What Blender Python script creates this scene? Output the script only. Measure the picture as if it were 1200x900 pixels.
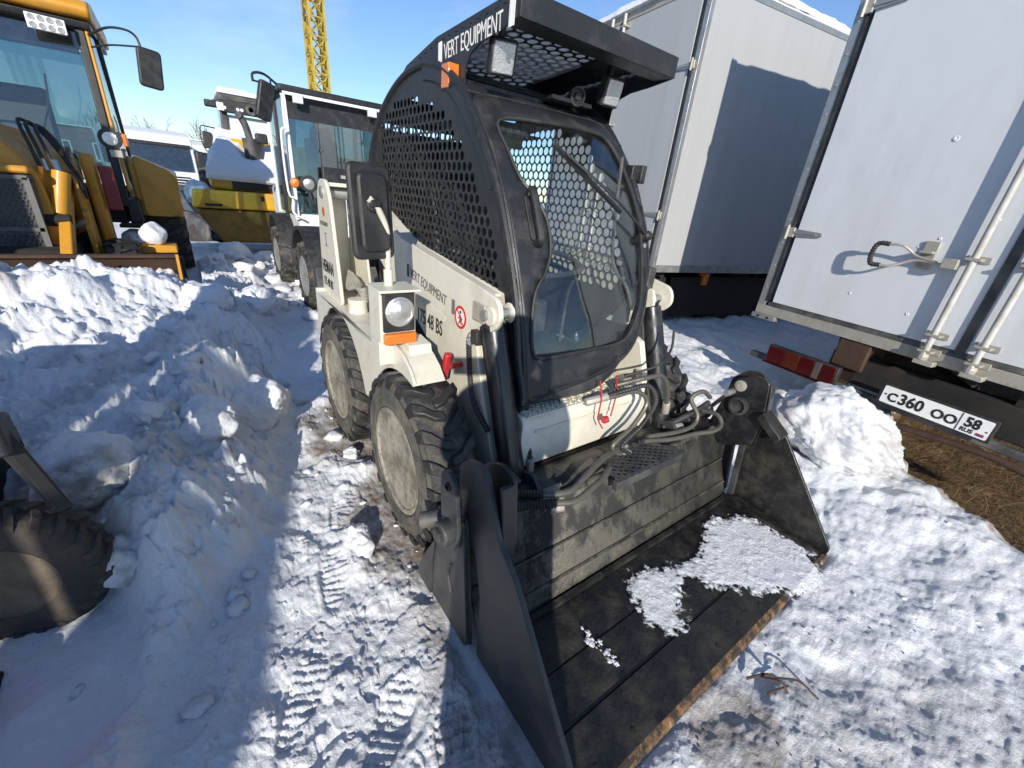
import bpy, bmesh, math, random
import numpy as np
from mathutils import Vector, Matrix, Euler
from mathutils.geometry import delaunay_2d_cdt
random.seed(7)
for o in list(bpy.data.objects): bpy.data.objects.remove(o)
SC = bpy.context.scene
COL = SC.collection
PI = math.pi
# ------------------------------------------------------------------ camera
cam = bpy.data.objects.new('camera', bpy.data.cameras.new('camera'))
COL.objects.link(cam); SC.camera = cam
# columns: camera right, camera up, camera back, in place coordinates
CR = Vector((0.57970124, 0.80982954, 0.09012541))
CD = Vector((0.3851433, -0.17485377, -0.90614061))
CF = Vector((-0.71806066, 0.56000204, -0.41326337))
M = Matrix((( CR.x, -CD.x, -CF.x), (CR.y, -CD.y, -CF.y), (CR.z, -CD.z, -CF.z)))
cam.matrix_world = Matrix.Translation((0, 0, 1.5)) @ M.to_4x4()
cam.data.sensor_width = 36.0
cam.data.lens = 36.0 * 483.8 / 1200.0
cam.data.clip_start = 0.02; cam.data.clip_end = 2000
# ------------------------------------------------------------------ light
AZ, EL = math.radians(147), math.radians(21.5)      # direction in which the sunlight travels
SUN = Vector((math.cos(AZ) * math.cos(EL), math.sin(AZ) * math.cos(EL), -math.sin(EL)))
sl = bpy.data.lights.new('sun', 'SUN'); sl.energy = 4.5; sl.angle = math.radians(0.53); sl.color = (1.0, 0.93, 0.82)
so = bpy.data.objects.new('sun', sl); COL.objects.link(so)
so.rotation_euler = SUN.to_track_quat('-Z', 'Y').to_euler(); so.location = (4, -3, 6)
W = bpy.data.worlds.new('World'); SC.world = W; W.use_nodes = True
wn = W.node_tree; wn.nodes.clear()
sky = wn.nodes.new('ShaderNodeTexSky'); sky.sky_type = 'NISHITA'; sky.sun_disc = False
sky.sun_elevation = EL; sky.sun_rotation = math.atan2(-SUN.x, -SUN.y)
sky.air_density = 1.0; sky.dust_density = 0.0; sky.ozone_density = 2.6; sky.altitude = 100
bg = wn.nodes.new('ShaderNodeBackground'); bg.inputs[1].default_value = 0.125
tc = wn.nodes.new('ShaderNodeTexCoord'); mp = wn.nodes.new('ShaderNodeMapping')
mp.inputs['Scale'].default_value = (1.2, 3.0, 9.0); mp.inputs['Rotation'].default_value = (0.1, 0.15, 0.5)
nz = wn.nodes.new('ShaderNodeTexNoise'); nz.inputs['Scale'].default_value = 1.7; nz.inputs['Detail'].default_value = 7; nz.inputs['Roughness'].default_value = 0.6
rp = wn.nodes.new('ShaderNodeValToRGB'); rp.color_ramp.elements[0].position = 0.47; rp.color_ramp.elements[0].color = (0, 0, 0, 1)
rp.color_ramp.elements[1].position = 0.8; rp.color_ramp.elements[1].color = (0.30, 0.30, 0.30, 1)
mx = wn.nodes.new('ShaderNodeMixRGB'); mx.inputs[2].default_value = (5.2, 6.2, 7.6, 1)
wo = wn.nodes.new('ShaderNodeOutputWorld')
wn.links.new(tc.outputs['Generated'], mp.inputs[0]); wn.links.new(mp.outputs[0], nz.inputs['Vector'])
wn.links.new(nz.outputs[0], rp.inputs[0]); wn.links.new(rp.outputs[0], mx.inputs[0])
tint = wn.nodes.new('ShaderNodeMixRGB'); tint.blend_type = 'MULTIPLY'; tint.inputs[0].default_value = 1; tint.inputs[2].default_value = (.82, .90, 1.03, 1)
wn.links.new(sky.outputs[0], tint.inputs[1]); wn.links.new(tint.outputs[0], mx.inputs[1]); wn.links.new(mx.outputs[0], bg.inputs[0]); wn.links.new(bg.outputs[0], wo.inputs[0])
SC.view_settings.view_transform = 'Standard'; SC.view_settings.look = 'None'
SC.view_settings.exposure = 0.36; SC.view_settings.gamma = 1.0
SC.render.engine = 'CYCLES'
SC.cycles.max_bounces = 8; SC.cycles.transparent_max_bounces = 16

# ------------------------------------------------------------------ materials
def lin(h):
    v = [int(h[i:i+2], 16) / 255 for i in (0, 2, 4)]
    return tuple((c / 12.92 if c <= 0.04045 else ((c + 0.055) / 1.055) ** 2.4) for c in v)
def mat(name, col, rough=0.5, metal=0.0, dirt=None, damt=0.4, dscale=6.0, bump=0.0, bscale=60.0, coat=0.0, dlo=0.45, dhi=0.7, vary=0.12,
        streak=(1, 1, 1), dust=0.0, spec=0.5, second=None, samt=0.5, sscale=30, slo=.55, shi=.62):
    m = bpy.data.materials.new(name); m.use_nodes = True
    n = m.node_tree; b = n.nodes['Principled BSDF']
    tcn = n.nodes.new('ShaderNodeTexCoord'); mpn = n.nodes.new('ShaderNodeMapping'); mpn.inputs['Scale'].default_value = streak
    n.links.new(tcn.outputs['Object'], mpn.inputs[0])
    def noise(s, d=6, r=0.6):
        x = n.nodes.new('ShaderNodeTexNoise'); x.inputs['Scale'].default_value = s; x.inputs['Detail'].default_value = d; x.inputs['Roughness'].default_value = r
        n.links.new(mpn.outputs[0], x.inputs['Vector']); return x
    def mix(f, a, c, t='MIX'):
        x = n.nodes.new('ShaderNodeMixRGB'); x.blend_type = t
        for k, v in ((0, f), (1, a), (2, c)):
            if hasattr(v, 'is_output'): n.links.new(v, x.inputs[k])
            else: x.inputs[k].default_value = v if k == 0 else (*v[:3], 1)
        return x.outputs[0]
    def ramp(src, lo, hi, a=1.0):
        x = n.nodes.new('ShaderNodeMapRange'); x.inputs[1].default_value = lo; x.inputs[2].default_value = hi
        x.inputs[3].default_value = 0; x.inputs[4].default_value = a; n.links.new(src, x.inputs[0]); return x.outputs[0]
    v = noise(dscale * 0.6, 4)
    base = mix(ramp(v.outputs[0], 0.3, 0.7, 1.0), tuple(c * (1 - vary) for c in col), tuple(min(1, c * (1 + vary)) for c in col))
    rsrc = None
    if second:
        base = mix(ramp(noise(sscale, 8, .7).outputs[0], slo, shi, samt), base, second)
    if dirt:
        d = ramp(noise(dscale, 9, 0.68).outputs[0], dlo, dhi, damt)
        base = mix(d, base, dirt); rsrc = d
    if dust > 0:   # settled dust on upward facing surfaces
        g = n.nodes.new('ShaderNodeNewGeometry'); s = n.nodes.new('ShaderNodeSeparateXYZ'); n.links.new(g.outputs['Normal'], s.inputs[0])
        base = mix(ramp(s.outputs[2], 0.2, 1.0, dust), base, (0.25, 0.23, 0.20))
    n.links.new(base, b.inputs['Base Color'])
    b.inputs['Roughness'].default_value = rough; b.inputs['Metallic'].default_value = metal
    b.inputs['Specular IOR Level'].default_value = spec
    if rsrc is not None:
        x = n.nodes.new('ShaderNodeMapRange'); x.inputs[3].default_value = rough; x.inputs[4].default_value = min(1, rough + 0.35)
        x.inputs[1].default_value = 0; x.inputs[2].default_value = max(damt, .01); n.links.new(rsrc, x.inputs[0]); n.links.new(x.outputs[0], b.inputs['Roughness'])
    if coat: b.inputs['Coat Weight'].default_value = coat; b.inputs['Coat Roughness'].default_value = 0.12
    if bump:
        bn = n.nodes.new('ShaderNodeBump'); bn.inputs['Strength'].default_value = bump; bn.inputs['Distance'].default_value = 0.01
        n.links.new(noise(bscale, 5).outputs[0], bn.inputs['Height']); n.links.new(bn.outputs[0], b.inputs['Normal'])
    return m
def glass(name, tint, rough=0.02, alpha=0.25, dusty=0.12):
    m = bpy.data.materials.new(name); m.use_nodes = True; n = m.node_tree; n.nodes.clear()
    o = n.nodes.new('ShaderNodeOutputMaterial'); t = n.nodes.new('ShaderNodeBsdfTransparent'); t.inputs[0].default_value = (*tint, 1)
    g = n.nodes.new('ShaderNodeBsdfGlossy'); g.inputs['Roughness'].default_value = rough; g.inputs[0].default_value = (1, 1, 1, 1)
    f = n.nodes.new('ShaderNodeFresnel')
    gb = n.nodes.new('ShaderNodeNewGeometry'); mr_ = n.nodes.new('ShaderNodeMapRange'); mr_.inputs[3].default_value = 1.52; mr_.inputs[4].default_value = 1 / 1.52
    n.links.new(gb.outputs['Backfacing'], mr_.inputs[0]); n.links.new(mr_.outputs[0], f.inputs[0])
    d = n.nodes.new('ShaderNodeBsdfDiffuse'); d.inputs[0].default_value = (0.35, 0.34, 0.32, 1)
    x = n.nodes.new('ShaderNodeMixShader'); y = n.nodes.new('ShaderNodeMixShader')
    tcn = n.nodes.new('ShaderNodeTexCoord'); nn = n.nodes.new('ShaderNodeTexNoise'); nn.inputs['Scale'].default_value = 9; nn.inputs['Detail'].default_value = 9; nn.inputs['Roughness'].default_value = .7
    n.links.new(tcn.outputs['Object'], nn.inputs['Vector'])
    r = n.nodes.new('ShaderNodeMapRange'); r.inputs[1].default_value = .4; r.inputs[2].default_value = .8; r.inputs[3].default_value = 0.004; r.inputs[4].default_value = dusty; n.links.new(nn.outputs[0], r.inputs[0])
    ml = n.nodes.new('ShaderNodeMath'); ml.operation = 'MULTIPLY_ADD'; ml.inputs[1].default_value = 0.9; ml.inputs[2].default_value = alpha * .2; n.links.new(f.outputs[0], ml.inputs[0])
    n.links.new(ml.outputs[0], x.inputs[0]); n.links.new(t.outputs[0], x.inputs[1]); n.links.new(g.outputs[0], x.inputs[2])
    n.links.new(r.outputs[0], y.inputs[0]); n.links.new(x.outputs[0], y.inputs[1]); n.links.new(d.outputs[0], y.inputs[2]); n.links.new(y.outputs[0], o.inputs[0])
    return m
MT = dict(
 black=mat('black_paint', (0.016, 0.017, 0.020), 0.42, dirt=(0.14, 0.13, 0.12), damt=0.30, dscale=9, bump=0.12, bscale=140, dlo=.5, dhi=.8, second=(0.3, 0.29, 0.27), samt=.35, sscale=140, slo=.66, shi=.72),
 black2=mat('black_steel', (0.026, 0.028, 0.031), 0.40, dirt=(0.16, 0.152, 0.135), damt=0.55, dscale=3.5, bump=0.2, bscale=90, dlo=.45, dhi=.75, second=(.2, .19, .17), samt=.4, sscale=60, slo=.62, shi=.7),
 bucket=mat('worn_bucket_steel', (0.012, 0.012, 0.013), 0.30, dirt=(0.075, 0.067, 0.05), damt=0.7, dscale=7, bump=0.35, bscale=70, dlo=.45, dhi=.72, second=(0.006, 0.006, 0.007), samt=.9, sscale=16, slo=.52, shi=.56),
 bucketw=mat('scraped_bucket_steel', (0.105, 0.097, 0.078), 0.38, metal=.2, dirt=(0.018, 0.018, 0.019), damt=0.9, dscale=7, bump=0.3, bscale=80, dlo=.45, dhi=.56, streak=(.35, 1, .8), second=(.22, .20, .16), samt=.6, sscale=26, slo=.54, shi=.72),
 rustedge=mat('rusty_edge', (0.20, 0.105, 0.045), 0.75, dirt=(0.025, 0.023, 0.02), damt=0.95, dscale=16, bump=0.5, bscale=120, dlo=.42, dhi=.54, second=(.34, .24, .14), samt=.8, sscale=30, slo=.56, shi=.66),
 rust=mat('rusty_steel', (0.060, 0.030, 0.018), 0.7, dirt=(0.03, 0.025, 0.02), damt=0.7, dscale=12, bump=0.4, bscale=90),
 cylpaint=mat('black_cylinder_paint', (0.008, 0.009, 0.012), 0.32, coat=.3, dirt=(.1, .1, .1), damt=.25, dscale=14),
 rod=mat('chrome_rod', (0.62, 0.62, 0.64), 0.16, metal=1.0, vary=.03),
 steel=mat('galvanised_steel', (0.42, 0.43, 0.43), 0.42, metal=.75, dirt=(.2, .17, .13), damt=.45, dscale=14),
 zincdark=mat('grey_grille_paint', (0.13, 0.13, 0.125), 0.5, dirt=(.05, .05, .05), damt=.5),
 zinc=mat('dull_zinc', (0.40, 0.38, 0.33), 0.5, metal=.35, dirt=(.22, .12, .05), damt=.5, dscale=18, dlo=.55),
 hose=mat('black_rubber_hose', (0.018, 0.018, 0.019), 0.5, bump=.2, dirt=(.12, .11, .1), damt=.3),
 hosegrey=mat('grey_wrapped_hose', (0.085, 0.08, 0.065), 0.35, dirt=(.05, .05, .05), damt=.6, dscale=20),
 cream=mat('cream_paint', (0.64, 0.615, 0.52), 0.36, dirt=(.30, .26, .19), damt=.5, dscale=6, bump=.06, coat=.2, vary=.06, dlo=.48, dhi=.78, second=(.25, .22, .17), samt=.5, sscale=70, slo=.66, shi=.72),
 white=mat('white_paint', (0.74, 0.75, 0.76), 0.35, dirt=(.42, .41, .38), damt=.3, dscale=3, vary=.03, coat=.2, bump=.04, dlo=.5, dhi=.8),
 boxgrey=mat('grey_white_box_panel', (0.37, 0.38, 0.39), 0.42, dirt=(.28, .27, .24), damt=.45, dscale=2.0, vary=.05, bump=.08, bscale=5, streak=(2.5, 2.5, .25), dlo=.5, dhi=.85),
 boxwhite=mat('white_box_panel', (0.60, 0.62, 0.65), 0.40, dirt=(.36, .35, .32), damt=.5, dscale=2.2, vary=.035, bump=.10, bscale=5, streak=(1, 1, .3), dlo=.5, dhi=.85, second=(.32, .30, .26), samt=.5, sscale=26, slo=.70, shi=.75),
 yellow=mat('yellow_paint', (0.58, 0.27, 0.018), 0.42, dirt=(.20, .13, .06), damt=.45, dscale=4, vary=.08, coat=.15, bump=.06),
 mastyellow=mat('mast_yellow', (0.42, 0.30, 0.03), .6, dirt=(.1, .08, .03), damt=.5),
 rodpaint=mat('grey_rod_paint', (0.46, 0.46, 0.43), .45, dirt=(.25, .2, .12), damt=.4, dscale=12),
 yellow2=mat('loader_yellow', (0.60, 0.34, 0.02), 0.42, dirt=(.22, .14, .05), damt=.45, dscale=3, vary=.08, coat=.15),
 orange=mat('orange_lens', (0.62, 0.16, 0.012), 0.18, coat=.6, vary=.08, bump=.3, bscale=200),
 redlens=mat('shaded_red_lens', (0.055, 0.004, 0.004), 0.2, coat=.6, vary=.1),  # red darkened so the tail lamp looks shaded, shade put into the colour
 red=mat('red_paint', (0.42, 0.02, 0.025), 0.4, coat=.2, dirt=(.15, .05, .04), damt=.3),
 darkred=mat('dark_red_box', (0.20, 0.012, 0.02), 0.45, vary=.1),
 rubber=mat('tyre_rubber', (0.026, 0.026, 0.027), 0.62, dirt=(0.22, 0.19, 0.15), damt=0.75, dscale=9, bump=.5, bscale=70, dlo=.46, dhi=.72),
 tread=mat('tyre_tread_blocks', (0.020, 0.020, 0.021), 0.5, dirt=(0.15, 0.135, 0.11), damt=0.45, dscale=12, bump=.3, bscale=70, dlo=.52, dhi=.85),
 sidewall=mat('muddy_sidewall', (0.055, 0.053, 0.048), 0.8, dirt=(0.17, 0.155, 0.12), damt=0.75, dscale=9, bump=.5, bscale=50, dlo=.4, dhi=.65),
 rubberold=mat('worn_tractor_tyre', (0.035, 0.03, 0.027), 0.75, dirt=(0.12, 0.09, 0.065), damt=0.7, dscale=9, bump=.5, bscale=60),
 rim=mat('muddy_rim', (0.36, 0.34, 0.27), 0.75, dirt=(0.13, 0.115, 0.09), damt=0.95, dscale=7, bump=.6, bscale=50, dlo=.40, dhi=.60, second=(.08, .075, .065), samt=.7, sscale=40, slo=.56, shi=.62),
 rimwhite=mat('pale_rim', (0.30, 0.30, 0.29), 0.5, dirt=(.1, .09, .08), damt=.8, dscale=8),
 rimdark=mat('brown_rim', (0.10, 0.075, 0.055), 0.8, dirt=(.2, .16, .12), damt=.6, dscale=12, bump=.5),
 plastic=mat('black_plastic', (0.018, 0.018, 0.019), 0.42, bump=.25, bscale=260, dirt=(.2, .2, .2), damt=.12, dscale=12),
 dark=mat('dark_underside', (0.012, 0.011, 0.010), 0.8, dirt=(.05, .035, .025), damt=.6, dscale=6),
 darkgrey=mat('dark_grey_paint', (0.045, 0.047, 0.05), 0.5, dirt=(.22, .2, .17), damt=.6, dscale=5, bump=.2),
 seat=mat('black_seat_vinyl', (0.02, 0.02, 0.022), 0.55, bump=.2),
 lamp=mat('lamp_glass', (0.55, 0.55, 0.53), 0.10, metal=.65, coat=1.0, bump=.5, bscale=90, vary=.15),
 led=mat('led_lens', (0.85, 0.85, 0.86), 0.25, coat=.6, vary=.05),
 plate=mat('number_plate_white', (0.80, 0.80, 0.80), 0.35, vary=.02, dirt=(.5, .48, .44), damt=.3, dscale=20),
 ink=mat('black_print', (0.012, 0.012, 0.012), 0.5, vary=0),
 inkdark=mat('grey_print', (0.10, 0.10, 0.11), 0.5, vary=.1),
 inkwhite=mat('white_print', (0.72, 0.72, 0.70), 0.5, vary=.04),
 inkred=mat('red_print', (0.55, 0.02, 0.02), 0.5, vary=.05),
 inkmauve=mat('dark_red_print', (0.25, 0.03, 0.06), 0.5, vary=.05),
 inkblue=mat('blue_print', (0.03, 0.05, 0.3), 0.5, vary=.05),
 wood=mat('weathered_board', (0.36, 0.25, 0.15), 0.8, dirt=(.14, .1, .06), damt=.5, streak=(.3, 1, 1)),
 brick=mat('brick_facade', (0.22, 0.13, 0.10), 0.9, dirt=(.3, .24, .2), damt=.5, dscale=.6),
 bark=mat('bark', (0.10, 0.075, 0.06), 0.9, vary=.2),
 twig=mat('dead_twig', (0.07, 0.045, 0.03), 0.9, vary=.2),
 grass=mat('dry_straw', (0.18, 0.11, 0.05), 0.8, vary=.35, dscale=3, dirt=(.10, .06, .03), damt=.7),
 jacket=mat('navy_jacket', (0.03, 0.035, 0.06), 0.8, vary=.1),
 trousers=mat('dark_trousers', (0.03, 0.03, 0.032), 0.85),
 skin=mat('skin', (0.50, 0.30, 0.22), 0.55, vary=.05),
 hair=mat('brown_hair', (0.05, 0.03, 0.02), 0.7),
 blue=mat('blue_barrel_paint', (0.02, 0.06, 0.22), 0.5),
 cable=mat('red_cable', (0.45, 0.015, 0.02), 0.45),
 copper=mat('brass_fitting', (0.45, 0.34, 0.14), 0.35, metal=.8, dirt=(.08, .07, .05), damt=.5),
)
MT['glass'] = glass('cab_glass', (0.86, 0.90, 0.90), alpha=.10, dusty=.022)
MT['glassblue'] = glass('tinted_glass', (0.45, 0.60, 0.62), alpha=.5, dusty=.10)
MT['glassdark'] = glass('dark_tinted_glass', (0.16, 0.21, 0.23), alpha=.5, dusty=.10)
MT['mirror'] = mat('mirror_glass', (0.7, 0.72, 0.75), 0.05, metal=1.0, vary=0)

def snow_material():
    m = bpy.data.materials.new('snow'); m.use_nodes = True; n = m.node_tree; b = n.nodes['Principled BSDF']
    g = n.nodes.new('ShaderNodeTexCoord')
    def noise(s, d=8, r=.6):
        x = n.nodes.new('ShaderNodeTexNoise'); x.inputs['Scale'].default_value = s; x.inputs['Detail'].default_value = d; x.inputs['Roughness'].default_value = r
        n.links.new(g.outputs['Object'], x.inputs['Vector']); return x.outputs[0]
    def rng(s, lo, hi, a, c):
        x = n.nodes.new('ShaderNodeMapRange'); n.links.new(s, x.inputs[0])
        for i, v in enumerate((lo, hi, a, c)): x.inputs[i + 1].default_value = v
        return x.outputs[0]
    def mix(f, a, c):
        x = n.nodes.new('ShaderNodeMixRGB')
        for k, v in ((0, f), (1, a), (2, c)):
            if hasattr(v, 'is_output'): n.links.new(v, x.inputs[k])
            else: x.inputs[k].default_value = v if k == 0 else (*v, 1)
        return x.outputs[0]
    def mul(a, c):
        x = n.nodes.new('ShaderNodeMath'); x.operation = 'MULTIPLY'
        for k, v in ((0, a), (1, c)):
            if hasattr(v, 'is_output'): n.links.new(v, x.inputs[k])
            else: x.inputs[k].default_value = v
        return x.outputs[0]
    at = n.nodes.new('ShaderNodeAttribute'); at.attribute_name = 'dirt'
    base = mix(rng(noise(2.5), .35, .7, 0, 1), (0.80, 0.82, 0.85), (0.70, 0.72, 0.76))
    base = mix(rng(noise(26, 8, .75), .60, .74, 0, .45), base, (0.42, 0.38, 0.33))      # grit
    dsrc = mul(at.outputs['Fac'], rng(noise(11, 9, .7), .32, .58, 0.25, 1))
    base = mix(dsrc, base, (0.20, 0.145, 0.095))
    n.links.new(base, b.inputs['Base Color']); b.inputs['Roughness'].default_value = .62
    b.inputs['Specular IOR Level'].default_value = .35
    b.inputs['Subsurface Weight'].default_value = 0.0
    bp = n.nodes.new('ShaderNodeBump'); bp.inputs['Strength'].default_value = .75; bp.inputs['Distance'].default_value = .016
    bp2 = n.nodes.new('ShaderNodeBump'); bp2.inputs['Strength'].default_value = .7; bp2.inputs['Distance'].default_value = .006
    n.links.new(noise(38, 8, .7), bp.inputs['Height']); n.links.new(noise(190, 4, .7), bp2.inputs['Height'])
    n.links.new(bp.outputs[0], bp2.inputs['Normal']); n.links.new(bp2.outputs[0], b.inputs['Normal'])
    return m
MT['snow'] = snow_material()
def thin_snow():
    m = MT['snow'].copy(); m.name = 'thin_melting_snow'; n = m.node_tree; b = n.nodes['Principled BSDF']
    a = n.nodes.new('ShaderNodeAttribute'); a.attribute_name = 'edge'; t = n.nodes.new('ShaderNodeTexCoord')
    x = n.nodes.new('ShaderNodeTexNoise'); x.inputs['Scale'].default_value = 34; x.inputs['Detail'].default_value = 9; x.inputs['Roughness'].default_value = .72; n.links.new(t.outputs['Object'], x.inputs['Vector'])
    s = n.nodes.new('ShaderNodeMath'); s.operation = 'ADD'; n.links.new(a.outputs['Fac'], s.inputs[0]); n.links.new(x.outputs[0], s.inputs[1])
    r = n.nodes.new('ShaderNodeMapRange'); r.inputs[1].default_value = .66; r.inputs[2].default_value = .80; n.links.new(s.outputs[0], r.inputs[0]); n.links.new(r.outputs[0], b.inputs['Alpha'])
    return m
MT['thinsnow'] = thin_snow()
def soil_material():
    m = mat('thawed_soil', (0.10, 0.065, 0.035), .85, dirt=(.26, .18, .085), damt=.8, dscale=12, bump=.8, bscale=60, streak=(1, 1, 1), second=(.6, .62, .65), samt=.9, sscale=5, slo=.62, shi=.64)
    return m
MT['soil'] = soil_material()

# ------------------------------------------------------------------ builders
def tag(o, label=None, cat=None, group=None, kind=None):
    if label: o['label'] = label
    if cat: o['category'] = cat
    if group: o['group'] = group
    if kind: o['kind'] = kind
    return o
def empty(name, loc, label=None, cat=None, group=None, rz=0.0):
    o = bpy.data.objects.new(name, None); COL.objects.link(o); o.location = loc; o.rotation_euler = (0, 0, rz)
    o.empty_display_size = .2
    return tag(o, label, cat, group)
def wmat(o):
    m = Matrix.Translation(o.location) @ o.rotation_euler.to_matrix().to_4x4()
    if o.parent: m = wmat(o.parent) @ o.matrix_parent_inverse @ m
    return m
def attach(o, parent):
    o.parent = parent; o.matrix_parent_inverse = wmat(parent).inverted()
def catmull(P, n=6):
    P = [Vector(p) for p in P]
    if len(P) < 3: return P
    Q = [2 * P[0] - P[1]] + P + [2 * P[-1] - P[-2]]; out = []
    for i in range(1, len(Q) - 2):
        a, b, c, d = Q[i - 1:i + 3]
        for k in range(n):
            t = k / n
            out.append(0.5 * ((2 * b) + (c - a) * t + (2 * a - 5 * b + 4 * c - d) * t * t + (3 * b - a - 3 * c + d) * t ** 3))
    out.append(P[-1]); return out
class MB:
    def __init__(s, T=None): s.v = []; s.f = []; s.T = T or Matrix.Identity(4)
    def add(s, vs, fs, T=None):
        k = len(s.v); T = s.T @ T if T is not None else s.T
        s.v += [T @ Vector(p) for p in vs]; s.f += [tuple(i + k for i in f) for f in fs]; return s
    def box(s, a, b, T=None):
        x0, y0, z0 = a; x1, y1, z1 = b
        return s.add([(x0, y0, z0), (x1, y0, z0), (x1, y1, z0), (x0, y1, z0), (x0, y0, z1), (x1, y0, z1), (x1, y1, z1), (x0, y1, z1)],
                     [(0, 3, 2, 1), (4, 5, 6, 7), (0, 1, 5, 4), (1, 2, 6, 5), (2, 3, 7, 6), (3, 0, 4, 7)], T)
    def bar(s, p, q, w, h, up=(0, 0, 1)):
        p, q = Vector(p), Vector(q); d = (q - p); L = d.length; d.normalize(); u = Vector(up)
        if abs(d.dot(u)) > .98: u = Vector((1, 0, 0))
        r = d.cross(u).normalized(); u = r.cross(d)
        T = Matrix.Translation(p) @ Matrix((r, d, u)).transposed().to_4x4()
        return s.box((-w / 2, 0, -h / 2), (w / 2, L, h / 2), T)
    def prism(s, poly, a, b, axis='y'):
        # poly in (x,z) extruded along y | (y,z) along x | (x,y) along z
        f = {'y': lambda p, t: (p[0], t, p[1]), 'x': lambda p, t: (t, p[0], p[1]), 'z': lambda p, t: (p[0], p[1], t)}[axis]
        n = len(poly); area = sum(poly[i][0] * poly[(i + 1) % n][1] - poly[(i + 1) % n][0] * poly[i][1] for i in range(n))
        vs = [f(p, a) for p in poly] + [f(p, b) for p in poly]
        fs = [tuple(range(n)), tuple(range(2 * n - 1, n - 1, -1))] + [(i, i + n, (i + 1) % n + n, (i + 1) % n) for i in range(n)]
        s.add(vs, fs); s.fix = True; return s
    def tube(s, P, r, seg=10, smooth=6, wrap=0.0, pitch=0.012, cap=True):
        if smooth: P = catmull(P, smooth)
        P = [Vector(p) for p in P]
        if wrap:
            L = [0]; 
            for i in range(1, len(P)): L.append(L[-1] + (P[i] - P[i - 1]).length)
            N = max(4, int(L[-1] / pitch * 2)); R = []
            for k in range(N + 1):
                t = L[-1] * k / N; j = max(i for i in range(len(L)) if L[i] <= t + 1e-9); j = min(j, len(P) - 2)
                R.append(P[j].lerp(P[j + 1], (t - L[j]) / max(1e-6, L[j + 1] - L[j])))
            P = R; rad = [r * (1 + (wrap if k % 2 else -wrap)) for k in range(len(P))]
        else: rad = [r] * len(P) if not isinstance(r, (list, tuple)) else [r[min(len(r) - 1, int(i * len(r) / len(P)))] for i in range(len(P))]
        vs = []; fs = []; nrm = None
        for i, p in enumerate(P):
            d = (P[min(i + 1, len(P) - 1)] - P[max(i - 1, 0)]).normalized()
            if nrm is None: nrm = d.orthogonal().normalized()
            nrm = (nrm - d * nrm.dot(d)).normalized(); b = d.cross(nrm)
            for k in range(seg):
                a = 2 * PI * k / seg; vs.append(p + (nrm * math.cos(a) + b * math.sin(a)) * rad[i])
        for i in range(len(P) - 1):
            for k in range(seg): fs.append((i * seg + k, i * seg + (k + 1) % seg, (i + 1) * seg + (k + 1) % seg, (i + 1) * seg + k))
        if cap: fs.append(tuple(range(seg - 1, -1, -1))); fs.append(tuple((len(P) - 1) * seg + k for k in range(seg)))
        return s.add(vs, fs)
    def lathe(s, prof, o, d, seg=32, cap=True):
        # prof: (radius, distance along d)
        d = Vector(d).normalized(); n = d.orthogonal().normalized(); b = d.cross(n); o = Vector(o); vs = []; fs = []; m = len(prof)
        for r, h in prof:
            for k in range(seg):
                a = 2 * PI * k / seg; vs.append(o + d * h + (n * math.cos(a) + b * math.sin(a)) * r)
        for i in range(m - 1):
            for k in range(seg): fs.append((i * seg + k, i * seg + (k + 1) % seg, (i + 1) * seg + (k + 1) % seg, (i + 1) * seg + k))
        if cap and prof[0][0] > 1e-4: fs.append(tuple(range(seg - 1, -1, -1)))
        if cap and prof[-1][0] > 1e-4: fs.append(tuple((m - 1) * seg + k for k in range(seg)))
        return s.add(vs, fs)
    def cyl(s, p, q, r, seg=20, r2=None):
        p, q = Vector(p), Vector(q); return s.lathe([(r, 0), (r if r2 is None else r2, (q - p).length)], p, q - p, seg)
    def build(s, name, m, parent=None, bevel=0.0, smooth=False, label=None, cat=None, group=None, kind=None, origin=None, segs=2, recalc=True, angle=35):
        me = bpy.data.meshes.new(name)
        if origin is None:
            A = np.array([tuple(p) for p in s.v]); lo, hi = A.min(0), A.max(0)
            origin = Vector(((lo[0] + hi[0]) / 2, (lo[1] + hi[1]) / 2, lo[2] if parent is None else (lo[2] + hi[2]) / 2))
        me.from_pydata([tuple(Vector(p) - Vector(origin)) for p in s.v], [], s.f)
        if recalc:
            bm = bmesh.new(); bm.from_mesh(me); bmesh.ops.recalc_face_normals(bm, faces=bm.faces); bm.to_mesh(me); bm.free()
        me.materials.append(MT[m] if isinstance(m, str) else m)
        o = bpy.data.objects.new(name, me); COL.objects.link(o); o.location = origin
        if smooth:
            me.polygons.foreach_set('use_smooth', [True] * len(me.polygons)); me.set_sharp_from_angle(angle=math.radians(angle))
        if bevel:
            b = o.modifiers.new('bevel', 'BEVEL'); b.width = bevel; b.segments = segs; b.limit_method = 'ANGLE'; b.angle_limit = math.radians(40); b.harden_normals = False
            me.polygons.foreach_set('use_smooth', [True] * len(me.polygons)); me.set_sharp_from_angle(angle=math.radians(50))
        if parent: attach(o, parent)
        return tag(o, label, cat, group, kind)
def inpoly(x, y, P):
    c = False; n = len(P); j = n - 1
    for i in range(n):
        xi, yi = P[i]; xj, yj = P[j]
        if (yi > y) != (yj > y) and x < (xj - xi) * (y - yi) / (yj - yi) + xi: c = not c
        j = i
    return c
def rounded(poly, r=0.03, n=4):
    out = []; N = len(poly)
    for i in range(N):
        p = Vector(poly[i]); a = Vector(poly[i - 1]) - p; b = Vector(poly[(i + 1) % N]) - p
        k = min(r, a.length * .45, b.length * .45); s = p + a.normalized() * k; e = p + b.normalized() * k
        for j in range(n + 1):
            t = j / n; q = s * (1 - t) ** 2 + p * 2 * t * (1 - t) + e * t * t; out.append((q.x, q.y))
    return out
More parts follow.
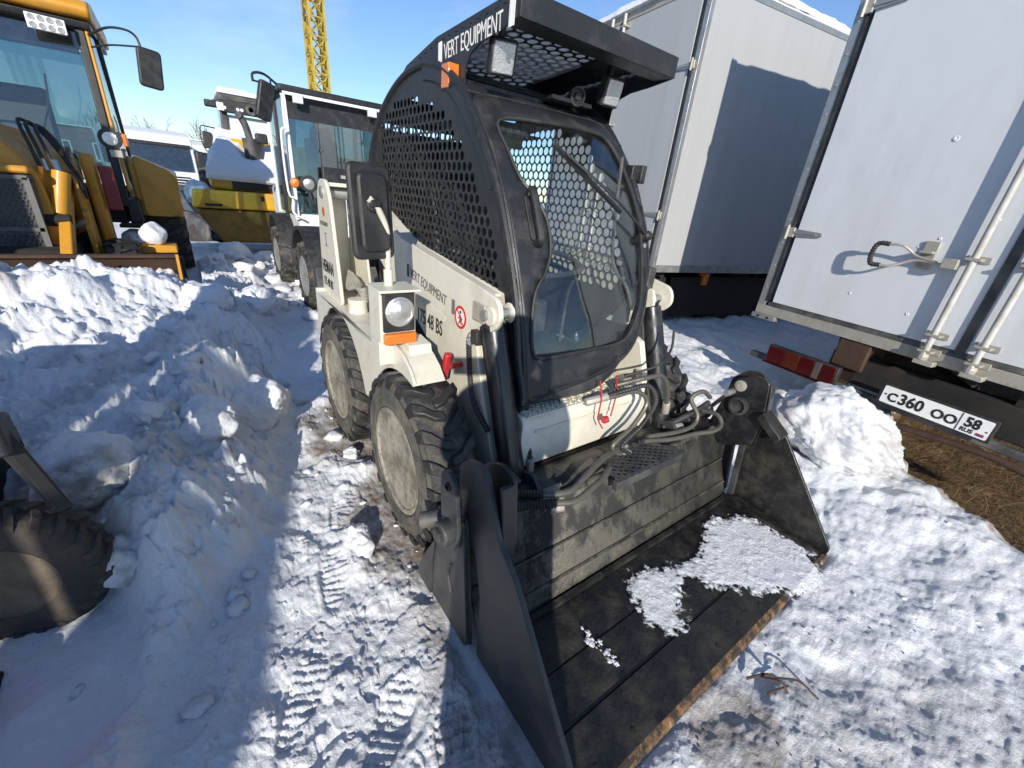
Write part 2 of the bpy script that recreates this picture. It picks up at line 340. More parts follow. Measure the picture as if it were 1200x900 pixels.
def smoothpoly(poly, n=4):
    P = [Vector((p[0], p[1], 0)) for p in poly]; N = len(P); out = []
    for i in range(N):
        a, b, c, d = P[i - 1], P[i], P[(i + 1) % N], P[(i + 2) % N]
        for k in range(n):
            t = k / n; q = 0.5 * ((2 * b) + (c - a) * t + (2 * a - 5 * b + 4 * c - d) * t * t + (3 * b - a - 3 * c + d) * t ** 3); out.append((q.x, q.y))
    return out
def panel(name, outer, holes, fn, m, parent, thick=0.012, grid=0.05, bevel=0.0, label=None, smooth=True):
    # flat outline with openings, triangulated and bent onto a surface fn(a, b) -> point, given real thickness
    pts = []; edges = []
    for loop in [outer] + holes:
        k = len(pts); n = len(loop); pts += [Vector(p) for p in loop]; edges += [(k + i, k + (i + 1) % n) for i in range(n)]
    xs = [p[0] for p in outer]; ys = [p[1] for p in outer]
    x = min(xs) + grid / 2
    while x < max(xs):
        y = min(ys) + grid / 2
        while y < max(ys):
            if inpoly(x, y, outer) and not any(inpoly(x, y, h) for h in holes): pts.append(Vector((x, y)))
            y += grid
        x += grid
    V, E, F = delaunay_2d_cdt(pts, edges, [], 0, 1e-5)[:3]
    fs = []
    for f in F:
        c = sum((V[i] for i in f), Vector((0, 0))) / len(f)
        if inpoly(c.x, c.y, outer) and not any(inpoly(c.x, c.y, h) for h in holes): fs.append(tuple(f))
    b = MB(); b.v = [Vector(fn(p.x, p.y)) for p in V]; b.f = fs
    o = b.build(name, m, parent, smooth=smooth, label=label)
    if thick:
        s = o.modifiers.new('solid', 'SOLIDIFY'); s.thickness = thick; s.offset = 0
    return o
def hexmesh(name, region, open_region, fn, m, parent, pitch, hole, thick=0.004, rot=False, label=None):
    # a sheet of hexagonal cells, each with a real round hole where open_region says so
    b = MB(); R = pitch / math.sqrt(3); xs = [p[0] for p in region]; ys = [p[1] for p in region]
    row = 0; y = min(ys)
    while y < max(ys) + R:
        x = min(xs) + (pitch / 2 if row % 2 else 0)
        while x < max(xs) + pitch:
            if inpoly(x, y, region):
                out = []
                for k in range(12):
                    a = 2 * PI * (k + .0) / 12 + PI / 6
                    rr = R * (math.cos(PI / 6) if k % 2 else 1.0); out.append((x + rr * math.cos(a), y + rr * math.sin(a)))
                k0 = len(b.v); b.v += [Vector(fn(*p)) for p in out]
                if open_region(x, y):
                    for k in range(12):
                        a = 2 * PI * k / 12 + PI / 6; b.v.append(Vector(fn(x + hole * math.cos(a), y + hole * math.sin(a))))
                    for k in range(12): b.f.append((k0 + k, k0 + (k + 1) % 12, k0 + 12 + (k + 1) % 12, k0 + 12 + k))
                else: b.f.append(tuple(k0 + k for k in range(12)))
            x += pitch
        y += R * 1.5; row += 1
    me = bpy.data.meshes.new(name); me.from_pydata([tuple(p) for p in b.v], [], b.f)
    bm = bmesh.new(); bm.from_mesh(me); bmesh.ops.remove_doubles(bm, verts=bm.verts, dist=pitch * .01); bm.to_mesh(me); bm.free()
    me.materials.append(MT[m]); o = bpy.data.objects.new(name, me); COL.objects.link(o)
    s = o.modifiers.new('solid', 'SOLIDIFY'); s.thickness = thick; s.offset = 0
    if parent: attach(o, parent)
    return tag(o, label)
def text(name, s, size, pos, right, up, m, parent, sx=1.0, bold=0.0, align='LEFT', depth=0.0006):
    cu = bpy.data.curves.new(name, 'FONT'); cu.body = s; cu.size = size; cu.align_x = align; cu.offset = bold; cu.extrude = depth; cu.resolution_u = 3
    t = bpy.data.objects.new(name, cu); COL.objects.link(t)
    me = bpy.data.meshes.new_from_object(t); COL.objects.unlink(t); bpy.data.objects.remove(t)
    r = Vector(right).normalized(); n = r.cross(Vector(up)).normalized(); u = n.cross(r)
    T = Matrix((r * sx, u, n)).transposed().to_4x4(); me.transform(T); me.materials.clear(); me.materials.append(MT[m])
    for p in me.polygons: p.material_index = 0
    o = bpy.data.objects.new(name, me); COL.objects.link(o); o.location = pos
    if parent: attach(o, parent)
    return o
def copy_tree(o, T, parent=None, label=None, group=None):
    # a thing with copies of its parts and sub-parts, moved by T
    c = o.copy(); COL.objects.link(c)
    if parent is None:
        c.matrix_world = T @ wmat(o)
        if label: c['label'] = label
        if group: c['group'] = group
    else: c.parent = parent
    for ch in o.children: copy_tree(ch, T, c)
    return c

# ------------------------------------------------------------------ value noise on arrays
def hsh(ix, iy, s):
    h = (ix.astype(np.int64) * 374761393 + iy.astype(np.int64) * 668265263 + s * 974634777) & 0x7fffffff
    h = ((h ^ (h >> 13)) * 1274126177) & 0x7fffffff
    return ((h ^ (h >> 16)) & 0xffff) / 65535.0
def vnoise(x, y, s=0):
    ix, iy = np.floor(x), np.floor(y); fx, fy = x - ix, y - iy
    ux = fx * fx * fx * (fx * (fx * 6 - 15) + 10); uy = fy * fy * fy * (fy * (fy * 6 - 15) + 10)
    a, b, c, d = hsh(ix, iy, s), hsh(ix + 1, iy, s), hsh(ix, iy + 1, s), hsh(ix + 1, iy + 1, s)
    return (a * (1 - ux) + b * ux) * (1 - uy) + (c * (1 - ux) + d * ux) * uy
def fbm(x, y, s=0, o=5, g=.5):
    t = 0; a = 1; n = 0; c, q = math.cos(.6), math.sin(.6)
    for k in range(o):
        t = t + a * (vnoise(x, y, s + k) * 2 - 1); n += a; a *= g; x, y = (x * c - y * q) * 2.03 + 11.3, (x * q + y * c) * 2.03 + 5.7
    return t / n
def worley(x, y, s=0):
    ix, iy = np.floor(x), np.floor(y); d = np.full(x.shape, 9.0); v = np.zeros(x.shape)
    for i in (-1, 0, 1):
        for j in (-1, 0, 1):
            px = ix + i + hsh(ix + i, iy + j, s); py = iy + j + hsh(ix + i, iy + j, s + 7)
            q = np.hypot(px - x, py - y); w = q < d; d = np.where(w, q, d); v = np.where(w, hsh(ix + i, iy + j, s + 13), v)
    return d, v
def sst(a, b, x):
    t = np.clip((x - a) / (b - a), 0, 1); return t * t * (3 - 2 * t)
# ------------------------------------------------------------------ ground
FX = np.array([-40., -14, -9, -7, -5.5, -4, -3, -2, -1.4, -1.0, -0.3, 1.5, 6]); FY = np.array([.9, .9, .85, .75, .62, .46, .33, .12, -.10, -.28, -.62, -1.2, -2.6])
TYRES = [(-1.50, .665), (-2.47, .665), (-1.50, 2.145), (-2.47, 2.145)]
BOOTS = [(-.95, .02, 2.6), (-.72, .22, 2.4), (-1.35, .22, 2.9), (-1.75, .36, 2.7), (-.42, -.02, 2.2), (-2.75, .62, 2.9), (-3.3, .60, 3.0), (-.55, .36, 2.8)]
def grass_mask(x, y, w=.10):
    # thawed patch beside and under the right truck: positive inside
    edge = np.interp(y, [2.6, 2.9, 3.15, 3.45, 3.9, 5.0, 7.0], [1.6, .95, .30, -.22, -.45, -.62, -.65])
    edge = edge + .07 * fbm(x * 5, y * 5, 61, 3)
    m = sst(-.02, .05, x - edge)
    return m * sst(2.3, 2.6, y) * (1 - sst(7, 9, y))
def height(x, y):
    x = np.asarray(x, float); y = np.asarray(y, float)
    n1 = fbm(x * .9, y * .9, 1, 5); n2 = fbm(x * 4.2, y * 4.2, 21, 5, .55); n3 = fbm(x * 15, y * 15, 31, 4, .6)
    rd = 1 - np.abs(fbm(x * 3.1 + .3 * n2, y * 3.1, 41, 4, .5)) * 2
    h = .018 * n1 + .022 * n2 + .009 * n3
    near = 1 - sst(6, 14, np.hypot(x, y))
    # trampled crust: prints and broken edges in the lane beside the machine
    dl, vl = worley(x * 4.5 + .3 * n2, y * 4.5 + .3 * n3, 5)
    lane = sst(0, .15, y - np.interp(x, FX, FY)) * (1 - sst(.35, .6, y)) 
    h = h + near * lane * ((vl - .5) * .022 * sst(.0, .5, .75 - dl) - .012)
    def terr(f, w): return sst(-w, w, f)
    T1 = fbm(x * 3.3 + .4 * n2, y * 3.3, 201, 4, .6); T2 = fbm(x * 7.5 + .3 * n3, y * 7.5 + .3 * n2, 205, 4, .6); T3 = fbm(x * 17, y * 17 + .5 * n3, 209, 3, .6); T4 = fbm(x * 38, y * 38, 213, 3, .6)
    plates = .020 * terr(T1 - .05, .03) + .013 * terr(T2 + .04, .035) + .010 * terr(T2 - .22, .03) + .006 * terr(T3, .08) + .004 * T3 + .0028 * T4
    mid = sst(-.2, .1, y - np.interp(x, FX, FY)) * (1 - sst(.6, .9, y)) + .55 * sst(-.5, .1, x) * sst(.4, .9, y)
    h = h + near * .42 * (plates - .02) * np.clip(mid, 0, 1)
    # faint tyre cleat marks in the lane
    cl = sst(.1, .5, fbm(x * 1.1, y * 1.1, 77, 2)) * sst(.0, .12, y + .1)
    h = h + near * cl * (1 - sst(2.4, 3.0, y)) * .008 * np.sin((x * .9 + y * .45) * 95 + 5 * n2) * np.clip(np.sin((x * .45 - y * .9) * 30 + 3 * n1) + .6, 0, 1)
    for bx, by, ba in BOOTS:
        c_, s_ = math.cos(ba), math.sin(ba); lx = (x - bx) * c_ + (y - by) * s_; ly = -(x - bx) * s_ + (y - by) * c_
        e_ = (np.abs(lx) / .15) ** 2.6 + (np.abs(ly) / (.052 - .012 * np.tanh((lx + .02) * 12) * -1)) ** 2.6; mk = 1 - sst(.8, 1.15, e_)
        h = h + mk * (-.009 + .003 * np.sign(np.sin(lx * 210 + 14 * ly))) + .004 * np.exp(-((e_ - 1.6) / .5) ** 2)
    foot = np.interp(x, FX, FY) + .16 * fbm(x * 1.7, y * .6, 9, 3) + .05 * n2
    d = foot - y                                   # >0 inside the bank
    hb = np.interp(x, [-14, -9, -6.5, -5.2, -4.6, -4, -3, -2, -1.3, -.6, .5], [.10, .12, .18, .36, .40, .42, .40, .34, .28, .20, .12])
    crest = sst(0, .55, d) * (1 - .22 * sst(.5, 1.4, d))
    db, vb = worley(x * 2.6 + .5 * n2, y * 2.6 + .5 * n1, 15); d2, v2 = worley(x * 6.5 + .4 * n3, y * 6.5 + .4 * n2, 25)
    lumps = sst(-.05, .25, d) * ((vb - .35) * .12 * sst(0, .55, .8 - db) + (v2 - .4) * .055 * sst(0, .5, .75 - d2) + .04 * n2 + .035 * rd + .040 * terr(T1, .12) + .020 * terr(T2 + .05, .12) + .018 * T3 + .009 * T4 + .010 * terr(T3 + .1, .08))
    lump_amt = np.interp(d, [0, .1, .5, 1.0, 2.0], [0, .9, 1, .65, .5])
    far = 1 - sst(7.5, 11, -x)
    h = h + hb * crest * far + lumps * lump_amt * far
    # heap dumped against the backhoe bucket
    pile = .40 * np.exp(-(((x + 4.35) / .75) ** 2)) * sst(.25, -.9, y) * sst(-.1, .5, d)
    h = h + pile * (1 + .3 * n2)
    h = np.where((x < -4.95) & (x > -9) & (y < -.02), np.minimum(h, .12 + .03 * n2), h)
    # lower ground where the tractor stands
    lo = sst(-.45, -.85, y + .25 * (x + 1.2)) * sst(-2.1, -1.75, x)
    lo = np.maximum(lo, 1 - sst(.75, 1.15, np.hypot((x + 1.38) / .52, (y + .80) / .50)))
    h = h * (1 - lo) + (.01 + .02 * n2) * lo
    # right of the bucket: rolling soft snow, thicker towards the trucks
    r = sst(2.35, 3.1, y); r2 = sst(-.2, -1.6, x)
    h = h + r * (.07 + .10 * r2) + r * .05 * n1 + r * .03 * rd * near
    wind = np.sin(x * 9 + y * 6 + 5 * n1 + 2 * n2); h = h + r * r2 * near * .008 * wind
    # front right: softened trampling
    fr = sst(-.7, -.1, x) * (1 - lo); h = h + fr * near * (.03 * fbm(x * 2.6, y * 2.6, 51, 4) - .016 * sst(.1, .5, fbm(x * 5, y * 5, 53, 3)))
    g = grass_mask(x, y); h = h * (1 - g) + (-.03 + .015 * n2) * g
    # under the machine and bucket
    um = sst(.62, .75, y) * (1 - sst(2.1, 2.25, y)) * (1 - sst(-.75, -.55, x)) * sst(-3.2, -3.0, x)
    h = h * (1 - um) + (-.02 + .012 * n2) * um
    ub = sst(.45, .52, y) * (1 - sst(2.28, 2.36, y)) * sst(-1.25, -1.1, x) * (1 - sst(-.27, -.20, x)); h = np.where(ub > 0, np.minimum(h, h * (1 - ub) - .02 * ub), h)
    for tx, ty in TYRES:
        e = np.hypot((x - tx) / .34, (y - ty) / .22); k = 1 - sst(.75, 1.35, e); h = h * (1 - k) + (-.03 + .01 * n3) * k
        h = h + .035 * np.exp(-((e - 1.55) / .22) ** 2) * (.5 + n2)
    return h - 1.3 * sst(10, 22, np.hypot(x, y)) - .0 * x
def dirtmask(x, y):
    n2 = fbm(x * 6, y * 6, 71, 4); d = np.zeros(x.shape)
    for tx, ty in TYRES[:2]:
        e = np.hypot((x - tx) / .46, (y - ty + .03) / .30) + .25 * n2; d = np.maximum(d, .95 * (1 - sst(.75, 1.15, e)))
    d = np.maximum(d, .65 * (1 - sst(.7, 1.1, np.hypot((x + .11) / .13, (y - 1.12) / .16) + .5 * n2)))
    d = np.maximum(d, .32 * (1 - sst(.6, 1.2, np.hypot((x - .10) / .18, (y - 1.30) / .35) + .6 * n2)))
    d = np.maximum(d, .28 * (1 - sst(.7, 1.3, np.hypot((x - .35) / .2, (y - 1.75) / .3) + .6 * n2)))
    d = np.maximum(d, .7 * sst(.62, .8, y) * (1 - sst(2.1, 2.25, y)) * sst(-3.1, -2.9, x) * (1 - sst(-1.2, -.9, x)))
    d = np.maximum(d, .55 * (1 - sst(.5, 1.2, np.abs(y - .46) / .10 + n2)) * sst(-1.2, -1.0, x) * (1 - sst(-.35, -.2, x)))
    foot = np.interp(x, FX, FY); b = sst(.55, .9, fbm(x * 1.6, y * 1.6, 81, 4) * 1.3 + .45) * sst(.0, .4, foot - y)
    d = np.maximum(d, .38 * b)
    d = np.maximum(d, .6 * (1 - sst(.5, 1.1, np.hypot((x + 4.2) / .35, (y + 1.35) / .5) + .5 * n2)))
    e = grass_mask(x - .07, y); g = grass_mask(x + .12, y); d = np.maximum(d, .8 * np.clip(g - e, 0, 1))
    return np.clip(d, 0, 1)
th = np.concatenate([np.radians(np.linspace(72, 212, 1150, endpoint=False)), np.radians(np.linspace(212, 432, 200, endpoint=False))])
rr = np.concatenate([np.geomspace(.12, .5, 16, endpoint=False), np.geomspace(.5, 7, 450, endpoint=False), np.geomspace(7, 420, 110)]); NA, NR = len(th), len(rr)
TH, RR = np.meshgrid(th, rr); GX = (RR * np.cos(TH)).ravel(); GY = (RR * np.sin(TH)).ravel()
GZ = height(GX, GY)
# push faces sideways a little where it is steep so that clods overhang and do not read as a height map
me = bpy.data.meshes.new('snow_ground')
co = np.stack([GX, GY, GZ], 1).astype(np.float32)
i = np.arange(NA); j = (i + 1) % NA; q = []
base = (np.arange(NR - 1) * NA)[:, None]
F = np.stack([base + i, base + j, base + NA + j, base + NA + i], -1).reshape(-1, 4)
me.vertices.add(len(co)); me.vertices.foreach_set('co', co.ravel())
me.loops.add(F.size); me.loops.foreach_set('vertex_index', F.ravel().astype(np.int32))
me.polygons.add(len(F)); me.polygons.foreach_set('loop_start', np.arange(0, F.size, 4, dtype=np.int32)); me.polygons.foreach_set('loop_total', np.full(len(F), 4, dtype=np.int32))
me.update(calc_edges=True)
me.polygons.foreach_set('use_smooth', [True] * len(F))
a = me.attributes.new('dirt', 'FLOAT', 'POINT'); a.data.foreach_set('value', dirtmask(GX, GY).astype(np.float32))
me.materials.append(MT['snow']); me.materials.append(MT['soil'])
fc = co[F].mean(1); gm = grass_mask(fc[:, 0], fc[:, 1]) > .5
me.polygons.foreach_set('material_index', gm.astype(np.int32))
ground = bpy.data.objects.new('snow_ground', me); COL.objects.link(ground); tag(ground, kind='structure')
def hz(x, y): return float(height(np.array([x]), np.array([y]))[0])

# ------------------------------------------------------------------ lumps of snow
def snow_lump(name, c, r, label, seed, group=None, squash=.75, dirt=.0, sub=5, rough=1.0, sink=.3, cat='snow lump', parent=None):
    bm = bmesh.new(); bmesh.ops.create_icosphere(bm, subdivisions=sub, radius=1)
    P = np.array([v.co[:] for v in bm.verts]); s = seed * 3.7
    # a few cutting planes give broken faces, then noise
    rng = np.random.RandomState(seed); R = np.ones(len(P))
    for k in range(9):
        nrm = rng.normal(size=3); nrm /= np.linalg.norm(nrm); dd = rng.uniform(.62, .95); q = P @ nrm; R = np.where(q * R > dd, dd / np.maximum(q, .05), R)
    n = fbm(P[:, 0] * 2.2 + s, P[:, 1] * 2.2 + P[:, 2] * 1.7, seed, 5) * .20 + fbm(P[:, 0] * 7 + P[:, 2] * 3 + s, P[:, 1] * 7 - P[:, 2] * 6, seed + 9, 4, .6) * .07 * rough + .03 * sst(-.10, .10, fbm(P[:, 0] * 4 - P[:, 2] * 3 + s, P[:, 1] * 4 + P[:, 2] * 2.5, seed + 19, 4, .6)) * rough
    P = P * (R + n * rough)[:, None] * np.array([r[0], r[1], r[2]])
    for v, p in zip(bm.verts, P): v.co = p
    m = bpy.data.meshes.new(name); bm.to_mesh(m); bm.free(); m.polygons.foreach_set('use_smooth', [True] * len(m.polygons))
    m.materials.append(MT['snow'])
    if dirt:
        at = m.attributes.new('dirt', 'FLOAT', 'POINT'); at.data.foreach_set('value', (np.clip(fbm(P[:, 0] * 5 / max(r[0], .1) * .3 + s, P[:, 1] * 5, seed, 3) * 2 + .3, 0, 1) * dirt).astype(np.float32))
    o = bpy.data.objects.new(name, m); COL.objects.link(o); o.location = c
    if parent: attach(o, parent); return o
    return tag(o, label, cat, group)
# ------------------------------------------------------------------ compact skid steer loader
YC = 1.365
SK = empty('skid_steer_loader', (-1.9, 1.405, 0), 'cream and black skid steer loader with mesh-sided cab and wide black bucket', 'skid steer loader')
def sy(y): return 2.81 - y            # mirror of the running gear
# --- cab side sheets with punched round holes
OUT = smoothpoly([(-1.16, .72), (-1.19, .92), (-1.24, 1.12), (-1.32, 1.32), (-1.43, 1.53), (-1.56, 1.70), (-1.72, 1.86), (-1.90, 1.955), (-2.12, 1.99), (-2.38, 1.95),
                  (-2.62, 1.84), (-2.79, 1.67), (-2.86, 1.45), (-2.86, 1.2), (-2.76, .96), (-2.5, .76), (-2.1, .70), (-1.6, .70)], 5)
FRONT = [(-1.15, .70), (-1.17, .85), (-1.22, 1.05), (-1.32, 1.30), (-1.40, 1.47), (-1.55, 1.68), (-1.72, 1.86), (-1.80, 1.905), (-1.9, 1.955)]
zs = [p[1] for p in FRONT]; xs_ = [p[0] for p in FRONT]
_zz = np.linspace(.6, 2.0, 141); _xx = np.interp(_zz, zs, xs_)
for _ in range(3): _xx[4:-4] = np.convolve(_xx, np.ones(9) / 9, 'valid')
def px_(z): return float(np.interp(z, _zz, _xx))
def shell(y, z, off=0.0):
    b = .05 * max(0.0, 1 - ((y - YC) / .44) ** 2); return (px_(z) + b + off, y, z)
MESHR = smoothpoly([(-1.29, .97), (-1.335, 1.09), (-1.40, 1.27), (-1.455, 1.38), (-1.54, 1.49), (-1.62, 1.59), (-1.73, 1.68), (-1.85, 1.79), (-2.02, 1.84), (-2.22, 1.88), (-2.44, 1.86), (-2.62, 1.78), (-2.73, 1.63), (-2.76, 1.45), (-2.74, 1.22), (-2.62, 1.00)], 4)
MESHR2 = smoothpoly([(-1.50, 1.10), (-1.50, 1.34), (-1.58, 1.52), (-1.73, 1.66), (-1.85, 1.78), (-2.02, 1.84), (-2.22, 1.88), (-2.44, 1.86), (-2.62, 1.78), (-2.73, 1.63), (-2.76, 1.45), (-2.74, 1.26), (-2.62, 1.10)], 4)
OUT2 = smoothpoly([(-2.0, .72), (-1.72, .80), (-1.52, .92), (-1.38, 1.10), (-1.345, 1.28), (-1.43, 1.53), (-1.56, 1.70), (-1.72, 1.86), (-1.90, 1.955), (-2.12, 1.99), (-2.38, 1.95), (-2.62, 1.84), (-2.79, 1.67), (-2.86, 1.45), (-2.86, 1.2), (-2.76, .96), (-2.5, .76)], 5)
YRS = 1.775
for y, lab in ((.95, None), (YRS, None)):
    OUT, OUT_ = (OUT if y < 1.4 else OUT2), OUT
    hexmesh('perforated_side_sheet', [(p[0], p[1]) for p in OUT], lambda x, z, y=y: inpoly(x, z, MESHR if y < 1.4 else MESHR2), lambda a, b_, y=y: (a, y, b_), 'black', SK, *((.045, .0178) if y < 1.4 else (.050, .0222)), .0035)
    s = 1 if y < 1.4 else -1
    P = [(p[0], y, p[1]) for p in OUT] + [(OUT[0][0], y, OUT[0][1]), (OUT[1][0], y, OUT[1][1])]
    b = MB(); b.tube(P, .017, 8, 0, cap=False); b.build('cab_edge_rim', 'black', SK, smooth=True)
    # folded band along the front edge of the side sheet
    inner = []; c0 = Vector((-2.0, 1.3))
    F = [p for p in OUT if p[0] > -2.1 and p[1] > .72 and not (p[1] < .75)]
    F = sorted(F, key=lambda p: math.atan2(p[1] - 1.2, p[0] + 2.1))
    I = [(p[0] + (c0.x - p[0]) * .085, p[1] + (c0.y - p[1]) * .085) for p in F]
    b = MB(); k = len(F)
    yy = y - s * .007
    for p in F + I: b.v.append(Vector((p[0], yy, p[1])))
    for j in range(k - 1): b.f.append((j, j + 1, k + j + 1, k + j))
    o = b.build('edge_band', 'black', SK); m_ = o.modifiers.new('solid', 'SOLIDIFY'); m_.thickness = .008; m_.offset = 0
    for t in (6, 18, 30, 44):
        if t < k:
            q = F[t]; q = (q[0] + (c0.x - q[0]) * .04, q[1] + (c0.y - q[1]) * .04)
            MB().cyl((q[0], yy, q[1]), (q[0], yy - s * .01, q[1]), .008, 8).build('bolt', 'black', SK)
OUT = OUT_
# --- roof and rear skin
ROOF = [p for p in OUT if p[1] > .8 and p[0] < -1.66]
ROOF = sorted(ROOF, key=lambda p: -math.atan2(p[1] - 1.2, p[0] + 2.1) if math.atan2(p[1] - 1.2, p[0] + 2.1) > -1 else -math.atan2(p[1] - 1.2, p[0] + 2.1) - 2 * PI, reverse=True)
b = MB(); RP = [p for p in ROOF if p[0] < -1.98 or p[1] > 1.94]
for p in RP:
    b.v.append(Vector((p[0], .955, p[1]))); b.v.append(Vector((p[0], YRS - .005, p[1])))
for j in range(len(RP) - 1):
    if 1.30 < (RP[j][1] + RP[j + 1][1]) / 2 < 1.82 and RP[j][0] < -2.5: continue     # rear window opening
    if -2.45 < RP[j][0] < -1.98 and RP[j][1] > 1.9: continue                                     # roof window opening
    b.f.append((2 * j, 2 * j + 1, 2 * j + 3, 2 * j + 2))
o = b.build('cab_roof_skin', 'black', SK, smooth=True, recalc=False); m_ = o.modifiers.new('solid', 'SOLIDIFY'); m_.thickness = .006
# rear window with its round-holed guard, and roof window glass
hexmesh('rear_guard', [(.97, 1.28), (YRS - .02, 1.28), (YRS - .02, 1.86), (.97, 1.86)], lambda y, z: True, lambda y, z: (-2.80 + (z - 1.3) * .16, y, z), 'black', SK, .05, .021, .004)
hexmesh('roof_guard', [(-2.46, .98), (-1.96, .98), (-1.96, YRS - .03), (-2.46, YRS - .03)], lambda x, y: True, lambda x, y: (x, y, 1.972 - abs(x + 2.12) * .06), 'black', SK, .05, .021, .004)
MB().box((-2.44, .97, 1.950), (-1.98, YRS - .02, 1.956)).build('roof_window', 'glassdark', SK)
# slanted front header with its dark window, under the visor
b = MB(); b.bar((-1.735, .955, 1.868), (-1.735, YRS - .005, 1.868), .05, .02, up=(.6, 0, .8)); b.build('header_rail', 'black', SK, bevel=.004)
panel('header_frame', [(.955, 0), (YRS - .005, 0), (YRS - .005, .20), (.955, .20)], [rounded([(1.02, .03), (1.75, .03), (1.75, .17), (1.02, .17)], .03)],
      lambda y, t: (-1.75 - t * .87, y, 1.872 + t * .46), 'black', SK, .012, .06)
b = MB(); b.add([(-1.776, 1.02, 1.884), (-1.776, 1.75, 1.884), (-1.898, 1.75, 1.948), (-1.898, 1.02, 1.948)], [(0, 1, 2, 3)])
o = b.build('header_window', 'glassdark', SK); m_ = o.modifiers.new('solid', 'SOLIDIFY'); m_.thickness = .005
# --- door
DO = smoothpoly([(.985, 1.835), (1.25, 1.850), (1.50, 1.852), (1.70, 1.845), (1.765, 1.72), (1.78, 1.50), (1.765, 1.29), (1.70, 1.11), (1.61, .955), (1.49, .868), (1.29, .816), (1.11, .785), (.975, .765), (.962, .92), (.962, 1.2), (.965, 1.44), (.975, 1.66)], 4)
DW = smoothpoly([(1.045, 1.765), (1.25, 1.79), (1.50, 1.80), (1.66, 1.79), (1.71, 1.70), (1.725, 1.48), (1.69, 1.26), (1.64, 1.10), (1.555, .985), (1.46, .942), (1.20, .932), (1.03, .925), (.995, .96), (.998, 1.06), (1.03, 1.17), (1.085, 1.24), (1.122, 1.32), (1.128, 1.42), (1.095, 1.505), (1.055, 1.56), (1.035, 1.66)], 4)
panel('door_frame', DO, [DW], lambda y, z: shell(y, z, .006), 'black', SK, .022, .04)
DG = [(YC + (p[0] - YC) * 1.02, 1.37 + (p[1] - 1.37) * 1.02) for p in DW]
dg = panel('door_glass', DG, [], lambda y, z: shell(y, z, .002), 'glass', SK, .005, .05)
P = [shell(p[0], p[1], .018) for p in DW]; b = MB(); b.tube(P + [P[0], P[1]], .0065, 6, 0, cap=False); b.build('door_seal', 'hose', SK, smooth=True)
P = [shell(p[0], p[1], .012) for p in DO]; b = MB(); b.tube(P + [P[0], P[1]], .010, 6, 0, cap=False); b.build('door_rim', 'black', SK, smooth=True)
# corner posts between side sheet and door
for y0, y1 in ((.945, .985), (YRS - .035, YRS + .005)):
    b = MB(); zz = np.linspace(.70 if y0 < 1 else 1.30, 1.90, 25)
    for z in zz:
        x = px_(z); b.v += [Vector((x + .012, y0, z)), Vector((x + .012 + (.0), y1, z)), Vector((x - .05, y1, z)), Vector((x - .05, y0, z))]
    for j in range(24):
        for k in range(4): b.f.append((4 * j + k, 4 * j + (k + 1) % 4, 4 * j + 4 + (k + 1) % 4, 4 * j + 4 + k))
    b.f += [(0, 1, 2, 3), tuple(96 + k for k in range(4))]
    b.build('corner_post', 'black', SK, smooth=True)
# curled panel under the door
b = MB(); prof = [(-1.165, .83), (-1.145, .79), (-1.148, .745), (-1.185, .718), (-1.26, .705), (-1.45, .705)]
for y in np.linspace(.955, 1.70, 10):
    e = max(0, (y - 1.25) / .45) ** 2 * .24
    for x, z in prof: b.v.append(Vector((x + .05 * (1 - ((y - YC) / .44) ** 2) - e * .45, y, z + e)))
for j in range(9):
    for k in range(5): b.f.append((6 * j + k, 6 * j + k + 1, 6 * j + 7 + k, 6 * j + 6 + k))
o = b.build('lower_front_panel', 'black2', SK, smooth=True); m_ = o.modifiers.new('solid', 'SOLIDIFY'); m_.thickness = .01
# cab floor, seat, levers
MB().box((-2.74, .965, .72), (-2.70, YRS - .01, 1.78)).build('rear_inner_panel', 'dark', SK)
MB().box((-2.7, .96, .70), (-1.45, 1.76, .72)).build('cab_floor', 'dark', SK)
MB().box((-1.46, .96, .70), (-1.25, 1.5, .72)).build('cab_floor', 'dark', SK)
MB().box((-2.45, 1.13, .88), (-2.0, 1.63, 1.02)).build('seat_cushion', 'seat', SK, bevel=.04)
b = MB(); b.prism(rounded([(-2.42, 1.0), (-2.30, 1.0), (-2.42, 1.55), (-2.52, 1.55)], .04), 1.15, 1.61); b.build('seat_back', 'seat', SK, bevel=.03)
MB().box((-2.55, 1.26, 1.56), (-2.46, 1.5, 1.72)).build('headrest', 'seat', SK, bevel=.03)
MB().box((-2.4, 1.2, .72), (-2.1, 1.56, .88)).build('seat_box', 'dark', SK, bevel=.01)
for y in (1.06, 1.70):
    b = MB(); b.tube([(-1.75, y, .72), (-1.74, y, 1.0), (-1.70, y, 1.12)], .009, 8); b.build('lever', 'darkgrey', SK, smooth=True)
    b = MB(); b.lathe([(.0, 0), (.018, .005), (.024, .04), (.020, .09), (0, .11)], (-1.705, y, 1.10), (.15, 0, 1), 12); b.build('lever_grip', 'plastic', SK, smooth=True)
b = MB(); b.tube([(-2.3, 1.02, 1.15), (-1.9, 1.04, 1.22), (-1.62, 1.12, 1.18), (-1.55, 1.38, 1.16), (-1.62, 1.66, 1.18), (-1.9, 1.70, 1.22), (-2.3, 1.72, 1.15)], .014, 8); b.build('restraint_bar', 'darkgrey', SK, smooth=True)
b = MB(); b.tube([(-1.42, 1.60, 1.70), (-1.40, 1.60, 1.45), (-1.36, 1.60, 1.25), (-1.28, 1.66, 1.12), (-1.27, 1.68, .98)], .008, 8); b.build('inner_grab_rail', 'darkgrey', SK, smooth=True)
MB().box((-1.42, .99, .93), (-1.30, 1.10, 1.05)).build('instrument_pod', 'plastic', SK, bevel=.01)
text('sticker', 'WARNING', .03, (-1.60, 1.06, 1.73), (0, 1, 0), (-.6, 0, 1), 'inkdark', SK)
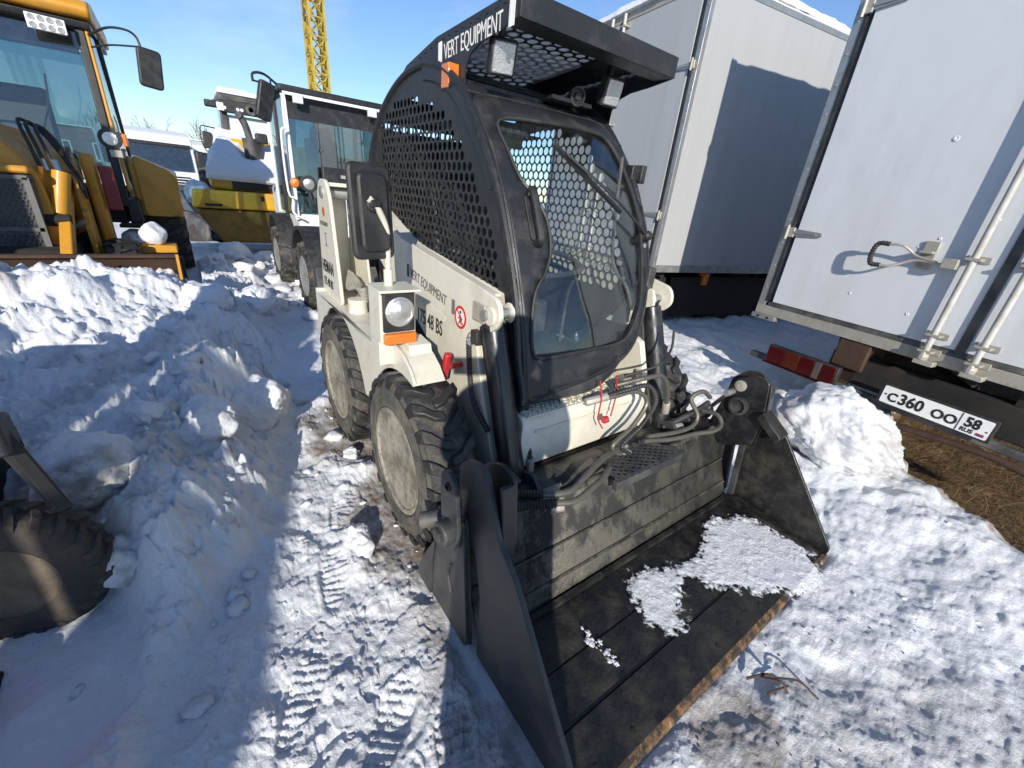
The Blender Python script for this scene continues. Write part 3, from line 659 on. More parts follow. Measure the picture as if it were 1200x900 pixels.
MB().box((-1.640, 1.07, 1.68), (-1.632, 1.20, 1.75)).build('interior_mirror', 'plastic', SK, bevel=.003)
# handle in its recessed cup
hp = shell(1.065, 1.42, .03)
b = MB(); b.prism(rounded([(1.035, 1.345), (1.095, 1.345), (1.10, 1.52), (1.04, 1.525)], .02), -.004, .004, 'x')
o = b.build('handle_plate', 'plastic', SK, bevel=.003); o.location += Vector((0, 0, 0)); 
o.matrix_basis = Matrix.Translation(Vector(shell(1.065, 1.43, .022))) @ Matrix.Rotation(-math.atan2(px_(1.33) - px_(1.53), .2), 4, 'Y'); o.matrix_parent_inverse = wmat(SK).inverted()
b = MB(); a0, a1 = Vector(shell(1.062, 1.505, .025)), Vector(shell(1.058, 1.345, .025)); n_ = Vector((.85, -.2, .45)) * .04
b.tube([a0, a0 + n_, a0.lerp(a1, .5) + n_ * 1.15, a1 + n_, a1], .016, 10, 6); b.build('door_handle', 'plastic', SK, smooth=True)
b = MB(); b.lathe([(.014, 0), (.014, .02), (.009, .024), (0, .024)], a0 + n_ * .6, n_, 12); b.build('lock_barrel', 'rod', SK, smooth=True)
# wiper
w0 = Vector(shell(1.735, 1.385, .045)); w1 = Vector(shell(1.30, 1.675, .05))
b = MB(); b.tube([w0, w0.lerp(w1, .5) + Vector((.03, 0, .0)), w1], .006, 8, 5); b.build('wiper_arm', 'plastic', SK, smooth=True)
b = MB(); b.bar(Vector(shell(1.56, 1.475, .03)), Vector(shell(1.27, 1.70, .03)), .012, .018, up=(1, 0, .5)); b.build('wiper_blade', 'hose', SK)
b = MB(); b.lathe([(.022, -.03), (.022, .01), (.014, .02), (0, .02)], w0, (1, 0, .3), 14); b.build('wiper_motor_cap', 'plastic', SK, smooth=True)
b = MB(); b.lathe([(.012, 0), (.012, .01), (0, .012)], Vector(shell(1.72, 1.34, .02)), (1, 0, .3), 12); b.build('washer_nozzle', 'rod', SK, smooth=True)
# clamp-like door stop on the right edge, latch lower down
c = Vector(shell(1.775, 1.655, .02))
b = MB(); b.box(c + Vector((-.03, -.02, -.035)), c + Vector((.03, .045, .03))); b.box(c + Vector((-.02, .03, -.045)), c + Vector((.045, .065, .035))); b.build('door_stop', 'plastic', SK, bevel=.006)
c = Vector(shell(1.745, 1.20, .01)); b = MB(); b.box(c + Vector((-.02, -.03, -.05)), c + Vector((.03, .02, .05))); b.build('door_latch', 'darkgrey', SK, bevel=.005)
# --- visor
V0, V1 = .985, 1.85
VS = [(-1.42, 2.11), (-2.02, 2.085), (-2.35, 2.03), (-2.62, 1.90), (-2.60, 1.84), (-2.2, 1.90), (-1.80, 1.86), (-1.772, 1.86), (-1.766, 1.94), (-1.725, 1.985), (-1.66, 2.005), (-1.56, 2.015), (-1.43, 2.035)]
for y, y2 in ((V0, V0 + .006), (V1 - .006, V1)):
    b = MB(); b.prism(VS, y, y2); b.build('visor_side_plate', 'black', SK)
b = MB(); b.box((-1.430, V0 + .004, 2.035), (-1.418, V1 - .004, 2.112)); b.build('visor_front_lip', 'black', SK, bevel=.002)
b = MB(); b.box((-1.52, V0 + .007, 2.035), (-1.431, V1 - .007, 2.041)); b.build('visor_front_flange', 'black', SK)
def visz(x): return float(np.interp(-x, [1.42, 2.02, 2.35, 2.62], [2.092, 2.066, 2.01, 1.88]))
hexmesh('visor_roof_sheet', [(-2.36, V0 + .028), (-1.45, V0 + .028), (-1.45, V1 - .028), (-2.36, V1 - .028)], lambda x, y: -2.22 < x < -1.50 and 1.06 < y < 1.57,
        lambda x, y: (x, y, visz(x)), 'black', SK, .057, .0235, .004)
b = MB(); b.box((-2.6, V0 + .008, 1.83), (-2.34, V1 - .008, 1.845)); b.build('visor_rear_plate', 'black', SK)
b = MB(); b.add([(-2.26, 1.03, 2.036), (-2.26, 1.60, 2.036), (-1.47, 1.60, 2.098), (-1.47, 1.03, 2.098), (-2.26, 1.03, 2.042), (-2.26, 1.60, 2.042), (-1.47, 1.60, 2.104), (-1.47, 1.03, 2.104)], [(0, 3, 2, 1), (4, 5, 6, 7), (0, 1, 5, 4), (1, 2, 6, 5), (2, 3, 7, 6), (3, 0, 4, 7)]); o = b.build('frosted_visor_cover', mat('frosted_cover', (.75, .78, .82), .6, vary=.1, dscale=12), SK)
pb = o.data.materials[0].node_tree.nodes['Principled BSDF']; pb.inputs['Transmission Weight'].default_value = .55
text('visor_lettering', 'VERT EQUIPMENT', .082, (-1.945, V0 - .002, 1.992), (1, 0, .055), (0, 0, 1), 'inkwhite', SK, sx=.66)
for x, n_ in ((-2.0, 3), (-1.475, 3)):
    for k, wd in enumerate((.012, .004, .009)):
        x0 = x + (0, .015, .022)[k]; z0 = 2.0 + (x0 + 1.955) * .055 - .012
        MB().box((x0, V0 - .0025, z0), (x0 + wd, V0, z0 + .075)).build('visor_stripe', 'inkwhite', SK)
# marker lamp, work lamps and horn
MB().box((-1.875, V0 - .05, 1.875), (-1.81, V0 - .001, 1.96)).build('side_marker_lamp', 'orange', SK, bevel=.004)
MB().box((-2.83, .93, 1.50), (-2.78, .948, 1.56)).build('rear_marker_lamp', 'orange', SK, bevel=.004)
def worklamp(c, d, w, h, s=.05):
    d = Vector(d).normalized(); r = d.cross(Vector((0, 0, 1))).normalized(); u = r.cross(d)
    T = Matrix.Translation(c) @ Matrix((r, d, u)).transposed().to_4x4()
    b = MB(T); b.box((-w / 2 - .008, -s, -h / 2 - .008), (w / 2 + .008, 0, h / 2 + .008)); hsg = b.build('work_lamp', 'plastic', SK, bevel=.008)
    b = MB(T); b.box((-w / 2, -.005, -h / 2), (w / 2, .008, h / 2)); b.build('lens', 'lamp', hsg, bevel=.006)
    b = MB(T); b.box((-.01, -s - .03, -.01), (.01, -s, h / 2 + .05)); b.build('lamp_bracket', 'black', hsg)
worklamp(Vector((-1.60, 1.055, 1.965)), (.85, -.25, -.28), .085, .10)
worklamp(Vector((-1.60, 1.665, 1.968)), (.9, -.10, -.25), .085, .10)
b = MB(); b.lathe([(.0, -.03), (.03, -.03), (.038, 0), (.038, .012), (.030, .012), (.026, .002), (.016, .002), (.014, .012), (0, .012)], (-1.66, 1.50, 1.93), (.9, -.2, -.1), 20); b.build('horn', 'plastic', SK, smooth=True)
b = MB(); b.box((-1.70, 1.36, 1.90), (-1.66, 1.60, 1.915)); b.build('horn_bracket', 'black', SK)

# --- hull
b = MB(); b.prism([(-2.98, .26), (-2.98, .66), (-1.75, .66), (-1.75, .26)], .86, 1.95); b.build('engine_hull', 'cream', SK, bevel=.006)
b = MB(); b.prism([(-1.752, .30), (-1.752, .68), (-1.14, .68), (-1.12, .655), (-1.12, .44), (-1.20, .36)], .952, 1.745); b.build('front_hull', 'cream', SK, bevel=.005)
MB().box((-1.119, 1.02, .60), (-1.112, 1.66, .612)).build('hull_ledge', 'cream', SK, bevel=.002)
b = MB(); b.add([(-1.12, .99, .665), (-1.12, 1.10, .66), (-1.07, 1.10, .60), (-1.07, .99, .60)], [(0, 1, 2, 3)]); o = b.build('corner_gusset', 'cream', SK); m_ = o.modifiers.new('s', 'SOLIDIFY'); m_.thickness = .006
b = MB(); b.box((-1.32, .97, .682), (-1.115, 1.66, .688)); tp = b.build('tread_plate', 'cream', SK, bevel=.001)
b = MB()
for k in range(9):
    for j in range(26):
        x, y = -1.30 + k * .021, .99 + j * .026 + (k % 2) * .012; a = .5 if (k + j) % 2 else -.5
        b.bar((x - .008 * math.cos(a), y - .008 * math.sin(a), .690), (x + .008 * math.cos(a), y + .008 * math.sin(a), .690), .006, .006)
b.build('tread_pattern', 'cream', tp)
b = MB(); b.prism([(-1.34, .30), (-1.34, .92), (-1.22, .88), (-1.15, .70), (-1.15, .32)], 1.752, 1.79); b.build('right_upright', 'cream', SK, bevel=.004)
MB().cyl((-1.19, 1.745, .46), (-1.19, 1.745, .74), .012, 10).build('breather_pipe', 'zinc', SK)
MB().cyl((-1.16, 1.72, .40), (-1.16, 1.72, .70), .010, 10).build('breather_pipe', 'zinc', SK)
MB().box((-2.9, .9, .20), (-1.2, 1.9, .26)).build('belly_plate', 'dark', SK)
MB().box((-2.95, .97, .66), (-2.0, 1.80, .9)).build('engine_cover', 'darkgrey', SK, bevel=.02)
# fenders, left and right
FEN = [(-3.02, .50), (-3.00, .80), (-1.88, .805), (-1.78, .892), (-1.60, .895), (-1.50, .878), (-1.43, .84), (-1.385, .795)]
def arch(cx, r, a0, a1, n=10): return [(cx + r * math.cos(math.radians(a0 + (a1 - a0) * k / n)), .36 + r * math.sin(math.radians(a0 + (a1 - a0) * k / n))) for k in range(n + 1)]
SIDE = FEN + arch(-1.50, .43, 76, 150) + [(-1.90, .47), (-2.02, .47)] + arch(-2.47, .45, 28, 150)
for m in (0, 1):
    Y = (lambda y: y) if m == 0 else sy
    a, b_ = sorted((Y(.595), Y(.607)))
    b = MB(); b.prism(SIDE, a, b_); b.build('fender_side', 'cream', SK, bevel=.002)
    a, b_ = sorted((Y(.60), Y(.86)))
    b = MB(); b.box((-2.99, a, .79), (-1.885, b_, .803)); b.build('fender_top', 'cream', SK, bevel=.003)
    b = MB(); b.prism([(-1.90, .795), (-1.79, .882), (-1.60, .886), (-1.505, .870), (-1.435, .832), (-1.385, .785), (-1.40, .780), (-1.445, .822), (-1.51, .858), (-1.60, .874), (-1.785, .870), (-1.89, .785)], min(Y(.60), Y(.735)), max(Y(.60), Y(.735))); b.build('front_fender_top', 'cream', SK, bevel=.003)
    b = MB(); b.box((-3.03, a, .45), (-2.985, b_, .82)); b.build('rear_bumper_corner', 'cream', SK, bevel=.006)
    # small stepped box behind the lamp and rivets
    b = MB(); b.prism([(-1.62, .88), (-1.50, .865), (-1.515, .905), (-1.62, .915)], min(Y(.63), Y(.73)), max(Y(.63), Y(.73))); b.build('fender_step', 'cream', SK, bevel=.004)
    # raised tower carrying the arm pivot
    a, b_ = sorted((Y(.645), Y(.665)))
    b = MB(); b.prism(rounded([(-2.99, .80), (-2.93, 1.40), (-2.86, 1.49), (-2.72, 1.49), (-2.66, 1.40), (-2.56, .80)], .04), a, b_); tw = b.build('arm_tower', 'cream', SK, bevel=.004)
    a, b_ = sorted((Y(.825), Y(.84)))
    b = MB(); b.prism([(-2.99, .80), (-2.93, 1.40), (-2.70, 1.46), (-2.56, .80)], a, b_); b.build('arm_tower_inner', 'cream', SK, bevel=.003)
    a, b_ = sorted((Y(.668), Y(.822)))
    b = MB(); b.box((-2.975, a, .81), (-2.955, b_, 1.38)); b.box((-2.9, a, 1.455), (-2.72, b_, 1.475)); b.build('tower_crosspiece', 'cream', SK, bevel=.003)
    MB().cyl((-2.80, Y(.635), 1.42), (-2.80, Y(.93), 1.42), .032, 20).build('tower_pin', 'steel', SK, smooth=True)
    # lifting arm
    ARM = rounded([(-2.82, 1.36), (-2.84, 1.46), (-2.72, 1.50), (-2.05, 1.265), (-1.28, 1.185), (-1.17, 1.165), (-1.145, 1.09), (-1.20, 1.035), (-1.315, 1.02), (-1.22, .74), (-1.09, .44), (-1.02, .30), (-1.06, .23), (-1.16, .26),
                   (-1.32, .42), (-1.50, .60), (-1.66, .80), (-1.84, .90), (-2.10, .98), (-2.70, 1.30)], .045, 3)
    a, b_ = sorted((Y(.815), Y(.835)))
    b = MB(); b.prism(ARM, a, b_); arm = b.build('lift_arm', 'cream', SK, bevel=.003)
    ARM2 = [(-2.80, 1.38), (-2.80, 1.47), (-2.05, 1.24), (-1.30, 1.16), (-1.20, 1.15), (-1.18, 1.08), (-1.32, 1.02), (-1.225, .74), (-1.095, .44), (-1.30, .46), (-1.62, .80), (-2.1, 1.0)]
    a, b_ = sorted((Y(.915), Y(.930)))
    b = MB(); b.prism(ARM2, a, b_); b.build('lift_arm_inner', 'cream', SK, bevel=.003)
    a, b_ = sorted((Y(.836), Y(.914)))
    b = MB(); b.prism([(-2.72, 1.47), (-2.05, 1.24), (-1.30, 1.155), (-1.30, 1.143), (-2.05, 1.226), (-2.72, 1.455)], a, b_)
    b.prism([(-1.30, .47), (-1.62, .81), (-2.1, 1.01), (-2.1, .998), (-1.63, .795), (-1.31, .458)], a, b_)
    b.prism([(-1.335, 1.02), (-1.318, 1.02), (-1.222, .74), (-1.092, .44), (-1.022, .30), (-1.037, .30), (-1.107, .44), (-1.237, .74)], a, b_); b.build('lift_arm_web', 'cream', SK)
    # round bosses and pin at the cylinder head
    MB().cyl((-1.205, Y(.803), 1.10), (-1.205, Y(.816), 1.10), .036, 24).build('pivot_boss', 'cream', SK, bevel=.004)
    MB().cyl((-1.225, Y(.79), 1.10), (-1.225, Y(.915), 1.10), .020, 16).build('cylinder_pin', 'steel', SK)
    MB().cyl((-1.225, Y(.902), 1.10), (-1.225, Y(.914), 1.10), .038, 24).build('pin_ring', 'cream', SK, bevel=.008)
    b = MB(); b.box((-1.32, min(Y(.803), Y(.812)), 1.06), (-1.235, max(Y(.803), Y(.812)), 1.13)); b.build('pin_lock_plate', 'zinc', SK, bevel=.004)
    # tilt cylinder
    t0, t1, t2 = Vector((-1.245, Y(.852), 1.05)), Vector((-1.018, Y(.852), .462)), Vector((-.985, Y(.852), .35))
    b = MB(); b.lathe([(.030, -.05), (.038, -.01), (.051, 0), (.051, (t1 - t0).length - .02), (.046, (t1 - t0).length)], t0, t1 - t0, 28); b.build('tilt_cylinder', 'cylpaint', SK, smooth=True)
    MB().cyl(t0 + Vector((-.0, 0, .0)), t0 + Vector((.018, 0, .055)), .026, 16).build('tilt_cylinder', 'cylpaint', SK, smooth=True)
    MB().cyl(t1, t2, .017, 16).build('cylinder_rod', 'rod', SK, smooth=True)
    b = MB(); b.cyl(t2 + Vector((0, -.025, 0)), t2 + Vector((0, .025, 0)), .035, 16); b.build('rod_eye', 'black2', SK, smooth=True)
    # lift cylinder behind
    b = MB(); b.cyl((-2.90, Y(.78), .62), (-2.15, Y(.78), .95), .042, 18); b.build('lift_cylinder', 'plastic', SK, smooth=True)
    MB().cyl((-2.15, Y(.78), .95), (-1.85, Y(.78), 1.02), .02, 14).build('lift_cylinder_rod', 'rod', SK, smooth=True)
    MB().cyl((-2.42, Y(.70), .80), (-2.42, Y(.70), .88), .055, 20).build('filler_neck', 'cream', SK, bevel=.004)
    b = MB()
    for q in range(5):
        b.tube([(-2.72 + q * .02, Y(.74), .98), (-2.6 + .02 * q, Y(.70 + .012 * q), .90 + .01 * q), (-2.5 + .02 * q, Y(.72), .93), (-2.38, Y(.74), .86 + .02 * q)], .012, 8, 5)
    b.build('hydraulic_fittings', 'zinc', SK, smooth=True)
# right side only: none of the writing there can be seen. writing on the left side:
def ltext(s, size, x, z, y, m='ink', sx=.6, tilt=0.0, bold=.0, par=None, name='lettering'):
    return text(name, s, size, (x, y, z), (1, 0, tilt), (0, 0, 1), m, par or SK, sx=sx, bold=bold)
ltext('VERT EQUIPMENT', .064, -1.93, 1.10, .8135, 'inkdark', .74, -.135, name='arm_lettering')
for x in (-1.965, -1.50):
    for k in (0, .010, .019): MB().box((x + k, .8125, 1.095 - (x + 1.965) * .135), (x + k + .005, .8145, 1.155 - (x + 1.965) * .135)).build('arm_stripe', 'inkdark', SK)
ltext('HEMAN 175 48 BS', .098, -2.10, .905, .8135, 'ink', .68, 0, .0012, name='arm_lettering')
b = MB(); b.lathe([(.047, 0), (.047, .0015), (.036, .0015), (.036, 0)], (-1.425, .8140, 1.035), (0, -1, 0), 28); b.build('prohibition_ring', 'inkred', SK)
b = MB(); b.lathe([(.0, 0), (.036, 0), (.036, .001), (0, .001)], (-1.425, .8142, 1.035), (0, -1, 0), 28); pd = b.build('prohibition_field', 'inkwhite', SK)
b = MB(); b.bar((-1.45, .8125, 1.062), (-1.40, .8125, 1.008), .006, .002, up=(0, 1, 0)); b.build('prohibition_bar', 'inkred', pd)
b = MB()
for p, q, r_ in (((-1.425, 1.045), (-1.425, 1.02), .008), ((-1.425, 1.022), (-1.437, 1.005), .005), ((-1.425, 1.022), (-1.413, 1.005), .005), ((-1.425, 1.04), (-1.442, 1.028), .004), ((-1.425, 1.04), (-1.408, 1.028), .004)):
    b.bar((p[0], .8128, p[1]), (q[0], .8128, q[1]), r_, .0015, up=(0, 1, 0))
b.lathe([(0, 0), (.007, 0), (.007, .001)], (-1.425, .8132, 1.056), (0, -1, 0), 12); b.build('prohibition_figure', 'ink', pd)
b = MB(); b.tube([(-1.345, .8135, .955), (-1.325, .8135, .975), (-1.34, .8135, .997), (-1.36, .8135, .975), (-1.345, .8135, .955), (-1.34, .8135, .90), (-1.335, .8135, .875), (-1.325, .8135, .89)], .0025, 6, 4); b.build('hook_symbol', 'inkmauve', SK)
b = MB(); b.prism(rounded([(-1.93, 1.045), (-1.55, 1.0), (-1.56, .995 - .02), (-1.93, 1.02)], .01), .8130, .8148); b.build('embossed_strip', 'cream', SK)
ltext('VERT EQUIPMENT', .034, -2.90, 1.235, .6435, 'inkdark', .62)
b = MB(); b.lathe([(0, 0), (.026, 0), (.026, .001)], (-2.80, .6435, 1.315), (0, -1, 0), 20); b.build('round_emblem', 'orange', SK)
b = MB(); b.box((-2.82, .6425, 1.12), (-2.775, .6445, 1.125)); b.box((-2.82, .6425, 1.19), (-2.775, .6445, 1.195)); b.box((-2.80, .6425, 1.125), (-2.795, .6445, 1.19)); b.build('small_emblem', 'inkblue', SK)
ltext('HEMAN', .105, -2.945, .955, .6435, 'ink', .72, .0, .002)
ltext('175 48 BS', .075, -2.945, .865, .6435, 'ink', .72, .0, .001)
# red pull knob on the left arm
MB().cyl((-1.40, .812, .84), (-1.40, .745, .84), .014, 12).build('pull_knob_stem', 'red', SK)
b = MB(); b.bar((-1.42, .74, .775), (-1.38, .74, .905), .028, .030, up=(0, 1, 0)); b.build('pull_knob', 'red', SK, bevel=.008)
# hoses beside the left tilt cylinder
b = MB(); b.tube([(-1.325, .80, .985), (-1.315, .795, .93), (-1.28, .79, .80), (-1.235, .79, .72), (-1.16, .81, .64)], .011, 8, 6, wrap=.12); b.build('spiral_hose', 'hose', SK)
MB().box((-1.37, .83, .945), (-1.32, .87, 1.0)).build('hose_fitting', 'plastic', SK, bevel=.004)
MB().cyl((-1.323, .80, .985), (-1.318, .80, .955), .013, 6).build('hose_nut', 'rod', SK)
b = MB(); b.tube([(-1.13, .955, .80), (-1.11, .955, .70), (-1.07, .955, .56), (-1.05, .955, .50)], .013, 8, 6, wrap=.12); b.build('spiral_hose', 'hose', SK)
MB().cyl((-1.055, .955, .53), (-1.045, .955, .46), .017, 8).build('hose_nut', 'zinc', SK)
# hoses under the cab, right side
HZ = [[(-1.10, 1.30, .70), (-1.05, 1.40, .72), (-1.02, 1.52, .735), (-.99, 1.58, .68), (-.98, 1.50, .58), (-.98, 1.38, .50), (-.96, 1.46, .43)],
      [(-1.08, 1.36, .71), (-1.03, 1.46, .75), (-1.0, 1.58, .76), (-.97, 1.62, .68), (-.97, 1.55, .57), (-.965, 1.43, .50), (-.945, 1.50, .43)],
      [(-1.12, 1.48, .73), (-1.04, 1.60, .78), (-1.03, 1.72, .77), (-1.03, 1.80, .68), (-1.04, 1.84, .58)],
      [(-1.10, 1.52, .78), (-1.03, 1.66, .84), (-1.04, 1.75, .90), (-1.08, 1.80, .98)]]
for k, h in enumerate(HZ):
    b = MB(); b.tube(h, (.011, .011, .012, .006)[k], 10, 8, wrap=.10 if k == 1 else 0, pitch=.014); b.build('hydraulic_hose', ('hosegrey', 'hose', 'hosegrey', 'hose')[k], SK, smooth=(k != 1))
for p, q in (((-1.10, 1.28, .695), (-1.065, 1.38, .72)), ((-1.04, 1.84, .60), (-1.045, 1.86, .53)), ((-.97, 1.45, .46), (-.955, 1.52, .42))):
    MB().cyl(p, q, .02, 8).build('hose_fitting', 'zinc', SK, bevel=.003)
b = MB(); b.tube([(-1.08, 1.33, .80), (-1.06, 1.335, .72), (-1.06, 1.34, .62), (-1.04, 1.36, .57)], .0035, 6, 6); b.tube([(-1.09, 1.45, .80), (-1.08, 1.46, .70), (-1.07, 1.44, .60)], .004, 6, 6); b.build('red_cable', 'cable', SK)
b = MB(); b.lathe([(.012, 0), (.018, .008), (.016, .03), (0, .034)], (-1.06, 1.37, .60), (.3, .8, .2), 14); b.build('coupling_cap', 'red', SK, smooth=True)
b = MB(); b.lathe([(.03, 0), (.034, .02), (.0, .03)], (-1.27, 1.70, .93), (1, .2, 0), 16); b.build('red_coupling', 'red', SK, smooth=True)

# --- mirror and corner lamp
b = MB(); b.box((-1.70, .535, .905), (-1.57, .685, 1.125)); lb = b.build('lamp_box', 'cream', SK, bevel=.005)
b = MB(); b.box((-1.575, .545, .955), (-1.556, .675, 1.115)); b.build('lamp_housing', 'plastic', lb, bevel=.006)
b = MB(); b.box((-1.70, .525, 1.118), (-1.54, .695, 1.128)); b.build('lamp_box_lid', 'cream', lb, bevel=.002)
b = MB(); b.lathe([(.058, 0), (.060, .008), (.052, .012), (.046, .006), (.030, .016), (0, .020)], (-1.556, .610, 1.040), (1, 0, 0), 32); b.build('headlamp', 'lamp', lb, smooth=True)
b = MB(); b.box((-1.575, .545, .905), (-1.545, .680, .950)); b.build('turn_signal', 'orange', lb, bevel=.006)
b = MB(); b.box((-1.70, .60, .80), (-1.62, .64, .905)); b.build('lamp_box_stand', 'cream', lb)
b = MB(); b.box((-1.70, .537, .80), (-1.60, .60, .91)); b.build('lamp_box_foot', 'cream', lb, bevel=.003)
b = MB(); b.tube([(-1.64, .60, 1.125), (-1.64, .60, 1.25), (-1.63, .595, 1.34), (-1.61, .56, 1.41), (-1.60, .525, 1.445)], .012, 12, 6); b.build('mirror_stem', 'cream', SK, smooth=True)
MB().cyl((-1.64, .60, 1.12), (-1.64, .60, 1.19), .018, 14).build('stem_socket', 'cream', SK)
Tm = Matrix.Translation((-1.645, .545, 1.395)) @ Matrix.Rotation(math.radians(12), 4, 'Z') @ Matrix.Rotation(math.radians(-4), 4, 'Y')
b = MB(Tm); b.prism(rounded([(-.085, -.165), (.085, -.165), (.085, .165), (-.085, .165)], .03), -.012, .012, 'x'); mr = b.build('mirror_shell', 'plastic', SK, bevel=.01)
b = MB(Tm); b.prism(rounded([(-.060, -.135), (.060, -.135), (.060, .135), (-.060, .135)], .03), .010, .030, 'x'); b.build('mirror_back_bulge', 'plastic', mr, bevel=.014)
b = MB(Tm); b.prism(rounded([(-.075, -.155), (.075, -.155), (.075, .155), (-.075, .155)], .03), -.016, -.0125, 'x'); b.build('mirror_glass', 'mirror', mr)
b = MB(Tm); b.lathe([(.028, 0), (.028, .012), (.018, .018), (0, .018)], (.028, -.01, .03), (1, 0, 0), 16); b.box((.03, -.03, .02), (.055, .01, .045)); b.build('mirror_clamp', 'plastic', mr, bevel=.003)

# --- wheels
def wheel(cx, cy, cz, R, w, face, sink=0):
    # face: -1 when the outer side looks towards -y
    W_ = MB(); s = face; o = (cx, cy, cz); d = (0, s, 0); h = w / 2; r0 = R * .55
    W_.lathe([(r0, -h * .92), (R * .62, -h), (R * .84, -h * 1.0), (R * .93, -h * .84), (R * .945, -h * .4), (R * .95, 0), (R * .945, h * .4), (R * .93, h * .84), (R * .84, h), (R * .78, h * .985), (R * .76, h * 1.01), (R * .62, h), (r0, h * .92), (r0, -h * .92)], o, d, 72, cap=False)
    ty = W_.build('tyre', 'rubber', None, smooth=True, angle=60)
    ring = MB(); ring.lathe([(R * .615, h * .96), (R * .64, h * 1.04), (R * .70, h * 1.06), (R * .715, h * 1.03), (R * .75, h * 1.05), (R * .765, h * 1.02), (R * .81, h * 1.03), (R * .86, h * .97), (R * .90, h * .90)], o, d, 72, cap=False)
    sw = ring.build('sidewall_band', 'sidewall', ty, smooth=True)
    T = MB(); N = 20
    for side in (-1, 1):
        for k in range(N):
            a = 2 * PI * (k + (.5 if side > 0 else 0)) / N; vs = []
            # block path: from near the centre line, slanting to the shoulder and over it
            path = [(-.10, .00), (.28, .030), (.62, .115), (.93, .165), (1.03, .19)]
            rad_out = [1.0, 1.0, 1.0, .985, .90]; rad_in = [.94, .94, .94, .92, .84]; wd = [.052, .058, .066, .075, .07]
            for (t, sh), ro, ri, wk in zip(path, rad_out, rad_in, wd):
                for rr_, dd in ((ri, -wk), (ro, -wk * .82), (ro, wk * .82), (ri, wk)):
                    ang = a + sh * 1.0 + dd; y = t * h * side
                    vs.append((cx + R * rr_ * math.cos(ang), cy + y, cz + R * rr_ * math.sin(ang)))
            n = len(path); fs = [(4 * j + q, 4 * j + (q + 1) % 4, 4 * j + 4 + (q + 1) % 4, 4 * j + 4 + q) for j in range(n - 1) for q in range(4)]
            fs += [(0, 1, 2, 3), tuple(4 * (n - 1) + q for q in (3, 2, 1, 0))]
            T.add(vs, fs)
    T.build('tread_lugs', 'tread', ty, bevel=.004, segs=1)
    rm = MB(); rm.lathe([(r0 * 1.10, h * .93), (r0 * 1.12, h * 1.0), (r0 * 1.07, h * 1.02), (r0 * 1.02, h * .98), (r0 * .98, h * .72), (r0 * .93, h * .50), (r0 * .86, h * .28), (r0 * .72, h * .16), (r0 * .60, h * .24), (r0 * .42, h * .26), (r0 * .40, h * .42), (r0 * .30, h * .46), (0, h * .46)], o, d, 48)
    rmo = rm.build('rim', 'rim', ty, smooth=True, angle=40)
    gv = MB(); gv.lathe([(r0 * 1.115, h * .99), (r0 * 1.14, h * 1.005), (r0 * 1.165, h * .985)], o, d, 48, cap=False); gv.build('bead_groove', 'ink', ty, smooth=True)
    nb = MB()
    for k in range(8):
        a = 2 * PI * k / 8; nb.lathe([(.012, 0), (.012, .020), (0, .022)], (cx + r0 * .55 * math.cos(a), cy + s * h * .24, cz + r0 * .55 * math.sin(a)), d, 6)
    nb.build('wheel_nuts', 'rim', rmo)
    vb = MB(); vb.cyl((cx - .02, cy + s * h * .5, cz + r0 * .86), (cx - .02, cy + s * (h * .5 + .035), cz + r0 * .82), .006, 8); vb.build('valve', 'zinc', rmo)
    return ty
for k, (tx, yy) in enumerate(((-1.50, .662), (-2.47, .662), (-1.50, 2.148), (-2.47, 2.148))):
    w_ = wheel(tx, yy, .375, .40, .22, -1 if yy < 1.4 else 1)
    w_.name = 'wheel'; attach(w_, SK)
    MB().cyl((tx, yy, .375), (tx, 1.405, .375), .07, 16).build('axle_stub', 'dark', SK)

# the arms sit a little further in than first drawn, and the cab follows: same shapes, moved and enlarged together
ARMN = ('lift_arm', 'lift_arm_inner', 'lift_arm_web', 'pivot_boss', 'cylinder_pin', 'pin_ring', 'pin_lock_plate', 'tilt_cylinder', 'cylinder_rod', 'rod_eye', 'arm_lettering', 'arm_stripe', 'prohibition_ring', 'prohibition_field', 'prohibition_bar', 'prohibition_figure', 'hook_symbol', 'embossed_strip', 'pull_knob', 'pull_knob_stem', 'spiral_hose', 'hose_nut', 'corner_gusset')
CABN = ('perforated_side_sheet', 'cab_edge_rim', 'edge_band', 'bolt', 'cab_roof_skin', 'rear_guard', 'roof_guard', 'roof_window', 'header_rail', 'header_frame', 'header_window', 'door_frame', 'door_glass', 'door_seal', 'door_rim', 'corner_post', 'lower_front_panel', 'cab_floor', 'handle_plate', 'door_handle', 'lock_barrel', 'wiper_arm', 'wiper_blade', 'wiper_motor_cap', 'washer_nozzle', 'door_stop', 'door_latch', 'visor_side_plate', 'visor_front_lip', 'visor_front_flange', 'visor_roof_sheet', 'visor_rear_plate', 'frosted_visor_cover', 'visor_lettering', 'visor_stripe', 'side_marker_lamp', 'rear_marker_lamp', 'work_lamp', 'lens', 'lamp_bracket', 'horn', 'horn_bracket', 'interior_mirror', 'inner_grab_rail', 'sticker', 'instrument_pod')
def enlarge(names, k, mirror):
    for o in [o for o in bpy.data.objects if o.type == 'MESH' and o.name.split('.')[0] in names]:
        Wm = wmat(o); Wi = Wm.inverted()
        for v in o.data.vertices:
            p = Wm @ v.co; yy_ = p.y * k if (not mirror or p.y < 1.405) else 2.81 - (2.81 - p.y) * k
            v.co = Wi @ Vector((p.x * k, yy_, 1.5 - (1.5 - p.z) * k))
enlarge(ARMN, 1.055, True); enlarge(CABN, 1.025, False)

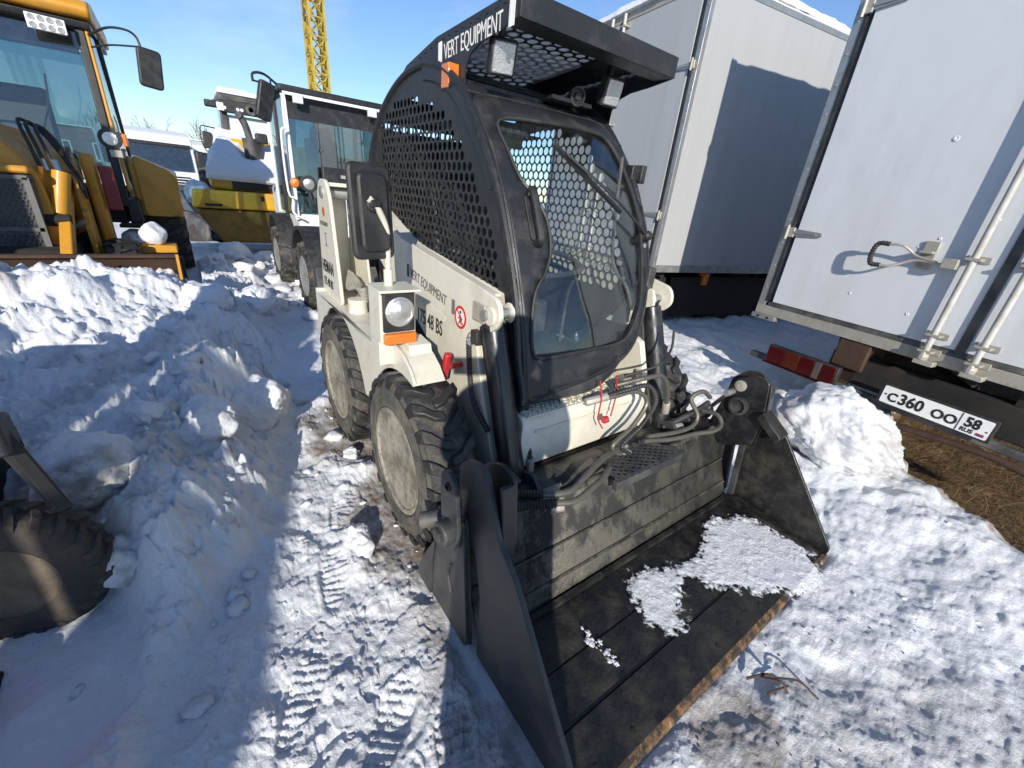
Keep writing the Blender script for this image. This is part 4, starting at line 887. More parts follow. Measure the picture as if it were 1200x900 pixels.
# --- multi-purpose bucket (part of the machine)
BK = MB(); YL, YR = .565, 2.245
PL = [(-.245, .015), (-.235, .07), (-.60, .53), (-.69, .60), (-.775, .775), (-.82, .79), (-.88, .77), (-.925, .72), (-.92, .60), (-.80, .44), (-.76, .30), (-.755, .015)]
for y in (YL, YR):
    s = -1 if y < 1.4 else 1
    b = MB(); b.prism(rounded(PL, .02, 3), min(y, y + s * .018), max(y, y + s * .018)); b.build('bucket_side_plate', 'bucket' if s > 0 else 'black2', SK, bevel=.003)
# back wall, rounded top beam, rear wall
prof = [(-.752, .012), (-.775, .06), (-.865, .275), (-.893, .35), (-.912, .395), (-.945, .420), (-1.04, .432), (-1.10, .42), (-1.12, .37), (-1.12, .06), (-1.06, .03)]
b = MB(); n = len(prof)
for y in (YL + .002, YR - .002):
    for x, z in prof: b.v.append(Vector((x, y, z)))
for k in range(n - 1): b.f.append((k, k + 1, n + k + 1, n + k))
o = b.build('bucket_back', 'bucketw', SK, smooth=True); m_ = o.modifiers.new('solid', 'SOLIDIFY'); m_.thickness = .012; m_.offset = -1
o.data.set_sharp_from_angle(angle=math.radians(30))
b = MB(); b.bar((-.842, YL + .01, .235), (-.842, YR - .01, .235), .006, .012, up=(.4, 0, .9)); b.build('weld_seam', 'bucketw', SK)
b = MB(); b.bar((-.79, YL + .01, .11), (-.79, YR - .01, .11), .010, .008, up=(.4, 0, .9)); b.build('weld_seam', 'bucketw', SK)
b = MB(); b.tube([(-.925, YL + .06, .412), (-.925, YR - .06, .412)], .014, 12, 0); b.build('top_beam_tube', 'bucketw', SK, smooth=True)
# floor in welded strips: each strip a plate
for x0, x1, z in ((-.748, -.560, .022), (-.556, -.402, .026), (-.398, -.252, .034)):
    b = MB(); b.box((x0, YL + .003, z - .018), (x1, YR - .003, z)); b.build('floor_plate', 'bucket', SK, bevel=.002)
b = MB(); b.prism([(-.252, .006), (-.252, .034), (-.236, .026), (-.228, .008)], YL - .02, YR + .02); b.build('cutting_edge', 'rustedge', SK)
for k in range(10): MB().cyl((-.285, YL + .1 + k * .165, .033), (-.285, YL + .1 + k * .165, .037), .009, 8).build('edge_bolt', 'dark', SK)
for k in range(6): MB().cyl((-.46, YL + .15 + k * .27, .024), (-.46, YL + .15 + k * .27, .029), .008, 8).build('edge_bolt', 'dark', SK)
b = MB(); b.box((-.755, YL + .004, .026), (-.735, YR - .004, .05)); b.build('floor_seam', 'rustedge' if False else 'bucket', SK)
# gussets, ears, bosses at both ends
for s in (-1, 1):
    def Yb(d): return (YL - d) if s < 0 else (YR + d)      # d: outwards
    def pr(poly, d0, d1, m, name, bev=.003):
        b = MB(); b.prism(poly, min(Yb(d0), Yb(d1)), max(Yb(d0), Yb(d1))); return b.build(name, m, SK, bevel=bev)
    pr(rounded([(-.845, .56), (-.94, .50), (-1.00, .40), (-1.13, .16), (-1.175, .03), (-.80, .03), (-.78, .05)], .02), .030, .044, 'black2', 'bucket_gusset')
    pr([(-.845, .54), (-.86, .56), (-.80, .04), (-.78, .04)], .018, .031, 'black2', 'gusset_spacer')
    pr(rounded([(-1.03, .33), (-1.13, .16), (-1.175, .03), (-1.05, .03)], .01), .045, .052, 'black2', 'gusset_doubler')
    pr(rounded([(-.96, .62), (-.955, .70), (-.91, .728), (-.865, .70), (-.835, .52), (-.87, .42), (-.94, .44)], .03), .050, .066, 'black2', 'bucket_ear')
    MB().cyl((-.885, Yb(.02), .51), (-.885, Yb(.105), .51), .042, 22).build('hinge_boss', 'black2', SK, bevel=.006)
    MB().cyl((-.885, Yb(.10), .51), (-.885, Yb(.118), .51), .026, 6).build('hinge_bolt', 'black2', SK, bevel=.003)
    b = MB(); b.lathe([(.016, 0), (.016, .004), (.011, .004), (.011, 0)], (-.91, Yb(.066), .665), (0, s, 0), 6); b.build('hex_mark', 'ink', SK)
    b = MB(); b.tube([(-.905, Yb(.046), .33), (-.925, Yb(.046), .27), (-.90, Yb(.046), .20)], .006, 8, 5); b.build('weld_bead', 'black2', SK)
    b = MB(); b.cyl((-1.02, Yb(.02), .44), (-1.06, Yb(.09), .42), .03, 12); b.build('grease_cap', 'darkgrey', SK, bevel=.004)
    # inner bracket plates
    pr(rounded([(-.91, .66), (-.885, .735), (-.80, .785), (-.73, .775), (-.70, .57), (-.71, .42), (-.85, .34), (-.96, .42)], .025), -.060, -.046, 'cylpaint', 'inner_bracket')
    pr([(-.735, .76), (-.72, .76), (-.69, .57), (-.70, .43), (-.715, .43), (-.705, .57)], -.046, -.001, 'cylpaint', 'bracket_front_plate')
    # clam cylinder from the ear back to the beam
    p0, p1, p2 = Vector((-.885, Yb(-.09), .66)), Vector((-.93, Yb(-.09), .58)), Vector((-1.10, Yb(-.09), .36))
    if s > 0:
        p1 = Vector((-.975, Yb(-.06), .52)); p2 = Vector((-1.12, Yb(-.06), .36))
    MB().cyl(p0, p1, .012, 12).build('clam_rod', 'rod', SK, smooth=True)
    MB().cyl(p1, p2, .030, 16).build('clam_cylinder', 'black2', SK, smooth=True)
    MB().cyl(p0 + Vector((0, -.04, 0)), p0 + Vector((0, .04, 0)), .016, 14).build('ear_pin', 'steel', SK)
    b = MB(); b.lathe([(.030, 0), (.030, .006), (.016, .010), (.0, .010)], (-.855, Yb(-.061), .705), (0, -s, 0), 20); b.build('pin_washer', 'zinc', SK)
    b = MB(); b.lathe([(.050, 0), (.050, .02), (.036, .024), (.036, .012), (0, .012)], (-.83, Yb(-.061), .60), (0, -s, 0), 24); b.build('pivot_ring', 'black2', SK, smooth=True)
    # arm-to-bucket lug
    pr(rounded([(-1.10, .20), (-1.12, .44), (-1.0, .50), (-.90, .40), (-.93, .2)], .03), -.24, -.22, 'black2', 'arm_lug')
    pr(rounded([(-1.10, .20), (-1.12, .44), (-1.0, .50), (-.90, .40), (-.93, .2)], .03), -.38, -.36, 'black2', 'arm_lug')
b = MB(); b.bar((-.765, YR - .012, .40), (-.73, YR - .012, .03), .025, .035, up=(0, 1, 0)); b.build('inner_corner_bar', 'black2', SK)
b = MB(); b.prism([(-.74, .02), (-.74, .07), (-.27, .035), (-.25, .02)], YR - .055, YR - .002); b.build('side_cutting_edge', 'bucket', SK, bevel=.003)
b = MB(); b.prism([(-.60, .50), (-.585, .54), (-.70, .625), (-.72, .59)], YR - .10, YR - .002); b.build('inner_stiffener', 'bucket', SK, bevel=.003)
# quick attach frame behind
b = MB(); b.box((-1.15, .95, .10), (-1.12, 1.86, .40)); b.build('quick_attach_frame', 'dark', SK)
b = MB(); b.cyl((-1.02, .70, .36), (-1.02, 2.10, .36), .035, 16); b.build('cross_tube', 'black2', SK, smooth=True)
# punched step on the beam
stp = [(-.985, 1.27), (-.985, 1.66), (-.835, 1.78), (-.835, 1.28)]
hexmesh('bucket_step', stp, lambda x, y: -.972 < x < -.85 and inpoly(x, y, [(-.98, 1.29), (-.98, 1.64), (-.84, 1.74), (-.84, 1.30)]), lambda x, y: (x, y, .452 - .25 * (x + .95) * 0 - (x + .985) * .10), 'black2', SK, .028, .0095, .005)
b = MB(); b.box((-.86, 1.27, .39), (-.835, 1.75, .434)); b.build('step_front_lip', 'black2', SK, bevel=.002)
# long hoses over the bucket back
for k, (h, r_, wr, mm) in enumerate((
    ([(-1.0, .70, .475), (-.95, .80, .465), (-.90, .90, .455)], .017, .14, 'hose'), ([(-.93, .70, .46), (-.90, .80, .445), (-.85, .93, .44)], .017, .14, 'hose'),
    ([(-.90, .90, .455), (-.86, 1.00, .46), (-.88, 1.10, .475), (-.92, 1.22, .475), (-.96, 1.34, .46), (-.985, 1.46, .44)], .013, 0, 'hosegrey'),
    ([(-.85, .93, .44), (-.82, 1.00, .445), (-.83, 1.10, .46), (-.86, 1.20, .455), (-.90, 1.28, .445)], .013, 0, 'hosegrey'),
    ([(-.98, 1.62, .435), (-.93, 1.80, .425), (-.90, 1.95, .43), (-.86, 2.05, .44), (-.86, 2.12, .46), (-.90, 2.13, .50), (-.98, 2.12, .49)], .012, 0, 'hosegrey'),
    ([(-.99, 1.66, .445), (-.95, 1.85, .44), (-.94, 1.98, .45), (-.95, 2.02, .50), (-1.0, 2.0, .58), (-.98, 2.06, .62), (-.96, 2.12, .58)], .012, 0, 'hosegrey'),
    ([(-1.04, 1.86, .42), (-1.0, 1.95, .47), (-.97, 2.05, .52), (-.97, 2.14, .54)], .014, 0, 'hose'))):
    b = MB(); b.tube([(p_[0], p_[1], p_[2] + .022) for p_ in h], r_, 10, 8, wrap=wr, pitch=.012); b.build('bucket_hose', mm, SK, smooth=(wr == 0))
for p, q in (((-.905, .885, .456), (-.89, .93, .456)), ((-.86, .91, .441), (-.84, .96, .441)), ((-.99, 1.44, .44), (-1.0, 1.52, .44)), ((-1.0, 1.90, .45), (-.99, 1.96, .45))):
    MB().cyl(p, q, .020, 8).build('hose_clamp', 'zinc', SK, bevel=.002)
b = MB(); b.bar((-.98, .93, .40), (-.90, .99, .48), .05, .006); b.build('hose_guard', 'steel', SK)
# hoist link between inner bracket and beam, left
b = MB(); b.bar((-1.06, .84, .30), (-1.0, .84, .50), .03, .05, up=(0, 1, 0)); b.build('tilt_lever', 'black2', SK, bevel=.004)
# ------------------------------------------------------------------ box trucks (local frame: x = across, y = forward, z up)
A10 = math.radians(10)
U = Vector((-math.cos(A10), math.sin(A10), 0)); Vv = Vector((math.sin(A10), math.cos(A10), 0))
def truck_frame(u, v):
    # origin at the rear left-in-picture corner; +x runs to the right along the rear, +y forward
    return Matrix.Translation(U * u + Vv * v) @ Matrix((-U, Vv, Vector((0, 0, 1)))).transposed().to_4x4()
def strap_hinge(T, x, z, root, side=1):
    b = MB(T); b.box((x - .045 * side if side > 0 else x, -.030, z - .035), (x + .03 if side > 0 else x + .045, -.012, z + .035)); 
    h = b.build('hinge', 'zinc', root, bevel=.004)
    b = MB(T); b.prism(rounded([(x, z - .028), (x + .22 * side, z - .016), (x + .235 * side, z), (x + .22 * side, z + .016), (x, z + .028)], .01), -.024, -.010, 'y'); b.build('hinge_strap', 'steel', h, bevel=.003)
    b = MB(T); b.prism([(x + .02 * side, z - .008), (x + .19 * side, z - .005), (x + .19 * side, z + .005), (x + .02 * side, z + .008)], -.030, -.024, 'y'); b.build('strap_rib', 'steel', h)
    MB(T).cyl((x - .02 * side, -.035, z - .05), (x - .02 * side, -.035, z + .05), .011, 10).build('hinge_pin', 'zinc', h)
def box_truck(u, v, z0, z1, Wd, L, label, full, T=None, pm='boxwhite'):
    T = T or truck_frame(u, v); root = empty('box_truck', T @ Vector((Wd / 2, 1.0, 0)), label, 'truck')
    # walls and roof as panels with real thickness
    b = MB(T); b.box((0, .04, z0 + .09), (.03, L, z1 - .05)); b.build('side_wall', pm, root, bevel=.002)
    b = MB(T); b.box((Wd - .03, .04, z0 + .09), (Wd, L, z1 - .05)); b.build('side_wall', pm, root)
    b = MB(T); b.box((0, L - .03, z0 + .09), (Wd, L, z1 - .05)); b.build('front_wall', 'boxwhite', root)
    b = MB(T); b.box((-.004, .0, z1 - .05), (Wd + .004, L, z1)); b.build('box_roof', 'boxwhite', root, bevel=.01)
    for x0 in (-.006, Wd):
        b = MB(T); b.box((x0, .05, z1 - .07), (x0 + .006, L, z1 - .02)); b.build('roof_edge_profile', 'steel', root)
    b = MB(T); b.box((0, .04, z0 + .03), (Wd, L, z0 + .088)); b.build('box_floor', 'dark', root)
    for x0 in (-.008, Wd):
        b = MB(T); b.box((x0, .03, z0 + .02), (x0 + .008, L, z0 + .10)); b.build('side_skirt_profile', 'steel', root)
    b = MB(T)
    for k in range(int(L / .22)):
        b.cyl((-.011, .15 + k * .22, z0 + .075), (-.008, .15 + k * .22, z0 + .075), .006, 6); b.cyl((Wd + .008, .15 + k * .22, z0 + .075), (Wd + .011, .15 + k * .22, z0 + .075), .006, 6)
    b.build('rivets', 'steel', root, kind='stuff')
    # rear frame
    for x0 in (-.03, Wd - .03):
        b = MB(T); b.box((x0, -.010, z0 + .02), (x0 + .06, .04, z1)); b.build('corner_post', 'steel', root, bevel=.004)
        b = MB(T); xx = x0 + (.062 if x0 < .5 else -.020); b.box((xx, -.016, z0 + .09), (xx + .018, .0, z1 - .04)); b.build('door_gasket', 'hose', root)
        b = MB(T)
        for k in range(int((z1 - z0) / .17)): b.cyl((x0 + .03, -.014, z0 + .2 + k * .17), (x0 + .03, -.010, z0 + .2 + k * .17), .007, 8)
        b.build('post_rivets', 'zinc', root, kind='stuff')
    b = MB(T); b.box((-.03, -.012, z0 - .02), (Wd + .03, .06, z0 + .055)); b.build('rear_sill', 'zinc', root, bevel=.004)
    b = MB(T); b.box((.06, -.012, z0 + .058), (Wd - .06, .0, z0 + .088)); b.build('sill_gasket', 'darkgrey', root)
    b = MB(T); b.box((-.03, -.012, z1 - .075), (Wd + .03, .06, z1 + .004)); b.build('rear_header', 'zinc', root, bevel=.004)
    b = MB(T); b.box((-.04, -.03, z0 - .055), (.16, .02, z0 - .02)); br = b.build('corner_bracket', 'steel', root, bevel=.003)
    for x in (.02, .10): MB(T).cyl((x, -.033, z0 - .038), (x, -.029, z0 - .038), .010, 12).build('bracket_hole', 'ink', br)
    # two doors
    c = Wd / 2
    for k, (xa, xb) in enumerate(((.085, c - .022), (c + .022, Wd - .085))):
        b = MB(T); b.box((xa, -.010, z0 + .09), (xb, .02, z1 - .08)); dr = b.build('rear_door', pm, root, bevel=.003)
        rr_ = [c - .13, c + .09][k]
        MB(T).cyl((rr_, -.052, z0 + .02), (rr_, -.052, z1 - .02), .017, 16).build('lock_rod', 'rodpaint', dr, smooth=True)
        for z in (z0 + .06, z0 + .16, z0 + .60, (z0 + z1) / 2 + .25, z1 - .12):
            b = MB(T); b.box((rr_ - .035, -.072, z - .018), (rr_ + .035, -.010, z - .002)); b.box((rr_ - .045, -.018, z - .028), (rr_ + .06, -.010, z + .008)); b.build('rod_bracket', 'zinc', dr, bevel=.002)
        b = MB(T); b.lathe([(.026, 0), (.030, .02), (.022, .05)], (rr_, -.052, z0 + .0), (0, 0, 1), 12); b.build('rod_cam', 'zinc', dr)
        b = MB(T); b.box((rr_ - .03, -.075, z0 - .03), (rr_ + .07, -.012, z0 + .0)); b.build('cam_keeper', 'zinc', dr, bevel=.004)
    b = MB(T); b.box((c - .022, -.020, z0 + .07), (c + .022, .0, z1 - .07)); b.build('centre_gasket', 'darkgrey', root, bevel=.004)
    for z in (z0 + .62, z0 + 1.96):
        strap_hinge(T, .045, z, root, 1); strap_hinge(T, Wd - .045, z, root, -1)
    if full:
        # handle on the left door
        hz_ = 1.39; hx = 1.40
        def H(x, y, z): return (u - x if False else x, y, z)
        x0 = 2.14 - 1.47                                # left end of the grip
        b = MB(T); b.tube([(x0 + .36, -.055, hz_ - .03), (x0 + .20, -.05, hz_ - .025), (x0 + .10, -.085, hz_ - .075), (x0 + .0, -.10, hz_ - .075)], .008, 8, 5)
        b.tube([(x0 + .30, -.055, hz_ - .02), (x0 + .20, -.05, hz_ + .0), (x0 + .12, -.085, hz_ + .05), (x0 + .02, -.10, hz_ + .045)], .008, 8, 5); hd = b.build('door_handle', 'zinc', root, smooth=True)
        b = MB(T); b.tube([(x0 + .06, -.098, hz_ + .05), (x0 + .0, -.10, hz_ + .045), (x0 - .015, -.10, hz_ - .015), (x0 + .0, -.10, hz_ - .075), (x0 + .05, -.095, hz_ - .078)], .014, 10, 6, wrap=.12, pitch=.016); b.build('handle_grip', 'plastic', hd)
        b = MB(T); b.box((x0 + .20, -.025, hz_ - .07), (x0 + .27, -.010, hz_ + .09)); b.box((x0 + .20, -.07, hz_ + .02), (x0 + .27, -.02, hz_ + .035)); b.build('handle_latch', 'zinc', hd, bevel=.003)
        b = MB(T); b.box((x0 + .33, -.078, hz_ - .045), (x0 + .40, -.040, hz_ + .01)); b.build('rod_clamp', 'zinc', hd, bevel=.003)
    # chassis, wheels, lamps
    for x in (.75, Wd - .95):
        b = MB(T); b.box((x, .05, z0 - .22), (x + .08, L + 1.8, z0 + .02)); b.build('chassis_rail', 'dark', root)
    for k in range(6):
        b = MB(T); b.box((.12, .3 + k * .85, z0 - .06), (Wd - .12, .36 + k * .85, z0 + .03)); b.build('cross_member', 'dark', root)
    R_ = .46
    for yy in (L * .62,):
        for x in (.12, .42, Wd - .72, Wd - .42):
            b = MB(T); b.lathe([(.22, 0), (R_ * .8, -.01), (R_, .03), (R_, .23), (R_ * .8, .27), (.22, .26)], (x, yy, R_), (1, 0, 0), 32, cap=False); w = b.build('wheel', 'rubberold', root, smooth=True)
            b = MB(T); b.lathe([(.23, .02), (.20, .08), (.10, .04), (0, .04)], (x, yy, R_), (1, 0, 0), 24); b.build('rim', 'rimdark', w, smooth=True)
        MB(T).cyl((.3, yy, R_), (Wd - .3, yy, R_), .09, 14).build('rear_axle', 'dark', root)
    b = MB(T); b.box((.35, L * .3, z0 - .5), (.85, L * .3 + .9, z0 - .12)); b.build('fuel_tank', 'dark', root, bevel=.05)
    # cab ahead of the box
    b = MB(T); b.prism([(L + .15, .55), (L + .15, 2.6), (L + 1.5, 2.6), (L + 1.9, 1.5), (L + 1.95, .55)], .05, Wd - .05, 'x'); b.build('truck_cab', 'white', root, bevel=.05)
    for x in (.1, Wd - .4):
        b = MB(T); b.lathe([(.22, 0), (R_ * .8, -.01), (R_, .03), (R_, .23), (R_ * .8, .27), (.22, .26)], (x, L + 1.0, R_), (1, 0, 0), 32); b.build('wheel', 'rubberold', root, smooth=True)
    return root, T
RT, TR = box_truck(2.14, 3.40, .82, 3.55, 2.50, 5.2, 'white box truck at the right, its rear doors, lock rods and number plate facing us', True)
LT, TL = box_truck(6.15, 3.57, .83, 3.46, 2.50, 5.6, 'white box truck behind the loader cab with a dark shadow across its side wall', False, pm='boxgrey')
fd = Vector((.839, -.545, 0)); nd = Vector((.545, .839, 0))  # frame of an added truck, made up out of view to shade the backhoe
DT, TD = box_truck(0, 0, .9, 3.62, 2.45, 5.0, 'third white box truck, added unseen behind the red tractor to shade the backhoe', False,
    Matrix.Translation(nd * -3.95 + fd * -.8) @ Matrix((-nd, fd, Vector((0, 0, 1)))).transposed().to_4x4())
# right truck: door dents, underride bar, number plate, lamp
def rx(u): return 2.14 - u
b = MB(TR)
b.box((.05, -.02, .44), (2.45, .03, .49)); b.build('underride_bar', 'darkgrey', RT, bevel=.01)
b = MB(TR); b.box((.62, .03, .50), (2.3, .16, .70)); b.build('rear_crossbeam', 'dark', RT, bevel=.01)
b = MB(TR); b.prism(rounded([(rx(1.13), .478), (rx(.575), .478), (rx(.575), .618), (rx(1.13), .618)], .01), -.062, -.050, 'y'); pf = b.build('plate_holder', 'plastic', RT, bevel=.003)
b = MB(TR); b.prism(rounded([(rx(1.11), .492), (rx(.59), .492), (rx(.59), .604), (rx(1.11), .604)], .008), -.066, -.0625, 'y'); b.build('number_plate', 'plate', pf)
b = MB(TR); b.box((rx(1.0), -.05, .52), (rx(.95), .03, .56)); b.box((rx(.75), -.05, .52), (rx(.70), .03, .56)); b.build('plate_bracket', 'dark', pf)
def ptext(s, size, u, z, sx=1.0, bold=.0025):
    p = TR @ Vector((rx(u), -.0672, z)); return text('plate_character', s, size, p, -U, (0, 0, 1), 'ink', pf, sx=sx, bold=bold)
ptext('C', .078, 1.078, .515, .95); ptext('360', .098, 1.018, .515, .86, .003); ptext('OO', .078, .852, .515, .95)
ptext('58', .080, .700, .535, .82, .003); ptext('RUS', .034, .708, .502, .95, .001)
for a_, b__, c_, d_ in ((.725, .721, .494, .602), (1.096, 1.086, .545, .555), (.606, .598, .535, .543)):
    b = MB(TR); b.box((rx(a_), -.068, c_), (rx(b__), -.066, d_)); b.build('plate_mark', 'ink', pf)
b = MB(TR); b.box((rx(.637), -.068, .503), (rx(.603), -.066, .511)); b.build('plate_flag', 'inkblue', pf); b = MB(TR); b.box((rx(.637), -.068, .512), (rx(.603), -.066, .519)); b.build('plate_flag', 'inkred', pf)
# tail lamp cluster, red and amber lens colours darkened to imitate shade
b = MB(TR); b.box((rx(1.93), -.05, .455), (rx(1.40), .0, .60)); tl = b.build('tail_lamp', 'plastic', RT, bevel=.006)
for a_, c_, mm in ((1.92, 1.78, 'redlens'), (1.775, 1.67, 'orange'), (1.665, 1.56, 'redlens'), (1.555, 1.51, 'led'), (1.505, 1.41, 'redlens')):
    m_ = MT[mm]
    if mm == 'orange': m_ = MT.setdefault('amberdark', mat('shaded_amber_lens', (.075, .014, .005), .2, coat=.6))
    if mm == 'led': m_ = MT.setdefault('greylens', mat('reversing_lens', (.10, .08, .08), .2, coat=.6))
    b = MB(TR); b.box((rx(a_), -.062, .466), (rx(c_), -.049, .590)); b.build('lens', m_, tl, bevel=.003)
b = MB(TR); b.box((rx(1.94), -.064, .448), (rx(1.40), -.045, .455)); b.build('lamp_trim', 'redlens', tl)
b = MB(TR); b.prism([(rx(1.44), .47), (rx(1.36), .47), (rx(1.28), .80), (rx(1.52), .80)], .03, .06, 'y'); b.build('lamp_hanger', 'rust', RT)
b = MB(TR); b.box((rx(1.5), .0, .60), (rx(1.3), .25, .80)); b.build('frame_end', 'rust', RT, bevel=.01)
b = MB(TR); b.tube([(rx(1.3), .1, .70), (rx(.9), .2, .62), (rx(.5), .15, .70), (rx(.1), .2, .66)], .02, 8, 6); b.tube([(rx(1.1), .3, .75), (rx(.6), .25, .58), (rx(.2), .3, .62)], .03, 8, 6); b.build('under_pipes', 'dark', RT, smooth=True)
b = MB(TR); b.tube([(rx(1.35), .02, .30), (rx(.6), .0, .40), (rx(.2), .0, .36), (rx(-.2), .02, .40)], .022, 10, 6); b.build('exhaust_pipe', 'rust', RT, smooth=True)
# dents in the left door of the right truck
for (u_, z_, r_) in ((1.36, 2.02, .018), (1.02, 1.62, .010), (1.22, 1.50, .010), (1.30, 1.44, .008), (1.20, 1.05, .011), (1.55, 1.10, .009)):
    b = MB(TR); b.lathe([(r_, 0), (r_ * .8, .002), (r_ * .5, .003), (0, -.002)], (rx(u_), -.0102, z_), (.1, -1, .15), 9); b.build('door_dent', 'boxwhite', RT, smooth=True)
# left truck: dark shapes added to stand for shade and clutter below the box
b = MB(TL); b.box((2.36, .5, .28), (2.40, 3.2, .78)); b.build('shade_fill_panel', 'dark', LT, bevel=.01)
b = MB(TL); b.box((.3, .25, .25), (2.3, .5, .75)); b.build('shade_fill_beam', 'dark', LT, bevel=.02)
b = MB(TL); b.box((1.6, 1.2, .22), (2.3, 2.4, .72)); b.build('shade_fill_box', 'dark', LT, bevel=.02)
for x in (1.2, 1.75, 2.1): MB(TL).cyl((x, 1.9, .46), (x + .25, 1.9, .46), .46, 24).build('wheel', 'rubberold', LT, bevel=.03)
# left truck under side: red frame piece, blue tank
b = MB(TL); b.box((2.34, 1.0, .68), (2.44, 1.08, .84)); b.build('marker_bracket', 'orange', LT, bevel=.01)
b = MB(TL); b.box((1.95, .05, .42), (2.2, .12, .66)); fr_ = b.build('reflector_frame', mat('red_orange_paint', (.5, .07, .02), .5), LT, bevel=.02)
b = MB(TL); b.cyl((1.7, .9, .45), (2.2, .9, .45), .12, 20); b.build('air_tank', 'blue', LT, smooth=True)
b = MB(TL); b.box((-.01, -.014, 3.40), (2.5, .02, 3.52)); 
snow_roof = b.build('roof_snow', 'snow', None)
bpy.data.objects.remove(snow_roof)
def snow_slab(name, T, x0, x1, y0, y1, z, h, label, seed=3, parent=None, nx=40, ny=40, cat='snow'):
    # a drift lying on a flat top, with rounded uneven edges
    b = MB(T); xs = np.linspace(0, 1, nx); ys = np.linspace(0, 1, ny); Lx, Ly = x1 - x0, y1 - y0
    X, Y = np.meshgrid(xs, ys); ex = np.minimum(X, 1 - X) * Lx; ey = np.minimum(Y, 1 - Y) * Ly; e = np.minimum(ex, ey)
    Z = h * np.sqrt(np.clip(1 - (1 - np.clip(e / (h * .9), 0, 1)) ** 2, 0, 1)) * (.8 + .35 * fbm(X * Lx * 3 + seed, Y * Ly * 3, seed, 4)) 
    wob = .03 * fbm(Y * Ly * 4, X * Lx * 4, seed + 5, 3)
    for i in range(ny):
        for j in range(nx): b.v.append(T @ Vector((x0 + X[i, j] * Lx + wob[i, j] * (1 if e[i, j] < h else .2), y0 + Y[i, j] * Ly + wob[i, j], z + max(0, Z[i, j]))))
    for i in range(ny - 1):
        for j in range(nx - 1): b.f.append((i * nx + j, i * nx + j + 1, (i + 1) * nx + j + 1, (i + 1) * nx + j))
    k = len(b.v); edge = [j for j in range(nx)] + [i * nx + nx - 1 for i in range(1, ny)] + [(ny - 1) * nx + j for j in range(nx - 2, -1, -1)] + [i * nx for i in range(ny - 2, 0, -1)]
    for q in edge: b.v.append(b.v[q] - Vector((0, 0, .004)))
    n = len(edge)
    for q in range(n): b.f.append((edge[q], edge[(q + 1) % n], k + (q + 1) % n, k + q))
    b.f.append(tuple(k + q for q in range(n)))
    o = b.build(name, 'snow', parent, smooth=True, angle=180)
    if not parent: tag(o, label, cat)
    return o
snow_slab('roof_snow', TL, -.05, 2.5, -.06, 5.6, 3.464, .11, 'snow lying along the roof of the box truck behind the cab', 3, nx=50, ny=80)
snow_slab('roof_snow', TR, .05, 2.4, .1, 5.1, 3.555, .08, 'snow lying on the roof of the box truck at the right', 8)

# ------------------------------------------------------------------ generic tyre for the machines behind
def big_wheel(name, parent, c, R, w, side, rim='rimwhite', lugs=22, rub='rubber', rr=.55):
    o = MB(); d = (0, side, 0); h = w / 2
    o.lathe([(R * rr, -h * .9), (R * .8, -h), (R * .94, -h * .8), (R * .95, 0), (R * .94, h * .8), (R * .8, h), (R * rr, h * .9), (R * rr, -h * .9)], c, d, 48, cap=False)
    ty = o.build(name, rub, parent, smooth=True, angle=60)
    T = MB(); cx, cy, cz = c
    for sd in (-1, 1):
        for k in range(lugs):
            a = 2 * PI * (k + (.5 if sd > 0 else 0)) / lugs; vs = []
            for t, sh, ro, ri, wk in ((-.05, 0, 1, .93, .05), (.5, .10, 1, .93, .055), (1.02, .2, .93, .82, .06)):
                for r_, dd in ((ri, -wk), (ro, -wk * .8), (ro, wk * .8), (ri, wk)):
                    vs.append((cx + R * r_ * math.cos(a + sh + dd), cy + t * h * sd, cz + R * r_ * math.sin(a + sh + dd)))
            T.add(vs, [(4 * j + q, 4 * j + (q + 1) % 4, 4 * j + 4 + (q + 1) % 4, 4 * j + 4 + q) for j in range(2) for q in range(4)] + [(0, 1, 2, 3), (11, 10, 9, 8)])
    T.build('tread_lugs', rub, ty)
    o = MB(); r0 = R * rr; o.lathe([(r0 * 1.05, h * .93), (r0, h * .95), (r0 * .92, h * .6), (r0 * .6, h * .45), (r0 * .4, h * .6), (0, h * .6)], c, d, 32); o.build('rim', rim, ty, smooth=True)
    return ty

# ------------------------------------------------------------------ yellow backhoe loader
BH = empty('backhoe_loader', (-7.0, -1.35, 0), 'yellow backhoe loader at the left with its front bucket buried in the snow heap', 'backhoe loader')
yc = -1.40
b = MB(); b.prism(rounded([(-.52, .55), (.36, .55), (.50, .9), (.46, 1.35), (.30, 1.62), (0, 1.70), (-.30, 1.62), (-.46, 1.35), (-.52, .9)], .06), 0, 1.3, 'x')
b.v = [Vector((-6.90 + p.x, yc + p.y * (1 - .10 * p.x), p.z - .10 * max(0, p.x - .5))) for p in b.v]; b.build('hood', 'yellow', BH, bevel=.02, segs=3)
b = MB(); b.prism(rounded([(-.36, .48), (.34, .48), (.37, 1.30), (-.37, 1.30)], .04), 0, .12, 'x'); b.v = [Vector((-5.62 + p.x, yc + p.y, p.z)) for p in b.v]; gr = b.build('grille_housing', 'darkgrey', BH, bevel=.01)
hexmesh('grille_mesh', [(yc - .30, .55), (yc + .29, .55), (yc + .31, 1.24), (yc - .31, 1.24)], lambda y, z: abs(z - .84) > .025, lambda y, z: (-5.492, y, z), 'darkgrey', gr, .036, .0125, .003)
for z in (.52, .86, 1.27):
    MB().box((-5.51, yc - .35, z - .015), (-5.485, yc + .35, z + .015)).build('grille_bar', 'zincdark', gr)
MB().box((-5.51, yc + .32, .52), (-5.485, yc + .36, 1.27)).build('grille_bar', 'zincdark', gr)
b = MB(); b.box((-5.60, yc - .38, 1.30), (-5.46, yc + .38, 1.36)); b.build('grille_brow', 'yellow', BH, bevel=.02)
